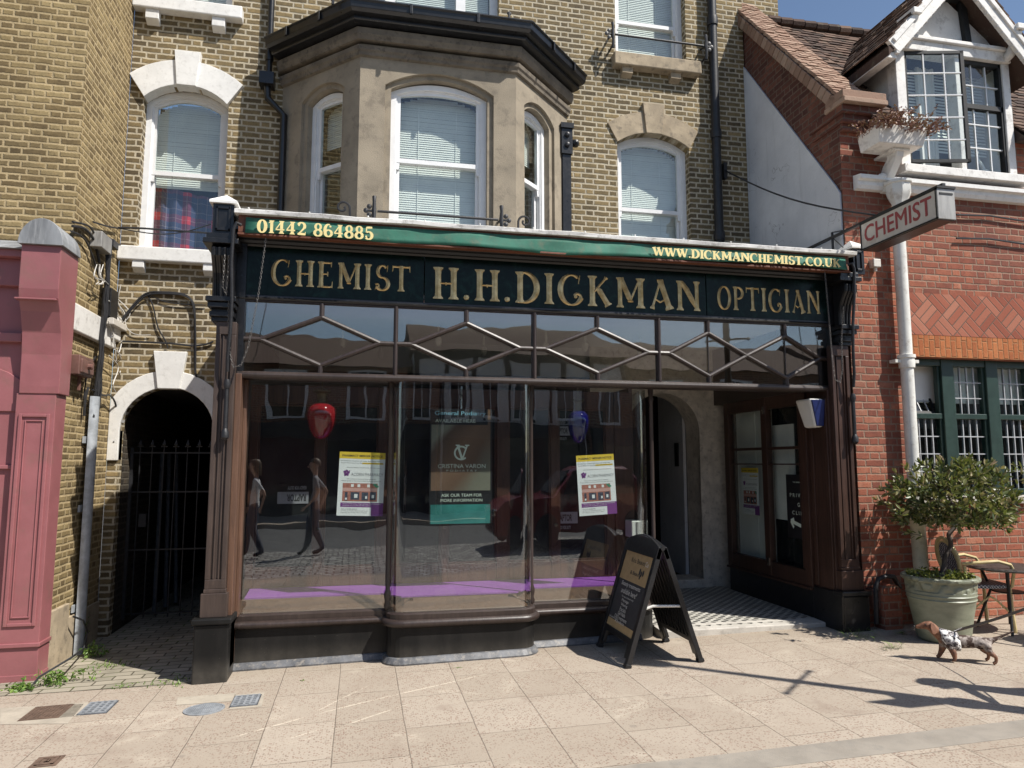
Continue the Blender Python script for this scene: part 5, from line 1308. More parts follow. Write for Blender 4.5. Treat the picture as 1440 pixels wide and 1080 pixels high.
# ---- awning roller box with its green valance
awn=thing('awning','rolled-up shop awning in a red-brown box with a green lettered valance','awning',(1.7,-.48,3.4))
def build_awning():
    Y=-.50
    a0,a1=-.975,4.46
    mb=MB(); mb.box(a0,a1,-.47,-.43,3.395,3.535); mb.box(a0,a1,-.495,-.43,3.368,3.385); mb.build('awning_board',MT['awnwood'],awn,bevel=.003)
    mb=MB(); mb.tube([(a0+.05,-.45,3.43),(a1-.05,-.45,3.43)],.018,8); mb.build('roller',MT['blackmatt'],awn,smooth=True)
    x0=W(345,315,Y=Y).x; x1=W(1190,370,Y=Y).x; n=60; vs=[]; rnd=random.Random(5)
    bot=lambda t: 3.378+.012*math.sin(t*9+.4)+.008*math.sin(t*23)+.014*t-.010*math.exp(-((t-.15)/.08)**2)
    for i in range(n+1):
        t=i/n; x=x0+(x1-x0)*t; yb=Y-.005+.010*math.sin(t*31)+.006*math.sin(t*67+1)
        for k in range(5):
            q=k/4; z=3.512*(1-q)+bot(t)*q; y=Y+.012*(1-q)+(yb-Y)*q+.004*math.sin(t*50+k)
            vs.append((x,y,z))
    fs=[(5*i+k,5*i+5+k,5*i+6+k,5*i+1+k) for i in range(n) for k in range(4)]
    mb=MB(); mb.add(vs,fs); v=mb.build('valance',MT['banner'],awn,smooth=True)
    sm=v.modifiers.new('thickness','SOLIDIFY'); sm.thickness=.004
    mb=MB()
    fr3=lambda u,z,e:(u,Y-.024-e*.3,z)
    lettering(mb,'01442 864885',W(362,330,Y=Y).x,W(525,338,Y=Y).x,3.385,.102,fr3,0.0,.105,.07)
    mb.build('telephone_lettering',MT['cream'],awn); mb=MB()
    lettering(mb,'WWW.DICKMANCHEMIST.CO.UK',W(917,362,Y=Y).x,W(1180,376,Y=Y).x,3.402,.078,fr3,0.0,.112,.05)
    mb.build('web_lettering',MT['cream'],awn)
    # side arms of the awning
    for x,s in((-1.0,1),(4.475,-1)):
        mb=MB(); mb.tube([(x+s*.05,-.50,3.44),(x+s*.02,-.52,3.45),(x,-.52,3.40),(x-.01*s,-.49,3.15),(x,-.46,2.86),(x-.005*s,-.44,2.62),(x-.02*s,-.42,2.42),(x-.02*s,-.40,2.30)],.014,8)
        mb.tube([(x-.02*s,-.385,2.24),(x-.02*s,-.385,1.84)],.016,8); mb.lathe((x-.02*s,-.385,1.80),[(.012,-.03),(.03,-.01),(.03,.03),(.016,.06)],10); mb.lathe((x-.02*s,-.385,2.2),[(.02,-.03),(.028,0),(.02,.04)],10)
        mb.build('awning_arm',MT['iron'],awn,smooth=True)
build_awning()
def chain(name,label,pts,n):
    """links along a hanging polyline"""
    P=[Vector(p) for p in pts]; L=[0]
    for a,b in zip(P,P[1:]): L.append(L[-1]+(b-a).length)
    def at(s):
        for i in range(len(P)-1):
            if s<=L[i+1] or i==len(P)-2: return P[i].lerp(P[i+1],(s-L[i])/(L[i+1]-L[i])),(P[i+1]-P[i]).normalized()
    mb=MB(); step=.021; k=0; s=.013
    while s<L[-1]:
        c,t=at(s); side=t.cross(Vector((0,1,0))) if k%2 else Vector((0,1,0)); side=(side-t*side.dot(t)).normalized()
        ring=[c+t*.0135*math.cos(a)+side*.0062*math.sin(a) for a in [2*math.pi*i/8 for i in range(8)]]
        mb.tube(ring,.0020,5,closed=True); s+=step; k+=1
    o=mb.build(name,MT['chain'],org=P[0],smooth=True); tag(o,label,'chain','hanging awning chains'); return o
a=W(374,335,Y=-.47); b=W(340,523,Y=-.40); c=W(318,372,Y=-.47)
chain('hanging_chain','thin steel chain looped from the left end of the awning board to the pilaster',[(a.x,-.47,3.365),(a.x-.04,-.47,2.9),(a.x-.10,-.45,2.5),(a.x-.15,-.43,2.35),(a.x-.21,-.42,2.33),(a.x-.24,-.42,2.45),(a.x-.26,-.42,2.68),(a.x-.26,-.445,2.84)],0)
chain('hanging_chain','short doubled steel chain on the fluted console left of the word CHEMIST',[(-1.06,-.488,3.20),(-1.065,-.478,3.05),(-1.07,-.46,2.95),(-1.045,-.45,2.90),(-1.035,-.47,3.02),(-1.03,-.49,3.2)],0)
a=W(1160,385,Y=-.47)
chain('hanging_chain','thin steel chain looped from the right end of the awning board past the word OPTICIAN',[(a.x,-.47,3.365),(a.x+.02,-.47,2.9),(a.x+.05,-.45,2.5),(a.x+.08,-.43,2.36),(a.x+.14,-.42,2.34),(a.x+.17,-.42,2.45),(a.x+.18,-.42,2.75),(a.x+.18,-.47,3.05)],0)

# ---- red painted shopfront at the left edge
pink=thing('shop_front','dusky red painted shopfront pilaster and console cut off at the left edge','shopfront',(-2.5,0,-.05))
def build_pink():
    P=MT['pink']; xr=W(69,700,Y=.04).x; xl=W(12,700,Y=.04).x
    mb=MB(); mb.box(-6,xl+.02,.10,.24,-.2,3.1); mb.build('shopfront_panel',P,pink)
    mb=MB(); x0,x1=xl,xr
    mb.box(x0,x1,  .04,.24,-.2,2.14)
    # raised panel moulding and skirting roll
    for q in((x0+.03,x0+.055,.36,1.98),(x1-.055,x1-.03,.36,1.98),(x0+.055,x1-.055,.36,.385),(x0+.055,x1-.055,1.955,1.98)): mb.box(q[0],q[1],.026,.04,q[2],q[3])
    for q in((x0+.075,x0+.085,.42,1.932),(x1-.085,x1-.075,.42,1.932),(x0+.085,x1-.085,.42,.432),(x0+.085,x1-.085,1.92,1.932)): mb.box(q[0],q[1],.031,.04,q[2],q[3])
    mb.box(x0-.3,x1+.012,.022,.24,.205,.235); mb.box(x0,x1+.006,.034,.24,-.2,.0)
    mb.build('pilaster',P,pink,bevel=.004)
    mb=MB(); pts=[(.24,2.14),(.032,2.14),(.028,2.20),(.022,2.45),(.0,2.62),(-.05,2.78),(-.10,2.88),(-.11,2.95),(-.11,3.30),(.24,3.30)]
    mb.prism([(x0+.02,y,z) for y,z in pts],(x1-x0-.0,0,0))
    mb.box(x0+.0,x1+.012,-.125,.24,2.86,2.875)
    mb.build('console',P,pink,bevel=.005)
    mb=MB(); cx=(x0+x1)/2+.02; r=(x1-x0)/2+.02; zz=3.30
    L=[(cx+r*math.cos(R(a)),zz+.21*math.sin(R(a))) for a in range(0,181,12)]
    mb.prism([(u,-.14,z) for u,z in L],(0,.37,0)); mb.build('lead_cap',MT['grey_lead'],pink,bevel=.004)
    mb=MB(); mb.box(-6,x0,.05,.24,3.0,3.22); mb.box(-6,x0,-.02,.24,3.22,3.28); mb.box(-6,x0,.05,.24,2.55,2.62); mb.build('fascia_board',P,pink,bevel=.004)
    mb=MB(); mb.prism([(-6,-.06,3.28),(-6,.24,3.28),(-6,.24,3.42)],(x0+6,0,0)); mb.build('fascia_roof',MT['grey_lead'],pink)
    # window panels of the door bay between panel mouldings
    mb=MB(); mb.box(-4,xl-.01,.07,.10,.20,.24); mb.box(-4,xl-.01,.075,.10,1.55,1.58); 
    L=[(-2.95+.42*math.cos(R(a)),2.0+.36*math.sin(R(a))) for a in range(0,181,12)]
    mb.build('panel_moulding',P,pink,bevel=.004); mb=MB(); mb.prism([(u,.085,z) for u,z in L],(0,.03,0)); mb.build('arched_panel',P,pink,bevel=.004)
build_pink()
# ================================================================== passage gate
gate=thing('iron_gate','black iron bar gate with spear tops inside the dark arched passage','gate',(-1.87,1.78,-.04))
def build_gate():
    y=1.78; x0,x1=-2.285,-1.455
    mb=MB()
    for z in(.09,.72,1.30,1.70): mb.bar((x0,y,z),(x1,y,z),.016,.022)
    mb.bar((x0,y,.03),(x0,y,1.75),.03,.03,(0,-1,0)); mb.bar((x1,y,.03),(x1,y,1.75),.03,.03); mb.build('gate_frame',MT['iron'],gate)
    for i in range(7):
        x=x0+.075+i*(x1-x0-.15)/6
        mb=MB(); mb.tube([(x,y-.005,.05),(x,y-.005,1.76)],.0075,6)
        mb.lathe((x,y-.005,1.76),[(.008,0),(.024,.025),(.012,.05),(0,.085)],4); mb.bar((x-.03,y-.005,1.765),(x+.03,y-.005,1.765),.012,.012); mb.build('gate_bar',MT['iron'],gate)
    mb=MB(); mb.box(x0+.1,x0+.17,y-.03,y+.03,.95,1.08); mb.build('lock',MT['iron'],gate)
build_gate()
stash=thing('leaning_pipes','grey plastic pipes leaning against the left wall inside the passage','pipes',(-2.15,2.5,0))
mb=MB()
for i,(x,t) in enumerate(((-2.13,.05),(-2.08,.09),(-2.03,.12))): mb.tube([(x,2.3+i*.25,.0),(x-t,2.5+i*.25,1.7)],.022,8)
mb.build('pipe',MT['grate'],stash)
# ================================================================== cables, boxes and conduit on the return wall
def cables():
    rnd=random.Random(11); xw=-2.37
    t=thing('cable_bundle','tangled black and white cables and junction boxes running down the ochre brick return','cables',(-2.37,.8,2.4))
    mb=MB(); wb=MB()
    yc=W(143,420,X=xw).y; yb_=W(129,556,X=xw).y; top=W(143,330,X=xw).z
    for i in range(13):
        y0=yc+rnd.uniform(-.07,.07); pts=[]
        for k in range(13):
            z=top-(top-2.0)*k/12; s=.35+.65*abs(k/12-.3)
            pts.append((xw+.02+rnd.uniform(0,.03),yc+(y0-yc)*s+rnd.uniform(-.012,.012)+(yb_-yc)*max(0,k-5)/7,z))
        mb.tube(pts,rnd.uniform(.006,.011),5)
    def curve(b,pix,X=None,Y=None,r=.008):
        P=[W(px,py,X=X,Y=Y) for px,py in pix]; pts=[]
        for i in range(len(P)-1):
            p0=P[max(i-1,0)];p1=P[i];p2=P[i+1];p3=P[min(i+2,len(P)-1)]
            for q in range(4):
                u=q/4; pts.append(.5*((2*p1)+(p2-p0)*u+(2*p0-5*p1+4*p2-p3)*u*u+(3*p1-p0-3*p2+p3)*u**3))
        pts.append(P[-1]); b.tube(pts,r,6)
    yw=YB-.02
    curve(mb,[(168,455),(185,432),(205,413),(230,411),(258,414),(271,425),(274,445),(274,500),(276,530),(285,540),(297,546)],Y=yw,r=.011)
    curve(mb,[(172,450),(190,430),(207,415),(235,413),(262,417),(272,432),(275,470),(275,525)],Y=yw-.015,r=.008)
    curve(mb,[(207,414),(215,430),(222,460),(233,480),(236,490)],Y=yw,r=.007)
    curve(mb,[(207,414),(235,425),(262,428),(290,429)],Y=yw,r=.005)
    curve(mb,[(172,480),(200,481),(240,483),(270,486),(290,484),(300,480)],Y=yw,r=.010)
    curve(mb,[(166,320),(200,321),(240,324),(270,326),(297,328)],Y=yw-.12,r=.010); curve(mb,[(166,321),(220,329),(260,326),(297,315)],Y=yw-.12,r=.006)
    curve(mb,[(102,318),(120,322),(133,340),(140,370)],X=xw,r=.012); curve(mb,[(102,312),(125,318),(136,335)],X=xw,r=.009); curve(mb,[(100,325),(118,335),(130,360),(141,395)],X=xw,r=.008)
    curve(mb,[(131,312),(150,318),(166,321)],X=xw,r=.008); curve(mb,[(138,343),(155,344),(169,344)],X=xw+.03,r=.010)
    curve(mb,[(118,560),(122,530),(134,502),(141,510),(142,540),(135,552)],X=xw,r=.007); curve(mb,[(130,548),(145,556),(155,556),(163,570),(165,600),(160,622)],X=xw+.03,r=.009)
    curve(mb,[(118,585),(120,560),(124,545)],X=xw,r=.012)
    for i in range(9):
        a=rnd.uniform(150,166); b=rnd.uniform(400,500)
        curve(wb,[(a,b),(a+rnd.uniform(4,14),b+rnd.uniform(15,25)),(a+rnd.uniform(2,16),b+rnd.uniform(30,45)),(a+rnd.uniform(4,24),b+rnd.uniform(50,65))],X=xw+.04,r=.005)
    for i in range(6): 
        a=rnd.uniform(134,146); curve(wb,[(a,372),(a+rnd.uniform(-5,5),388),(a+rnd.uniform(2,10),395),(a+rnd.uniform(-2,8),400)],X=xw+.05,r=.004)
    curve(wb,[(170,400),(166,425),(175,440),(178,460),(190,470),(212,471)],Y=yw,r=.004); curve(wb,[(165,420),(183,440),(172,455)],Y=yw,r=.005)
    mb.build('black_cable',MT['cable'],t,smooth=True); wb.build('white_cable',MT['cablewhite'],t,smooth=True)
    def bx(px0,py0,px1,py1,d,mat,nm):
        a=W(px0,py0,X=xw); b=W(px1,py1,X=xw); m=MB(); m.box(-2.399,xw+d,a.y,b.y,b.z,a.z); m.build(nm,mat,t,bevel=.006)
    bx(132,324,145,358,.07,MT['alu'],'junction_box'); bx(150,335,157,352,.06,MT['plastic'],'junction_box'); bx(149,404,157,450,.05,MT['plastic'],'junction_box'); bx(147,446,166,466,.08,MT['signwhite'],'junction_box')
    t2=thing('fuse_box','rusty brown fuse box on the brick return below the white stone band','box',tuple(W(107,515,X=-2.38)))
    a=W(98,498,X=-2.38); b=W(116,532,X=-2.38); m=MB(); m.box(-2.399,-2.30,a.y,b.y,b.z,a.z); m.box(-2.31,-2.285,a.y+.02,b.y-.02,b.z+.02,a.z-.03); m.build('case',MT['brownpaint'],t2,bevel=.008)
    m=MB(); c=(a+b)/2; m.lathe((-2.285,c.y,c.z),[(.025,0),(.025,.03),(.015,.035)],10,ax=(1,0,0)); m.tube([(-2.35,c.y,b.z),(-2.35,c.y,b.z-.12)],.015,6); m.build('knob',MT['brownpaint'],t2)
cables()
def conduit():
    t=thing('steel_conduit','grey galvanised cable guard rising from the weeds up the brick return','conduit',tuple(W(124,922,dz=0)))
    b=W(124,925,dz=0); X=-2.33; y=W(126,700,X=X).y
    mb=MB(); zt=W(128,556,X=X).z; n=10
    prof=[(-.055*math.cos(math.pi*i/n),-.05*math.sin(math.pi*i/n)) for i in range(n+1)]
    pts=[(X-.03-q[1]*1.2,y+q[0]) for q in prof]
    vs=[(u,v,z) for z in(-.07,zt) for u,v in pts]; N=len(pts)
    mb.add(vs,[(i,i+1,N+i+1,N+i) for i in range(N-1)]+[tuple(range(N,2*N)),(0,N,2*N-1,N-1)])
    mb.build('channel',MT['galv'],t,smooth=True)
    mb=MB()
    for z in(.35,1.2,1.8): mb.box(X-.06,X-.045,y-.085,y+.085,z-.03,z+.03)
    mb.build('clip',MT['galv'],t)
    t=thing('loose_cable','stiff dark cable trailing from the conduit across the foot of the red pilaster','cable',tuple(W(85,945,dz=0)))
    m=MB(); P=[W(103,867,X=-2.32),W(117,872,X=-2.28),W(123,890,X=-2.27),W(118,912,X=-2.25),W(100,925,Y=-.10),W(75,940,Y=-.18),W(55,952,Y=-.22),W(44,966,Y=-.25)]; m.tube(P,.008,6); m.build('cable',MT['cable'],t,smooth=True)
conduit()

# ================================================================== covers in the pavement
def cover(name,label,c,pix,mat,kind):
    """pix: four photo corners on the ground, near-left, near-right, far-right, far-left"""
    P=[W(px,py,dz=0) for px,py in pix]; o=sum(P,Vector())/4
    t=thing(name,label,c,(o.x,o.y,g(o.x)+.0),'small covers in the pavement')
    x0=min(p.x for p in P); x1=max(p.x for p in P); y0=min(p.y for p in P); y1=max(p.y for p in P)
    f=lambda x,y,z:(x,y,g(x)+z)
    def b(mb,a,bb,c_,d,h):
        mb.add([f(a,c_,-.02),f(bb,c_,-.02),f(bb,d,-.02),f(a,d,-.02),f(a,c_,h),f(bb,c_,h),f(bb,d,h),f(a,d,h)],[(0,3,2,1),(4,5,6,7),(0,1,5,4),(1,2,6,5),(2,3,7,6),(3,0,4,7)])
    m=MB(); b(m,x0,x1,y0,y1,.004); m.build('plate',mat,t)
    m=MB()
    if kind=='grate':
        for i in range(6): y=y0+.015+(y1-y0-.03)*i/5; b(m,x0+.01,x1-.01,y-.006,y+.006,.010)
        for i in range(5): x=x0+.015+(x1-x0-.03)*i/4; b(m,x-.007,x+.007,y0+.01,y1-.01,.0115)
    elif kind=='ring':
        for i in range(11): x=x0+.01+(x1-x0-.02)*i/10; b(m,x-.003,x+.003,y0+.01,y1-.01,.007)
        for i in range(11): y=y0+.01+(y1-y0-.02)*i/10; b(m,x0+.01,x1-.01,y-.003,y+.003,.0075)
    else:
        for q in(.02,.055):
            b(m,x0+q,x1-q,y0+q,y0+q+.015,.009); b(m,x0+q,x1-q,y1-q-.015,y1-q,.009); b(m,x0+q,x0+q+.015,y0+q,y1-q,.0095); b(m,x1-q-.015,x1-q,y0+q,y1-q,.0095)
    m.build('raised_pattern',MT['manhole'] if kind=='grate' else mat,t)
cover('drain_cover','square dark iron grate cover left of the round manhole, below the passage','drain cover',[(115,1004),(150,1003),(162,986),(126,989)],MT['grate'],'grate')
cover('drain_cover','small square dark grate touching the right edge of the round manhole','drain cover',[(326,994),(362,992),(366,977),(330,980)],MT['grate'],'grate')
cover('stopcock_cover','rusty brown chequered cover plate near the red shopfront','drain cover',[(36,1011),(82,1010),(93,994),(50,995)],MT['rust'],'ring')
cover('stopcock_cover','little square embossed iron cover at the bottom left corner of the pavement','drain cover',[(45,1078),(78,1077),(84,1064),(55,1066)],MT['rust'],'sq')
def manhole():
    c=W(287,998,dz=0); r=.115; t=thing('manhole_cover','round grey manhole cover with a ribbed face in the pavement','manhole cover',(c.x,c.y,g(c.x)))
    m=MB(); n=36; ring=lambda q,h:[(c.x+q*1.12*math.cos(2*math.pi*i/n),c.y+q*math.sin(2*math.pi*i/n),g(c.x+q*1.12*math.cos(2*math.pi*i/n))+h) for i in range(n)]
    V=ring(r,-.02)+ring(r,.006)+ring(r*.9,.008)+ring(r*.88,.005); F=[]
    for k in range(3):
        for i in range(n): j=(i+1)%n; F.append((k*n+i,k*n+j,(k+1)*n+j,(k+1)*n+i))
    F.append(tuple(range(3*n,4*n))); m.add(V,F); m.build('plate',MT['manhole'],t)
    m=MB()
    for i in range(-8,9):
        x=c.x+i*r*.11; h=math.sqrt(max(0,(r*.86)**2-(i*r*.1)**2)); m.box(x-.003,x+.003,c.y-h,c.y+h,g(x)+.004,g(x)+.008)
    for j in range(-4,5):
        y=c.y+j*r*.19; h=math.sqrt(max(0,(r*.86)**2-(j*r*.19)**2))*1.1; m.box(c.x-h,c.x+h,y-.002,y+.002,g(c.x)+.004,g(c.x)+.0085)
    m.build('raised_pattern',MT['manhole'],t)
manhole()
# pale mortar collars round the covers
mb=MB()
for P in ([(0,1019),(95,1018),(118,990),(0,996)],[(80,1010),(112,1007),(125,988),(95,990)]):
    Q=[W(a,b,dz=0) for a,b in P]; mb.quad(*[(q.x,q.y,g(q.x)+.002) for q in Q])
for P in ([(247,992),(330,986),(332,975),(250,981)],[(322,998),(368,994),(372,974),(330,977)]):
    Q=[W(a,b,dz=0) for a,b in P]; mb.quad(*[(q.x,q.y,g(q.x)+.002) for q in Q])
o=mb.build('pavement_patch',MT['mortar'],recalc=False); o['kind']='structure'

# ================================================================== things in the display window
def jar(name,label,c,h,r,mat,chainx):
    t=thing(name,label,'show globe',tuple(c),'apothecary show globes in the window'); z=0
    p=MB(); p.lathe(c,[(.008,-.52*h),(.30*r,-.50*h),(.52*r,-.43*h),(.74*r,-.29*h),(.91*r,-.08*h),(.99*r,.12*h),(r,.22*h),(.93*r,.36*h),(.70*r,.46*h),(.40*r,.50*h)],28); p.build('jar_body',mat,t,smooth=True)
    p=MB(); p.lathe(c,[(.42*r,.49*h),(.40*r,.56*h),(.30*r,.66*h),(.36*r,.76*h),(.62*r,.82*h),(.6*r,.86*h),(.1*r,.86*h)],20); p.build('collar',MT['brass'],t,smooth=True)
    p=MB(); c=Vector(c); p.tube([c+Vector((0,0,.86*h)),Vector((c.x,c.y,2.32))],.004,6)
    for s in(-1,1): p.tube([c+Vector((s*.55*r,0,.84*h)),Vector((c.x,c.y,2.25))],.003,5)
    p.build('hanger',MT['brass'],t)
jar('show_globe','red glass apothecary show globe hanging in the left display window',W(452,592,Y=.20),.31,.127,MT['redglass'],0)
jar('show_globe','cobalt blue glass apothecary show globe hanging above the right hand notice',W(813,600,Y=.20),.30,.10,MT['blueglass'],0)
def notice(label,o,right,up,w,h,dim=False):
    right=Vector(right).normalized(); up=Vector(up).normalized(); n=right.cross(up); o=Vector(o)
    t=thing('notice',label,'notice',tuple(o),'merger notices taped inside the windows')
    P=lambda u,v,d:o+right*(u*w)+up*(v*h)+n*d
    def rect(mb,u0,u1,v0,v1,d): mb.add([P(u0,v0,d),P(u1,v0,d),P(u1,v1,d),P(u0,v1,d)],[(0,1,2,3)])
    m=MB(); m.add([P(u,v,d) for d in(-.0012,0) for v in(0,1) for u in(0,1)],[(0,1,3,2),(4,6,7,5),(0,4,5,1),(1,5,7,3),(3,7,6,2),(2,6,4,0)]); s=m.build('sheet',MT['paper'],t)
    m=MB(); rect(m,0,1,.895,1,.0004); rect(m,.50,.96,.812,.838,.0004); m.build('yellow_band',MT['yellow'],t)
    m=MB(); rect(m,.07,1,.135,.205,.0004); rect(m,.74,1,0,.135,.0004); m.build('purple_band',MT['printpurple'],t)
    m=MB(); T=lambda s_,u,v,ww,hh,al='C',b=0,mb=m: mb.text(s_,P(u,v,0),right,up,ww*w,hh*h,b,al,.0009)
    T('PHARMACY MERGER NOTICE',.5,.925,.88,.034,'C',.02)
    T('HH Dickman Chemist will close and merge with',.46,.848,.86,.020); T('Acorn Pharmacy from Saturday 24th February 2024',.5,.815,.92,.020)
    T('All prescriptions and services will continue at',.54,.745,.74,.018); T('No action is required from patients',.5,.565,.62,.018); T('Please speak to our team if you have any questions',.5,.535,.86,.018)
    T('Call us: 01442 863945',.09,.095,.34,.016,'L'); T('or visit us at acornpharmacy.co.uk',.09,.068,.58,.016,'L'); T('Monday to Friday 9am to 6pm',.09,.041,.56,.016,'L')
    m.build('lettering',MT['ink'],t)
    m=MB(); m.text('ACORN PHARMACY',P(.27,.625,0),right,up,.70*w,.048*h,0,'L',.0009)
    # acorn emblem: cluster of leaves and a cup
    m.build('logo_lettering',MT['inkgrey'],t)
    m=MB()
    for u,v,r in((.13,.685,.028),(.17,.70,.026),(.205,.675,.03),(.15,.655,.03),(.19,.64,.026),(.14,.632,.02),(.23,.70,.014)):
        m.add([P(u+r*math.cos(a*math.pi/4)*1.2,v+r*math.sin(a*math.pi/4)*.75,.0008) for a in range(8)],[tuple(range(8))])
    m.build('emblem',MT['printpurple'],t)
    m=MB(); rect(m,.10,.86,.225,.51,.0004); m.build('shop_picture',MT['printred'],t)
    m=MB(); 
    for q in((.155,.215,.235,.37),(.28,.47,.25,.37),(.52,.66,.24,.37),(.70,.83,.25,.375)): rect(m,*q,.0007)
    pd=m.build('picture_detail',MT['printdark'],t)
    m=MB(); 
    for q in(.31,.45,.66): rect(m,q-.03,q+.03,.45,.495,.0007)
    rect(m,.36,.43,.28,.34,.0010); rect(m,.165,.205,.25,.28,.0010); rect(m,.60,.64,.27,.31,.0010); rect(m,.74,.79,.28,.33,.0010); rect(m,.06,.74,.01,.12,.0002)
    m.text('ACORN PHARMACY',P(.12,.163,0),right,up,.01*w,.001*h) if False else None
    m.text('Acorn Pharmacy, High Street, Berkhamsted',P(.12,.176,0),right,up,.82*w,.018*h,.0,'L',.0009); m.text('joining the rest of our Berkhamsted team here',P(.12,.150,0),right,up,.62*w,.016*h,0,'L',.0009)
    m.build('picture_highlight',MT['paper'],t)
    m=MB(); rect(m,.10,.86,.385,.435,.0007); m.build('picture_fascia',MT['printpink'],t)
    m=MB()
    for a,b in((.80,.49),(.84,.465)):
        m.add([P(a+.05*math.cos(k*math.pi/3),b+.02*math.sin(k*math.pi/3),.0012) for k in range(6)],[tuple(range(6))])
    m.build('green_cross',MT['printgreen'],t)
a=W(473,725,Y=-.064); b=W(538,726,Y=-.064); c=W(478,635,Y=-.064)
notice('white and yellow pharmacy merger notice taped in the left display beside the red globe',a,b-a,c-a,(b-a).length,(c-a).length)
a=W(815,726,Y=-.064); b=W(868,722,Y=-.064); c=W(810,641,Y=-.064)
notice('white and yellow pharmacy merger notice taped below the blue globe',a,b-a,c-a,(b-a).length,(c-a).length)
a=Vector((4.302,1.34,1.02)); notice('pharmacy merger notice inside the shaded lobby window, beside the black clinic poster',a+Vector((.006,0,0)),(0,-1,0),(0,0,1),.36,.52)
def podiatry():
    y=.12; a=W(605,737,Y=y); b=W(692,576,Y=y); x0,x1,z0,z1=a.x,b.x,a.z,b.z; w=x1-x0; h=z1-z0
    t=thing('poster','dark podiatry poster with a foot photograph and teal foot hanging in the bow window','poster',((x0+x1)/2,y,z0))
    bx=lambda m,u0,u1,v0,v1,d=0,th=.002: m.box(x0+u0*w,x0+u1*w,y-d-th,y-d,z0+v0*h,z0+v1*h)
    m=MB(); bx(m,-.02,1.0,0,1,0,.008); m.build('panel',MT['postblack'],t)
    m=MB(); bx(m,.0,.97,.285,.86,.008,.0012); m.build('photograph',MT['postphoto'],t)
    m=MB(); bx(m,.0,.97,.0,.165,.008,.0012); m.build('teal_band',MT['teal'],t)
    m=MB(); bx(m,.925,.97,.86,1,.008,.0010); m.build('side_strip',MT['postphoto'],t)
    m=MB(); T=lambda s,u,v,ww,hh,al,mb:mb.text(s,(x0+u*w,y-.0095,z0+v*h),(1,0,0),(0,0,1),ww*w if ww else None,hh*h,.0,al,.0008)
    T('General Podiatry',.05,.935,.84,.045,'L',m); m.build('title',MT['postblue'],t)
    m=MB(); T('AVAILABLE HERE',.06,.880,.66,.030,'L',m); T('CRISTINA VARON',.5,.480,.78,.036,'C',m); T('P O D I A T R Y',.5,.450,.50,.016,'C',m); T('ASK OUR TEAM FOR',.5,.232,.66,.026,'C',m); T('MORE INFORMATION',.5,.188,.68,.026,'C',m)
    # VC monogram
    f=lambda u,v,e:(x0+w*.5+u*w*.25,y-.0105-e*.2,z0+h*.545+v*h*.135)
    cc=[(-.05+.42*math.cos(R(q)),.50+.42*math.sin(R(q))) for q in range(38,325,12)]
    ribbon(m,cc,.055,f,0); ribbon(m,[(-.28,1.0),(.02,.08)],.075,f,0,.002); ribbon(m,[(.02,.08),(.34,1.0)],.05,f,0,.004); ribbon(m,[(-.42,1.0),(-.15,1.0)],.035,f,0,.006); ribbon(m,[(.2,1.0),(.48,1.0)],.035,f,0,.006)
    m.build('lettering',MT['posttxt'],t)
    m=MB(); m.tube([((x0+x1)/2-.01,y,z1),((x0+x1)/2-.01,y,2.28)],.012,8); m.build('hanging_rod',MT['chrome'],t,smooth=True)
podiatry()
def clinic():
    x=4.292; t=thing('poster','black private clinic poster with a white arrow inside the lobby window','poster',(x,.2,1.0))
    Ya=W(1107,720,X=x).y; zt=W(1107,667,X=x).z; zb=W(1107,755,X=x).z; w=.44; up=(0,0,1); r=(0,-1,0)
    m=MB(); m.box(x,x+.006,Ya-w,Ya,zb,zt); m.build('panel',MT['postblack'],t)
    m=MB(); h=zt-zb; T=lambda s,u,v,ww,hh:m.text(s,(x,Ya-u*w,zb+v*h),r,up,ww*w,hh*h,.0,'C',.001)
    T('P R I V A T E',.52,.645,.76,.06); T('G P',.52,.50,.2,.06); T('C L I N I C',.52,.37,.62,.06); T('THE BERKHAMSTED',.52,.87,.5,.02)
    fr=lambda u,v,e:(x-.001-e*.2,Ya-u*w,zb+v*h)
    m.build('lettering',MT['posttxt'],t); m=MB()
    ribbon(m,[(.14,.265),(.52,.205)],.028,fr,0); ribbon(m,[(.14,.265),(.27,.30)],.026,fr,0,.002); ribbon(m,[(.14,.265),(.25,.165)],.026,fr,0,.004)
    m.build('arrow',MT['posttxt'],t)
clinic()
def sticker(label,px,py,w,h,flip,l1,l2):
    y=.558; c=W(px,py,Y=y); t=thing('sticker',label,'sticker',tuple(c),'grey labels on the cupboard panes')
    r=Vector((-1,0,0)) if flip else Vector((1,0,0)); u=Vector((0,0,-1)) if flip else Vector((0,0,1))
    m=MB(); L=[]; rr=h*.25
    m.box(c.x-w/2,c.x+w/2,y-.002,y,c.z-h/2,c.z+h/2); m.build('label_plate',MT['greycloth'],t,bevel=.0)
    m=MB(); m.text(l1,c-r*(w*.42)-u*(h*.30)+Vector((0,-.003,0)),r,u,w*.62 if flip else w*.66,h*.6,.03,'L',.0)
    cc=c+r*(w*(.36 if not flip else -.0))
    m.build('lettering',MT['ink'],t)
    if l2:
        m=MB(); m.text(l2,c-r*(w*.42)-u*(h*1.0)+Vector((0,-.003,0)),r,u,w*.6,h*.30,.02,'L',.0); m.build('small_lettering',MT['greycloth'],t)
sticker('grey RAPTOR label upside down low on the left cupboard pane',412,700,.27,.105,True,'RAPTOR','READY FOR DUTY')
sticker('grey RAPTOR label upside down high on the left cupboard pane above the red globe',412,562,.27,.10,True,'RAPTOR',None)
sticker('grey RAPTOR label the right way up below the blue globe',797,728,.22,.11,False,'RAPTOR','READY FOR DUTY')
sticker('grey RAPTOR label partly behind the blue globe',792,606,.20,.09,False,'RAPTOR','READY FOR DUTY')
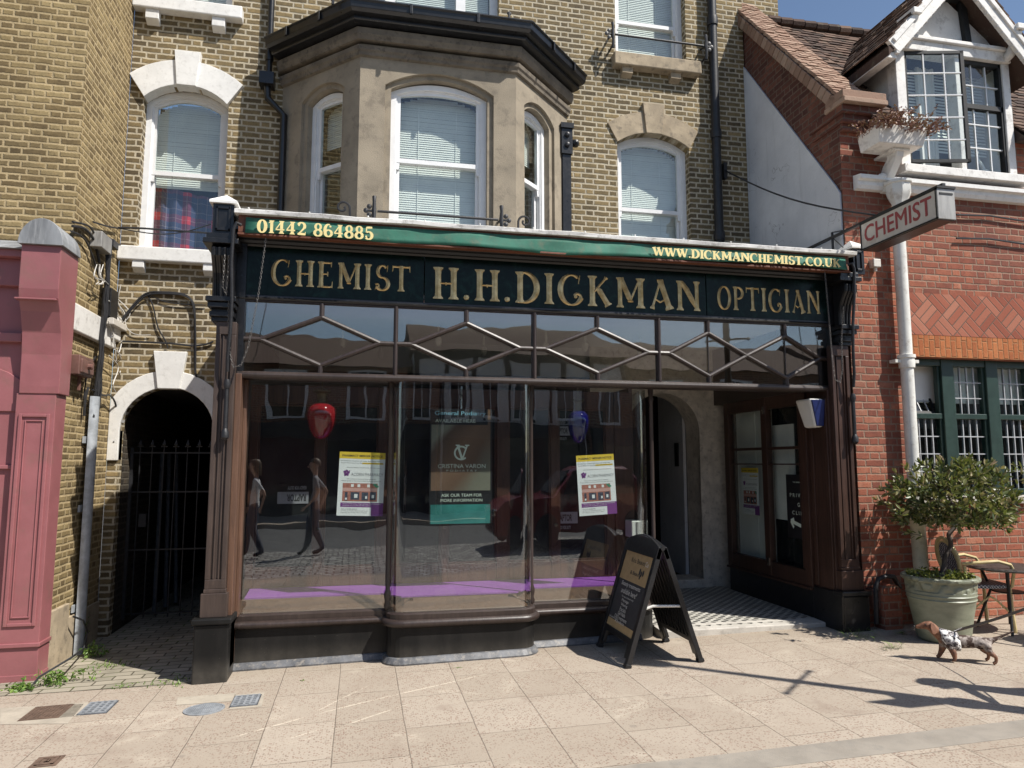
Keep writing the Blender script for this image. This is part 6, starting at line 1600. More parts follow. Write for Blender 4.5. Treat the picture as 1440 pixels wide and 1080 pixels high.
def dispenser():
    p=W(897,745,Y=.30); t=thing('paper_dispenser','small white box fixed to the wood panel behind the top of the pavement sign','box',tuple(p))
    m=MB(); m.box(p.x-.045,p.x+.04,.34,.52,p.z-.08,p.z+.08); m.build('case',MT['whiteplastic'],t,bevel=.008); m=MB(); m.box(p.x-.0,p.x+.035,.333,.34,p.z-.07,p.z+.07); m.build('front_slot',MT['alu'],t)
dispenser()
def alarm():
    a=W(1143,567,X=4.27); t=thing('alarm_box','white and blue wedge shaped alarm box on the dark pilaster side by the lobby','alarm',(4.25,-.2,2.1))
    z1,z0=2.20,1.93; y1,y0=-.03,-.27
    m=MB(); m.add([(4.12,y0,z1),(4.27,y0,z1),(4.27,y1,z1),(4.12,y1,z1),(4.19,y0+.03,z0),(4.27,y0+.03,z0),(4.27,y1-.03,z0),(4.19,y1-.03,z0)],[(0,1,2,3),(7,6,5,4),(0,4,5,1),(1,5,6,2),(2,6,7,3),(3,7,4,0)])
    m.build('cover',MT['whiteplastic'],t,bevel=.02)
    m=MB(); m.add([(4.135,y0-.012,z1-.012),(4.272,y0-.012,z1-.012),(4.272,y0+.018,z0+.012),(4.20,y0+.018,z0+.012),(4.135,y0+.012,z1-.012),(4.272,y0+.012,z1-.012),(4.272,y0+.04,z0+.012),(4.20,y0+.04,z0+.012)],[(0,1,2,3),(7,6,5,4),(0,4,5,1),(1,5,6,2),(2,6,7,3),(3,7,4,0)]); m.build('blue_side',MT['blueplastic'],t,bevel=.004)
alarm()

# ================================================================== hanging CHEMIST sign
def hang():
    X=4.45; a=W(1210,317,X=X); b=W(1317,262,X=X); c=W(1318,308,X=X)
    y0,y1=b.y,a.y; z1,z0=(a.z+b.z)/2,c.z; th=.165
    t=thing('projecting_sign','white box sign lettered CHEMIST in red, projecting over the pavement on an iron arm','sign',(X+th/2,(y0+y1)/2,z0))
    m=MB(); m.box(X,X+th,y0,y1,z0,z1); m.build('case',MT['alu'],t,bevel=.004)
    m=MB(); m.box(X-.004,X,y0+.015,y1-.012,z0+.012,z1-.012); m.build('face_panel',MT['signwhite'],t)
    m=MB()
    for q in((y0,y0+.014,z0,z1),(y1-.012,y1,z0,z1),(y0,y1,z0,z0+.012),(y0,y1,z1-.014,z1)): m.box(X-.010,X-.0005,*q)
    m.box(X-.005,X+th+.005,y0-.01,y1+.01,z1,z1+.018); m.box(X+.02,X+th-.02,y0-.004,y0,z1-.05,z1-.035)
    m.build('edge_trim',MT['blackmatt'],t)
    m=MB(); m.box(X+.006,X+th-.006,y0+.01,y1-.01,z0-.006,z0-.001); m.build('underside',MT['wooddark'],t)
    m=MB(); m.text('CHEMIST',(X-.0045,y1-.05,z0+.058),(0,-1,0),(0,0,1),(y1-y0)*.875,(z1-z0)*.60,0,'L',.001)
    for q,(dy,dz) in enumerate(((-.008,0),(-.004,.003),(-.004,-.003))): m.text('CHEMIST',(X-.0045,y1-.05+dy,z0+.058+dz),(0,-1,0),(0,0,1),(y1-y0)*.875,(z1-z0)*.60,0,'L',.0014+q*.0004)
    m.build('lettering',MT['signred'],t)
    m=MB(); e=W(1128,350,X=X+.03); zz=z1+.03
    m.bar((X+.06,y0-.01,zz),(X+.06,.55,zz),.03,.022,(0,0,1)); q=W(1163,335,X=X)
    m.tube([(X+.06,q.y,3.585),(X+.06,q.y,zz+.05)],.013,6); m.tube([(X+.06,q.y,zz+.05),(X+.06,q.y-.25,zz)],.006,5); m.tube([(X+.06,.55,3.57),(X+.06,.55,zz+.01)],.013,6)
    m.tube([(X+.06,q.y,zz),(X+.10,q.y-.18,3.60)],.005,5)
    m.build('bracket_arm',MT['iron'],t)
    m=MB(); p0=W(1020,240,Y=YB-.05); p1=Vector((X+.06,y1-.12,zz+.02)); 
    pts=[p0.lerp(p1,i/10)+Vector((0,0,-.10*math.sin(math.pi*i/10))) for i in range(11)]; m.tube(pts,.009,6)
    m.box(p0.x-.02,p0.x+.02,YB-.06,YB,p0.z-.10,p0.z+.10); m.build('stay_cable',MT['iron'],t)
hang()

# ================================================================== A-board
def aboard():
    y0,y1=-.895,-.205; gx=g(2.3)
    t=thing('pavement_sign','black A-frame pavement sign with kraft brown header standing in front of the entrance','sandwich board',(2.33,-.55,gx))
    top=.935
    for s,(xb) in((-1,2.03),(1,2.64)):
        A=Vector((xb,0,g(xb))); B=Vector((2.335+s*.015,0,top)); d=(B-A); L=d.length; d.normalize()
        n=Vector((-d.z,0,d.x)) if s<0 else Vector((d.z,0,-d.x))   # outward
        P=lambda y,v,o:(A+d*(v*L)+n*o+Vector((0,y,0)))
        m=MB()
        def slab(mb,ya,yb,v0,v1,o0,o1): mb.add([P(y,v,o) for o in(o0,o1) for v in(v0,v1) for y in(ya,yb)],[(0,1,3,2),(4,6,7,5),(0,4,5,1),(1,5,7,3),(3,7,6,2),(2,6,4,0)])
        slab(m,y0,y0+.05,0,1,-.02,.02); slab(m,y1-.05,y1,0,1,-.02,.02); slab(m,y0+.05,y1-.05,.17,.22,-.016,.016)
        # tapered feet and arched head
        ys=[y0+(y1-y0)*i/10 for i in range(11)]
        arcp=[(y,1+.075*math.sin(math.pi*i/10)) for i,y in enumerate(ys)]
        pts=[P(y0,.90,-.018),P(y1,.90,-.018)]+[P(y,v,-.018) for y,v in arcp[::-1]]
        m.prism(pts,n*.036)
        slab(m,y0+.05,y0+.10,.06,.17,-.015,.015); slab(m,y1-.10,y1-.05,.06,.17,-.015,.015)
        slab(m,y0-.003,y0+.053,0,.03,-.025,.025); slab(m,y1-.053,y1+.003,0,.03,-.025,.025)
        m.build('leg_frame',MT['plastic'],t,bevel=.006)
        m=MB(); slab(m,y0+.04,y1-.04,.20,.92,-.008,.006); 
        if s>0:
            for i in range(9): y=y0+.08+i*.066; slab(m,y,y+.018,.22,.9,-.020,-.008)
        pn=m.build('panel',MT['board'] if s<0 else MT['plastic'],t)
        if s<0:
            m=MB(); slab(m,y0+.055,y1-.055,.645,.90,.006,.008); m.build('kraft_header',MT['kraft'],t); m=MB(); slab(m,y0+.055,y1-.055,.222,.285,.006,.008); m.build('kraft_footer',MT['kraft'],t)
            r=Vector((0,-1,0)); T=lambda mb,s_,yc,v,w,h,al='C':mb.text(s_,P(yc,v,.0085),r,d,w,h,.0,al,.0012)
            c=(y0+y1)/2
            m=MB(); T(m,'Kris Beauty',c-.02,.80,.30,.05); T(m,'& Beauty',c-.02,.70,.22,.04); 
            for k,(yy,v,r0) in enumerate(((c-.10,.755,.028),(c-.135,.74,.024),(c-.17,.75,.026),(c-.12,.71,.02))):
                m.add([P(yy+r0*.6*math.cos(a*math.pi/5),v+r0*1.1*math.sin(a*math.pi/5),.0098) for a in range(10)],[tuple(range(10))[::-1]])
            m.build('script_lettering',MT['ink'],t)
            m=MB(); T(m,'Co',c-.20,.81,.06,.04)
            T(m,'Beauty treatments',c,.585,.40,.045); T(m,'available here*',c,.53,.34,.045); T(m,'*by appointment only',c,.495,.26,.018)
            for i,(s_,w) in enumerate((('Massage',.15),('Waxing',.14),('Facials',.13),('Gel Nails',.16),('CND treatments',.27),('& products',.2))): T(m,s_,c+.03,.455-i*.037,w,.03)
            T(m,'ask inside to book',c+.17,.292,.2,.016)
            m.build('chalk_lettering',MT['chalk'],t)
    m=MB(); 
    for y in(y0+.025,y1-.025): m.tube([(2.335,y-.03,top-.005),(2.335,y+.03,top-.005)],.018,10)
    m.build('hinge',MT['plastic'],t,smooth=True)
    m=MB(); z=.47; m.tube([(2.19,y0+.03,z),(2.25,y0+.025,z+.02),(2.48,y0+.025,z+.012)],.010,6); m.build('stay_strap',MT['whiteplastic'],t)
aboard()
# ================================================================== potted tree
def potted():
    f=W(1328,906,dz=0); c=Vector((f.x+.125,f.y+.14,0)); gz=g(c.x); c.z=gz
    t=thing('potted_tree','bay tree with a twisted trunk in a large sage green glazed pot','potted tree',tuple(c))
    zr=W(1330,808,Y=c.y).z-gz; rt=.29; rb=.185
    p=MB(); k=zr
    prof=[(rb,0),(rb+.012,.01),(rb+.02,.05*k),(rb+.045,.35*k),(rb+.072,.62*k),(.262,.64*k),(.268,.655*k),(.262,.67*k),(.265,.70*k),(.272,.72*k),(.266,.735*k),(.276,.92*k),(.292,.93*k),(.302,.955*k),(.302,.985*k),(.292,k),(.266,k),(.262,.93*k)]
    p.lathe(c,prof,48); p.build('pot',MT['pot'],t,smooth=True,angle=30)
    p=MB(); p.lathe(c+Vector((0,0,.93*k)),[(.262,-.02),(.262,0),(.0,.02)],24); p.build('soil',MT['soil'],t)
    # winding trunk
    tz=W(1345,752,Y=c.y).z; p=MB(); P=[c+Vector((0,0,.90*k))]
    for px,py in((1328,795),(1329,782),(1337,770),(1337,760),(1333,752),(1342,742),(1352,728)): q=W(px,py,Y=c.y); P.append(q)
    pts=[]
    for i in range(len(P)-1):
        for s in range(5): pts.append(P[i].lerp(P[i+1],s/5))
    pts.append(P[-1])
    for _ in range(3): pts=[pts[0]]+[(pts[i-1]+pts[i]*2+pts[i+1])/4 for i in range(1,len(pts)-1)]+[pts[-1]]
    p.tube(pts,[.022-.006*i/len(pts) for i in range(len(pts))],10)
    rnd=random.Random(21); tip=pts[-1]
    cc=W(1347,706,Y=c.y); a,b,h=.50,.46,.345
    ends=[]
    for i in range(26):
        th=rnd.uniform(0,6.28); r=rnd.uniform(.35,1); e=Vector((cc.x+a*r*.9*math.cos(th),cc.y+b*r*.9*math.sin(th),cc.z+h*rnd.uniform(-.35,.9)*(1-.4*r)))
        m=tip.lerp(e,.45)+Vector((0,0,-.03)); p.tube([tip-Vector((0,0,.04)),m,e],[.011,.007,.003],5); ends.append(e)
    lf=MB()
    clumps=[]
    for i in range(330):
        th=rnd.uniform(0,6.283); u=rnd.uniform(-1,1); r=rnd.uniform(.25,1)**.45
        s=math.sqrt(1-u*u); v=Vector((a*r*s*math.cos(th),b*r*s*math.sin(th),h*r*u))
        if v.z<-h*.55: v.z*=.62
        # ragged outline: long shoots to the right and left
        k2=1+.16*math.sin(3*th+1)+.12*rnd.uniform(-1,1); v.x*=k2; v.y*=k2
        clumps.append((cc+v,v.normalized()))
    for px,py in((1266,722),(1274,735),(1270,690),(1428,655),(1432,675),(1420,690),(1436,665),(1280,664),(1300,655),(1395,655),(1290,752),(1362,650),(1258,716),(1415,668)):
        q=W(px,py,Y=c.y+rnd.uniform(-.25,.2)); clumps.append((q,(q-cc).normalized()))
    for q,n in clumps:
        ax=(n*.75+Vector((rnd.gauss(0,.45),rnd.gauss(0,.45),rnd.gauss(.55,.45)))).normalized(); ln=rnd.uniform(.06,.14); q=q-ax*ln*.4
        lf.tube([q,q+ax*ln],[.003,.0015],4,mi=1,cap=False)
        sd=ax.orthogonal().normalized(); s2=ax.cross(sd); k0=rnd.uniform(0,6)
        for i in range(rnd.randint(8,14)):
            u=rnd.uniform(.1,1.05); th=k0+i*2.4; out=sd*math.cos(th)+s2*math.sin(th); d=(ax*(.35+.65*u)+out*rnd.uniform(.5,1.0)).normalized()
            sz=rnd.uniform(.022,.040)*(1.1-.35*max(0,u-.6)); c1=q+ax*ln*u+d*sz*.9
            leafquad(lf,c1+Vector((rnd.gauss(0,.008),rnd.gauss(0,.008),rnd.gauss(0,.008))),rnd,sz,.36,d)
    lf.build('crown',[MT['leaf'],MT['bark']],t,recalc=False)
    p.build('trunk',MT['bark'],t,smooth=True)
    lf=MB()
    for i in range(520):
        th=rnd.uniform(0,6.283); r=.26*math.sqrt(rnd.uniform(.1,1)); q=c+Vector((r*math.cos(th),r*math.sin(th),.94*k+rnd.uniform(0,.07)))
        leafquad(lf,q,rnd,rnd.uniform(.010,.020),.55)
    lf.build('underplanting',MT['leafy'],t,recalc=False)
potted()
# ================================================================== cafe furniture
def make_chair():
    t=thing('bistro_chair','','chair',(0,0,0))
    O=Vector((0,0,0)); A=lambda pts: [Vector(p) for p in pts]
    m=MB(); L=[(.16*0+.0,)]
    # chair faces +x; back at x=-.2
    loop=[]
    for i in range(33):
        a=2*math.pi*i/32; y=.155*math.sin(a); z=.66+.19*math.cos(a); x=-.205-.09*(z-.5)/.4
        loop.append((x,y,z))
    m.tube(loop[:-1],.017,8,closed=True); inner=[(x+.004,y*.80,.66+(z-.66)*.84) for x,y,z in loop[:-1]]
    m.tube(inner,.010,8,closed=True); m.build('back_hoop',MT['rattan'],t,smooth=True,org=O)
    m=MB(); c=(-.25,0,.72); n=len(inner); m.add([(p[0]-.004,p[1],p[2]) for p in inner]+[(p[0]+.004,p[1],p[2]) for p in inner],[tuple(range(n)),tuple(range(n,2*n))[::-1]]+[(i,(i+1)%n,n+(i+1)%n,n+i) for i in range(n)]); m.build('backrest',MT['weave'],t,org=O)
    m=MB(); S=[(.21*math.copysign(abs(math.cos(a))**.6,math.cos(a)),.21*math.copysign(abs(math.sin(a))**.6,math.sin(a))) for a in [2*math.pi*i/28 for i in range(28)]]
    m.prism([(x,y,.43) for x,y in S],(0,0,.03)); m.build('seat',MT['weave'],t,org=O,bevel=.008)
    for sx,sy in((1,1),(1,-1),(-1,1),(-1,-1)):
        m=MB()
        if sx<0: pts=[(-.205,.17*sy,.62),(-.19,.175*sy,.44),(-.215,.185*sy,.2),(-.25,.20*sy,0)]
        else: pts=[(.18,.175*sy,.45),(.185,.18*sy,.2),(.20,.19*sy,0)]
        m.tube(pts,.0155,8); m.build('leg',MT['rattan'],t,smooth=True,org=O)
    for sy in(1,-1):
        m=MB(); m.tube([(-.22,.165*sy,.64),(-.12,.21*sy,.655),(.05,.235*sy,.67),(.16,.235*sy,.64),(.195,.225*sy,.58),(.19,.19*sy,.44)],.0145,8); m.build('armrest',MT['rattan'],t,smooth=True,org=O)
        m=MB(); m.tube([(-.22,.18*sy,.20),(-.05,.18*sy,.33),(0,.18*sy,.36),(.05,.18*sy,.33),(.19,.18*sy,.20)],.009,6); m.build('stretcher',MT['rattan'],t,smooth=True,org=O)
    return t
def copy_thing(src,loc,rz,label):
    r=src.copy(); COL.objects.link(r); r.location=loc; r.rotation_euler=(0,0,rz); r['label']=label
    for ch in list(src.children):
        c=ch.copy(); COL.objects.link(c); c.parent=r
        for g2 in ch.children: d=g2.copy(); COL.objects.link(d); d.parent=c
    return r
chair=make_chair(); chair['group']='bistro chairs by the cafe table'
p=W(1337,790,Y=-.56)
chair.location=(p.x+.22,-.60,g(p.x)-.04); chair.rotation_euler=(0,0,R(-12)); chair['label']='cream cane bistro chair whose oval woven back shows above the green pot'
p=W(1386,900,dz=0)
copy_thing(chair,(p.x+.62,p.y-.38,g(p.x)),R(105),'cream cane bistro chair cut off at the right edge of the photo')
def table():
    a=W(1376,797,Y=-.75); c=Vector((a.x+.33,-.72,0)); z=W(1420,797,Y=-.75).z; gz=g(c.x)
    t=thing('cafe_table','round dark metal cafe table at the right edge behind the chairs','table',(c.x,c.y,gz))
    m=MB(); m.lathe((c.x,c.y,0),[(.30,z-.022),(.325,z-.018),(.33,z-.006),(.32,z),(.0,z)],40)
    for i in range(-7,8):
        y=c.y+i*.042; h=math.sqrt(max(0,.31**2-(i*.042)**2)); m.box(c.x-h,c.x+h,y-.016,y+.016,z,z+.003)
    m.build('tabletop',MT['tabletop'],t)
    for k in range(4):
        an=math.pi/4+k*math.pi/2; d=Vector((math.cos(an),math.sin(an),0)); m=MB()
        m.tube([Vector((c.x,c.y,z-.02))+d*.2,Vector((c.x,c.y,gz+.35))+d*.13,Vector((c.x,c.y,gz))+d*.26],.012,8); m.build('leg',MT['iron'],t,smooth=True)
    m=MB(); m.lathe((c.x,c.y,gz+.33),[(.125,0),(.135,.006),(.125,.012)],20); m.build('ring',MT['iron'],t)
table()
# ================================================================== corner pier, meter box
def pier():
    x0=W(1237,860,Y=-.36).x; t=thing('brick_pier','low round-headed brick stub with a bent pipe beside the green pot','brick pier',(x0,-.36,g(x0)))
    b=W(1240,822,Y=-.40); c=W(1268,890,Y=-.40)
    m=MB(); m.prism([(b.x,-.42,-.1),(c.x,-.42,-.1),(c.x,-.42,b.z-.06)]+[((b.x+c.x)/2+(c.x-b.x)/2*math.cos(R(a)),-.42,b.z-.06+.06*math.sin(R(a))) for a in range(15,166,15)]+[(b.x,-.42,b.z-.06)],(0,.15,0)); m.build('stub',MT['red'],t)
    m=MB(); z=b.z; m.tube([(b.x-.06,-.38,z-.35),(b.x-.05,-.38,z-.02),(b.x-.01,-.38,z+.05),(b.x+.06,-.38,z+.07),(c.x-.02,-.36,z+.06),(c.x+.07,-.33,z-.05)],.022,8); m.build('bent_pipe',MT['iron'],t,smooth=True)
    a=W(1226,828,Y=-.36); e=W(1246,856,Y=-.36); t=thing('meter_box','small brown painted meter box at the foot of the red brick wall','box',((a.x+e.x)/2,-.36,e.z))
    m=MB(); m.box(a.x,e.x,-.37,-.285,e.z,a.z); m.box(a.x-.006,e.x+.006,-.376,-.285,a.z-.02,a.z); m.build('case',MT['brownpaint'],t,bevel=.006); m=MB(); m.box(a.x+.015,e.x-.015,-.376,-.37,e.z+.02,a.z-.03); m.build('lid',MT['brownpaint'],t)
pier()
# ================================================================== weeds
def weed(label,px,py,n,h,sp,seed,grass=False):
    q=W(px,py,dz=0); rnd=random.Random(seed); t=thing('weed_clump',label,'weeds',(q.x,q.y,g(q.x)),'weeds growing from the paving edges'); m=MB()
    for i in range(n):
        b=q+Vector((rnd.gauss(0,sp),rnd.gauss(0,sp*.6),0)); b.z=g(b.x); hh=h*rnd.uniform(.4,1.1); d=Vector((rnd.gauss(0,.35),rnd.gauss(0,.35),1)).normalized()
        if grass:
            w=d.orthogonal().normalized()*.004; tip=b+d*hh+Vector((rnd.gauss(0,.03),rnd.gauss(0,.03),-.01)); mid=b+d*hh*.5
            m.add([b-w,b+w,mid+w*.8,mid-w*.8,tip],[(0,1,2,3),(3,2,4)])
        else:
            m.tube([b,b+d*hh],.002,4,cap=False)
            for k in range(rnd.randint(5,9)):
                u=rnd.uniform(.25,1); leafquad(m,b+d*hh*u+Vector((rnd.gauss(0,.015),rnd.gauss(0,.015),0)),rnd,rnd.uniform(.010,.022),.42,(rnd.gauss(0,1),rnd.gauss(0,1),.4))
    m.build('foliage',MT['weed'],t,recalc=False)
weed('feathery tall weed growing at the foot of the galvanised conduit',100,915,26,.30,.06,1)
weed('bright broad-leaved weed right of the conduit foot',131,925,16,.15,.03,2)
weed('low straggling weed at the foot of the red shopfront pilaster',78,962,30,.10,.09,3)
weed('dark small weed at the left corner of the red pilaster foot',38,970,22,.05,.07,4)
weed('thin grass in the paving edge of the passage mouth, left side',150,938,40,.05,.12,5,True)
weed('thin grass against the left black plinth of the shop',245,960,40,.045,.10,6,True)
weed('grass tuft at the foot of the right black plinth',1213,897,60,.10,.10,7,True)
weed('grass tuft in the joint left of the small dog',1255,912,46,.085,.05,8,True)
weed('short weed in the paving joint below the bow window',644,939,6,.016,.014,9,True)
weed('tiny weed tuft growing in a paving joint behind the round manhole',425,957,6,.016,.014,10,True)
weed('sprig of grass in the paving joint beside the square grate',178,965,30,.03,.05,12,True)
weed('grass sprouting at the foot of the brick pier by the pot',1268,892,30,.06,.03,13,True)

# ================================================================== skinned bodies
def skin_mesh(name,verts,edges,radii,mats,parent,matfn=None,levels=1,root=0,org=Vector((0,0,0))):
    me=bpy.data.meshes.new(name+'_cage'); me.from_pydata(verts,edges,[]); me.update()
    o=bpy.data.objects.new(name+'_cage',me); COL.objects.link(o)
    sk=o.modifiers.new('s','SKIN'); sk.branch_smoothing=.6; sk.use_smooth_shade=True
    lay=me.skin_vertices[0].data if me.skin_vertices else None
    if lay is None:
        bm=bmesh.new(); bm.from_mesh(me); bm.verts.layers.skin.verify(); bm.to_mesh(me); bm.free(); lay=me.skin_vertices[0].data
    for i,r in enumerate(radii):
        lay[i].radius=r if isinstance(r,tuple) else (r,r); lay[i].use_root=(i==root)
    ss=o.modifiers.new('u','SUBSURF'); ss.levels=levels; ss.render_levels=levels
    dg=bpy.context.evaluated_depsgraph_get(); dg.update()
    m2=bpy.data.meshes.new_from_object(o.evaluated_get(dg)); m2.name=name
    bpy.data.objects.remove(o); bpy.data.meshes.remove(me)
    m2.materials.clear()
    for m in mats: m2.materials.append(m)
    for p in m2.polygons:
        p.use_smooth=True
        p.material_index = matfn(p.center) if matfn else 0
    b=bpy.data.objects.new(name,m2); COL.objects.link(b); ORG[b.name]=Vector(org)
    if parent: b.parent=parent
    return b
class SK:
    def __init__(s): s.v=[];s.e=[];s.r=[]
    def p(s,co,r,par=None):
        s.v.append(tuple(co)); s.r.append(r); i=len(s.v)-1
        if par is not None: s.e.append((par,i))
        return i
    def chain(s,par,*pts):
        for co,r in pts: par=s.p(co,r,par)
        return par
def dog():
    a=W(1328,929,dz=0); b=W(1382,932,dz=0); mid=(a+b)/2
    t=thing('dog','small brown and grey dappled dachshund standing on the pavement in a camouflage harness','dog',(mid.x,mid.y,g(mid.x)+.002))
    ang=math.atan2(b.y-a.y,b.x-a.x); t.rotation_euler=(0,0,ang)
    k=SK(); hip=k.p((.155,0,.150),(.052,.056)); bk=k.chain(hip,((.09,0,.150),(.048,.052)),((.02,0,.146),(.050,.055)),((-.05,0,.146),(.056,.062)),((-.11,0,.152),(.058,.066)))
    nk=k.chain(bk,((-.15,0,.185),(.046,.046)),((-.185,0,.222),(.038,.040)),((-.212,0,.252),(.038,.040)))
    mz=k.chain(nk,((-.243,0,.252),(.032,.034)),((-.272,0,.243),(.021,.022)),((-.300,0,.237),(.015,.016)),((-.315,0,.235),(.011,.010)))
    for s,dx in((1,-.018),(-1,.016)):
        k.chain(bk,((-.105+dx,.038*s,.115),(.033,.033)),((-.098+dx*1.5,.045*s,.075),(.024,.026)),((-.103+dx*2.2,.045*s,.038),(.017,.018)),((-.108+dx*2.5,.045*s,.015),(.016,.015)),((-.128+dx*2.5,.045*s,.011),(.015,.011)))
        k.chain(hip,((.158,.040*s,.125),(.036,.044)),((.138+.02*(s<0),.050*s,.092),(.026,.030)),((.186+.02*(s<0),.050*s,.058),(.014,.015)),((.182+.02*(s<0),.050*s,.022),(.012,.012)),((.160+.02*(s<0),.050*s,.010),(.014,.010)))
    k.chain(hip,((.205,0,.172),(.020,.020)),((.25,0,.195),(.011,.011)),((.30,0,.222),(.008,.008)),((.345,0,.245),(.004,.004)))
    skin_mesh('body',k.v,k.e,k.r,[MT['dog']],t,None,2,0)
    for s in(1,-1):
        m=MB(); base=Vector((-.205,.034*s,.272)); pts=[(-.215,.028*s,.280),(-.192,.030*s,.276),(-.176,.042*s,.245),(-.178,.052*s,.212),(-.195,.056*s,.196),(-.214,.054*s,.206),(-.222,.046*s,.240)]
        n=Vector((0,.010*s,0)); m.prism([Vector(q) for q in pts],n); m.build('ear',MT['dogear'],t,smooth=True,org=Vector((0,0,0)),bevel=.004)
        m=MB(); m.lathe((-.248,.026*s,.262),[(0,-.006),(.0045,-.004),(.006,0),(.0045,.004),(0,.006)],10,ax=(0,1,0)); m.build('eye',MT['ink'],t,smooth=True,org=Vector((0,0,0)))
    m=MB(); m.lathe((-.322,0,.238),[(0,-.007),(.008,-.004),(.009,0),(.006,.005),(0,.007)],10,ax=(1,0,0)); m.build('nose',MT['ink'],t,smooth=True,org=Vector((0,0,0)))
    m=MB()     # harness vest hugging chest and shoulders
    rings=[]
    for x,cz,ry,rz in((-.150,.188,.050,.054),(-.125,.165,.066,.070),(-.095,.150,.069,.078),(-.06,.146,.067,.074),(-.025,.146,.062,.068)):
        rings.append([(x+.02*(-math.cos(a))*(.4),ry*math.sin(a),cz+rz*math.cos(a)) for a in [2*math.pi*i/20 for i in range(20)]])
    vs=[p for r_ in rings for p in r_]; F=[(20*i+j,20*i+(j+1)%20,20*i+20+(j+1)%20,20*i+20+j) for i in range(4) for j in range(20)]
    m.add(vs,F); h=m.build('harness',MT['doghar'],t,smooth=True,org=Vector((0,0,0))); sm=h.modifiers.new('thickness','SOLIDIFY'); sm.thickness=.004
    return t,ang,mid
dg_t,dg_ang,dg_mid=dog()
def person(label,loc,rz,shirt,legs,pose,hairmat='hair',hl=.0,cat='person'):
    t=thing('person',label,cat,loc); t.rotation_euler=(0,0,rz)
    k=SK(); pv=k.p((0,0,.93),(.155,.11)); 
    st=pose.get('stride',0); ch=k.chain(pv,((0,0,1.06),(.135,.10)),((0,-.01,1.22),(.155,.105)),((0,.0,1.36),(.15,.09)),((0,.0,1.44),(.062,.06)),((0,-.01,1.52),(.052,.056)),((0,-.03,1.60),(.075,.088)),((0,-.03,1.68),(.076,.092)),((0,-.02,1.73),(.05,.06)))
    sh=3
    for s in(1,-1):
        f=st*s
        kn=(.10*s,-.10*abs(st)-.10*f,.49+.02*abs(st)); an=(.105*s,-.26*f+.10*(f<0)*abs(st),.09+.05*(f<0)*abs(st))
        k.chain(pv,((.095*s,-.02*f,.84),(.105,.11)),(kn,(.075,.08)),((kn[0],(kn[1]+an[1])/2+.02,.30),(.066,.07)),(an,(.052,.056)),((an[0],an[1]-.07,an[2]-.05),(.042,.036)),((an[0],an[1]-.16,an[2]-.06),(.036,.026)))
        hand=pose['r' if s>0 else 'l']; shp=Vector((.185*s,0,1.39)); H=Vector(hand); mid=(shp+H)/2; L=.62; d=(H-shp).length; bend=math.sqrt(max(0,(L/2)**2-(d/2)**2)); el=mid+Vector((.05*s,bend*.9,-.1*bend))
        w=k.chain(sh,((.150*s,0,1.40),(.058,.058)),(tuple(shp),(.056,.058)),(tuple(el),(.040,.042)),(tuple(H),(.026,.028)))
        dr=(H-el).normalized(); pm=H+dr*.05; sd=dr.cross(Vector((1,0,0))); sd=sd.normalized() if sd.length>.1 else Vector((0,1,0))
        pi=k.chain(w,(tuple(pm),(.026,.020)))
        for q,ln in((-1.5,.055),(-.5,.068),(.5,.072),(1.5,.060)):
            b0=pm+dr*.035+sd*(q*.016); k.chain(pi,(tuple(b0),.0085),(tuple(b0+dr*ln*.55+Vector((-.006*s,0,0))),.008),(tuple(b0+dr*ln+Vector((-.022*s,0,0))),.0065))
        b0=pm-dr*.01+sd*.03; k.chain(pi,(tuple(b0),.009),(tuple(b0+dr*.03+sd*.018),.008),(tuple(b0+dr*.055+sd*.018),.007))
    def mf(c):
        x,y,z=c
        if z>1.46: return 0
        if z>.94 and abs(x)<.20+.0*(z): return 1
        if z>1.12 and abs(x)>=.20: return 1 if z>1.22 else 0
        if abs(x)>.20 and z>.6: return 0
        if z<.09: return 3
        return 2
    skin_mesh('body',k.v,k.e,k.r,[MT['skin'],MT[shirt],MT[legs],MT['plastic']],t,mf,1,0)
    Oz=Vector((0,0,0)); m=MB(); V=[];n=16
    for i in range(8):
        for j in range(n):
            a=2*math.pi*j/n; ph=math.pi*(i/7)*(.47+.16*math.sin(a)); r=.098*math.sin(ph)+.001; low=hl if math.sin(a)>-.25 else 0
            V.append((r*math.cos(a)*.92,-.015+r*1.12*math.sin(a)+(.012),1.675+.105*math.cos(ph)-low*(i/7)**3))
    m.add(V,[(n*i+j,n*i+(j+1)%n,n*i+n+(j+1)%n,n*i+n+j) for i in range(7) for j in range(n)]); h=m.build('hair',MT[hairmat],t,smooth=True,org=Oz); q=h.modifiers.new('thickness','SOLIDIFY'); q.thickness=.012
    m=MB(); m.prism([(-.012,-.108,1.595),(.012,-.108,1.595),(.008,-.112,1.64),(-.008,-.112,1.64)],(0,-.018,-.004)); m.build('nose',MT['skin'],t,org=Oz,bevel=.004)
    m=MB()
    for s in(1,-1): m.lathe((.030*s,-.108,1.645),[(0,-.008),(.010,-.003),(.010,.003),(0,.008)],8,ax=(0,1,0))
    m.build('eyes',MT['ink'],t,org=Oz)
    m=MB(); m.box(-.024,.024,-.112,-.095,1.562,1.570); m.build('mouth',MT['signred'],t,org=Oz,bevel=.002)
    m=MB()
    for s in(1,-1): m.lathe((.080*s,-.02,1.625),[(0,-.01),(.018,-.006),(.026,.0),(.018,.006),(0,.01)],10,ax=(1,0,0))
    m.build('ears',MT['skin'],t,smooth=True,org=Oz)
    return t
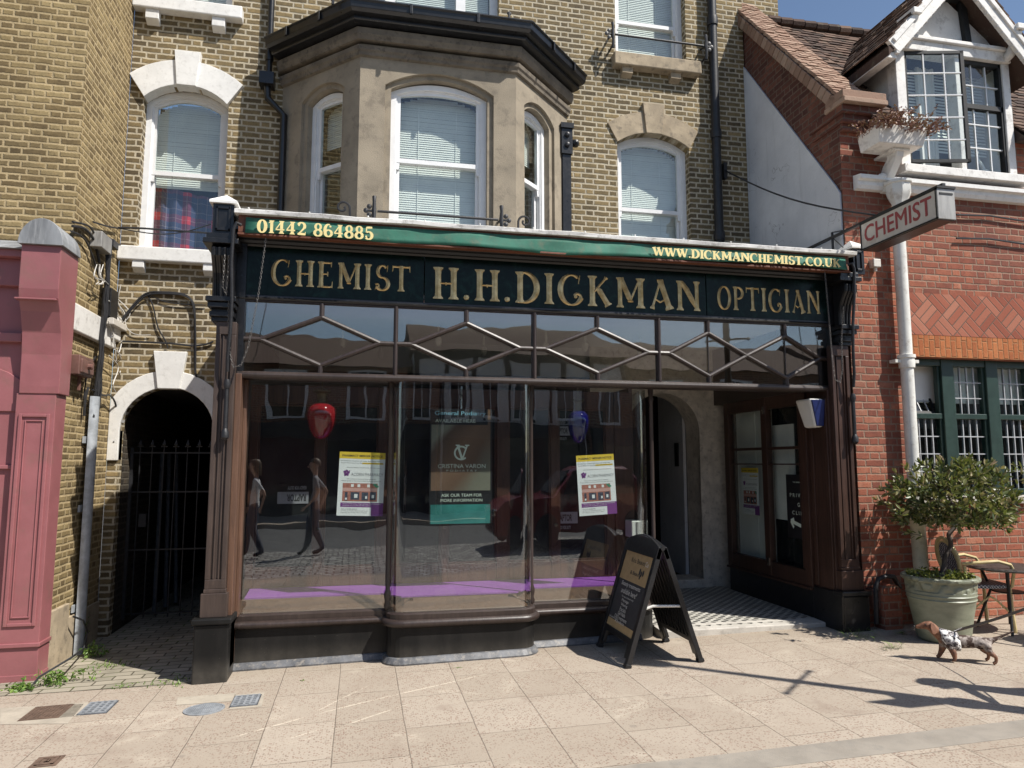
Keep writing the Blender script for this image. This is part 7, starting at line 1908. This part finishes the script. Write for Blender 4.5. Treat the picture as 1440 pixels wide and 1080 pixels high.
# the dog's walker just outside the frame, and two passers-by seen only as reflections
wl=Vector((4.93,-2.66,g(4.93))); hx=(4.72,-2.36)
person('person in navy top and trousers holding the dog leash at the right',tuple(wl),R(-38),'navy','navy',{'r':(.24,.02,.86),'l':(-.20,-.30,1.02),'stride':.15},hl=.12)
person('person walking in a white and grey top with dark trousers on the street side',(-1.95,-8.3,-.14),R(-90),'whitecloth','navy',{'r':(.24,-.12,.88),'l':(-.22,.16,.90),'stride':.55},hl=.14)
person('person walking in dark clothes behind the one in white',(-.85,-8.4,-.12),R(-90),'greycloth','navy',{'r':(.24,.14,.90),'l':(-.22,-.14,.88),'stride':.45})
def leash():
    c=math.cos(dg_ang); s=math.sin(dg_ang); a=Vector((dg_mid.x-.05*c,dg_mid.y-.05*s,g(dg_mid.x)+.222))
    th=R(-38); hl=Vector((-.20,-.33,.99)); b=wl+Vector((hl.x*math.cos(th)-hl.y*math.sin(th),hl.x*math.sin(th)+hl.y*math.cos(th),hl.z))
    t=thing('leash','taupe webbing dog leash stretched from the harness up to the right','leash',tuple(a)); m=MB(); n=14
    P=[a.lerp(b,i/n)+Vector((0,0,-.05*math.sin(math.pi*i/n))) for i in range(n+1)]
    for p,q in zip(P,P[1:]): m.bar(p,q+(q-p)*.02,.022,.004,(-.5,-.6,.6))
    m.build('strap',MT['lead_strap'],t); m=MB(); m.tube([a,a+(b-a)*.05],.005,6); m.build('clip',MT['chrome'],t)
leash()
# ================================================================== street lamp out to the right, its shadow falls across the flags
def lamp():
    bx,by=4.95,-3.2; gz=g(bx); t=thing('street_lamp','black cast iron street lamp post with a ladder bar','street lamp',(bx,by,gz))
    m=MB(); m.lathe((bx,by,gz),[(.16,0),(.16,.12),(.11,.2),(.10,.9),(.12,.95),(.085,1.0),(.075,1.85),(.10,1.9),(.10,1.98),(.05,2.05),(.042,3.2),(.055,3.22),(.04,3.26),(.034,4.4)],20); m.build('post',MT['black'],t,smooth=True)
    m=MB(); m.tube([(bx-.22,by-.2,3.3),(bx+.22,by+.2,3.3)],.014,8)
    for s in(1,-1): m.lathe((bx+s*.22,by+s*.2,3.3),[(0,-.03),(.03,0),(0,.03)],8)
    m.build('ladder_bar',MT['black'],t,smooth=True)
    m=MB(); m.box(bx-.17,bx+.17,by-.19,by-.17,2.42,2.72); m.box(bx-.03,bx+.03,by-.17,by,2.55,2.6); m.build('plate',MT['alu'],t)
    m=MB(); m.lathe((bx,by,gz+4.4),[(.05,0),(.09,.05),(.13,.35),(.15,.37),(.05,.5),(.02,.62),(0,.66)],8); m.build('lantern',MT['black'],t)
lamp()
# ================================================================== the other side of the street (met in the shop's reflections)
def opposite():
    rnd=random.Random(4)
    specs=[(-22,-13.2,5.0,'oppbrick','pale brick house with a dark shopfront across the street, far left'),(-13,-6.2,5.4,'oppwhite','white rendered house with black timbers across the street on the left'),(-6,1.4,4.6,'oppbrick','brick house with white window bands directly across the street'),(1.6,8.8,5.2,'oppwhite','white rendered timbered house across the street on the right'),(9,17,4.8,'oppbrick','brick house with a wide shopfront across the street, far right'),(17.2,27,5.0,'oppwhite','white rendered house across the street, farthest right'),(27.2,40,5.2,'oppbrick','brick terrace end across the street, beyond the white house'),(-34,-22.2,5.2,'oppwhite','white house across the street, farthest left')]
    for x0,x1,h,mat,lab in specs:
        y=-17.2; t=thing('house',lab,'building',((x0+x1)/2,y,0),'houses across the street'); g0=g(x0)-.3
        m=MB(); m.box(x0,x1,y-7,y,g0,h); m.build('wall',MT[mat],t)
        m=MB(); m.prism([(x0-.1,y+.3,h),(x0-.1,y-3.4,h+1.5),(x0-.1,y-7.2,h)],(x1-x0+.2,0,0)); m.build('roof',MT['tile'],t)
        nw=3; 
        for fl in(3.05,):
            for i in range(nw):
                c=x0+(x1-x0)*(i+.5)/nw; m=MB(); m.box(c-.62,c+.62,y,y+.06,fl-.08,fl+1.42); w=m.build('window',MT['frame'],t); m=MB(); m.box(c-.52,c-.03,y+.06,y+.066,fl,fl+1.34); m.box(c+.03,c+.52,y+.06,y+.066,fl,fl+1.34); m.build('pane',MT['carglass'],w)
        if mat=='oppwhite':
            m=MB()
            for i in range(8): x=x0+.1+(x1-x0-.2)*i/7; m.box(x-.08,x+.08,y,y+.03,2.9,h)
            m.box(x0,x1,y,y+.028,h-.25,h-.02); m.build('timber_frame',MT['blackmatt'],t)
        m=MB(); m.box(x0+.15,x1-.15,y,y+.25,2.35,2.85); m.box(x0+.15,x0+.45,y,y+.2,g0,2.35); m.box(x1-.45,x1-.15,y,y+.2,g0,2.35); m.box(x0+.45,x1-.45,y,y+.15,g0,.55); m.build('shop_fascia',MT['blackmatt'],t)
        m=MB(); m.box(x0+.45,x1-.45,y+.05,y+.07,.55,2.35); m.build('shop_window',MT['carglass'],t)
opposite()
def car():
    cx,cy=5.0,-8.0; gz=g(cx)-.10; t=thing('parked_car','dark red estate car parked on the setts across from the shop','car',(cx,cy,gz))
    L=4.3; x0=cx-L/2
    def sec(y,inset): 
        pr=[(0,.35),(.02,.72),(.35,.86),(1.0,.95),(1.55,1.45),(1.9,1.52),(3.3,1.52),(4.0,1.05),(4.25,.95),(4.3,.5),(4.2,.30),(.1,.28)]
        return [(x0+min(max(px,inset*.6),L-inset*.6),y,gz+(z if z<1 else 1+(z-1)*(1-inset*.6))) for px,z in pr]
    ys=[(-.88,.35),(-.84,.12),(-.6,0),(.6,0),(.84,.12),(.88,.35)]; m=MB(); n=12; vs=[]
    for dy,i in ys:
        for (x,y,z) in sec(cy+dy,i):
            k=1-.16*max(0,(z-gz-.95))/.57; vs.append((x,cy+dy*k,z))
    F=[(n*a+b,n*a+(b+1)%n,n*a+n+(b+1)%n,n*a+n+b) for a in range(5) for b in range(n)]+[tuple(range(n)),tuple(range(5*n,6*n))[::-1]]
    m.add(vs,F); m.build('body',MT['carpaint'],t,smooth=True)
    m=MB()
    for s in(-1,1):
        yy=cy+s*.885
        for a,b,c_ in((1.25,1.95,.3),(2.05,2.75,0),(2.85,3.5,-.3)): m.prism([(x0+a,yy*1-.0,gz+.98),(x0+b+.05,yy,gz+.98),(x0+b,yy-s*.10,gz+1.44),(x0+a+max(c_,0),yy-s*.10,gz+1.44)],(0,s*.012,0))
    m.prism([(x0+1.02,cy-.68,gz+1.0),(x0+1.02,cy+.68,gz+1.0),(x0+1.52,cy+.62,gz+1.45),(x0+1.52,cy-.62,gz+1.45)],(-.012,0,.012)); m.build('windows',MT['carglass'],t)
    for dx in(.8,3.45):
        for s in(-1,1):
            m=MB(); m.lathe((x0+dx,cy+s*.80,gz+.32),[(.2,-.1),(.30,-.1),(.32,-.06),(.32,.06),(.30,.1),(.2,.1)],24,ax=(0,1,0)); w=m.build('wheel',MT['tyre'],t,smooth=True); m=MB(); m.lathe((x0+dx,cy+s*.80,gz+.32),[(.0,-.09),(.2,-.085),(.2,.085),(0,.09)],16,ax=(0,1,0)); m.build('rim',MT['alu'],w,smooth=True)
    m=MB()
    for s in(-1,1): m.box(x0-.005,x0+.15,cy+s*.6-.17,cy+s*.6+.17,gz+.62,gz+.75)
    m.build('headlight',MT['chrome'],t,bevel=.02)
car()

# ================================================================== light, sky, camera
s_az=Vector((.745,-.667,0)).normalized(); EL=R(52)
sdir=Vector((s_az.x*math.cos(EL),s_az.y*math.cos(EL),math.sin(EL)))
sun=bpy.data.lights.new('sun','SUN'); sun.energy=4.9; sun.angle=R(.53); sun.color=(1,.955,.885)
so=bpy.data.objects.new('sun',sun); COL.objects.link(so); so.rotation_euler=(-sdir).to_track_quat('-Z','Y').to_euler(); so.location=(8,-10,14)
w=bpy.data.worlds.new('World'); scene.world=w; w.use_nodes=True; nt=w.node_tree; bg=nt.nodes['Background']
sky=nt.nodes.new('ShaderNodeTexSky'); sky.sky_type='NISHITA'; sky.sun_disc=False; sky.sun_elevation=EL; sky.sun_rotation=math.atan2(s_az.x,s_az.y); sky.air_density=1.0; sky.dust_density=.8; sky.ozone_density=1.6
nt.links.new(sky.outputs[0],bg.inputs[0]); bg.inputs[1].default_value=.095
cam=bpy.data.cameras.new('camera'); cam.sensor_width=36; cam.sensor_fit='HORIZONTAL'; cam.lens=36*F/1440; cam.clip_end=2000; cam.clip_start=.05
co=bpy.data.objects.new('camera',cam); COL.objects.link(co)
co.matrix_world=Matrix(((RT.x,UP.x,-FW.x,CAM.x),(RT.y,UP.y,-FW.y,CAM.y),(RT.z,UP.z,-FW.z,CAM.z),(0,0,0,1)))
scene.camera=co
scene.view_settings.view_transform='Standard'; scene.view_settings.look='None'; scene.view_settings.exposure=.46; scene.view_settings.gamma=1
scene.render.engine='CYCLES'
try:
    scene.cycles.max_bounces=8; scene.cycles.transparent_max_bounces=24; scene.cycles.use_denoising=True; scene.cycles.caustics_reflective=False; scene.cycles.caustics_refractive=False
except Exception: pass
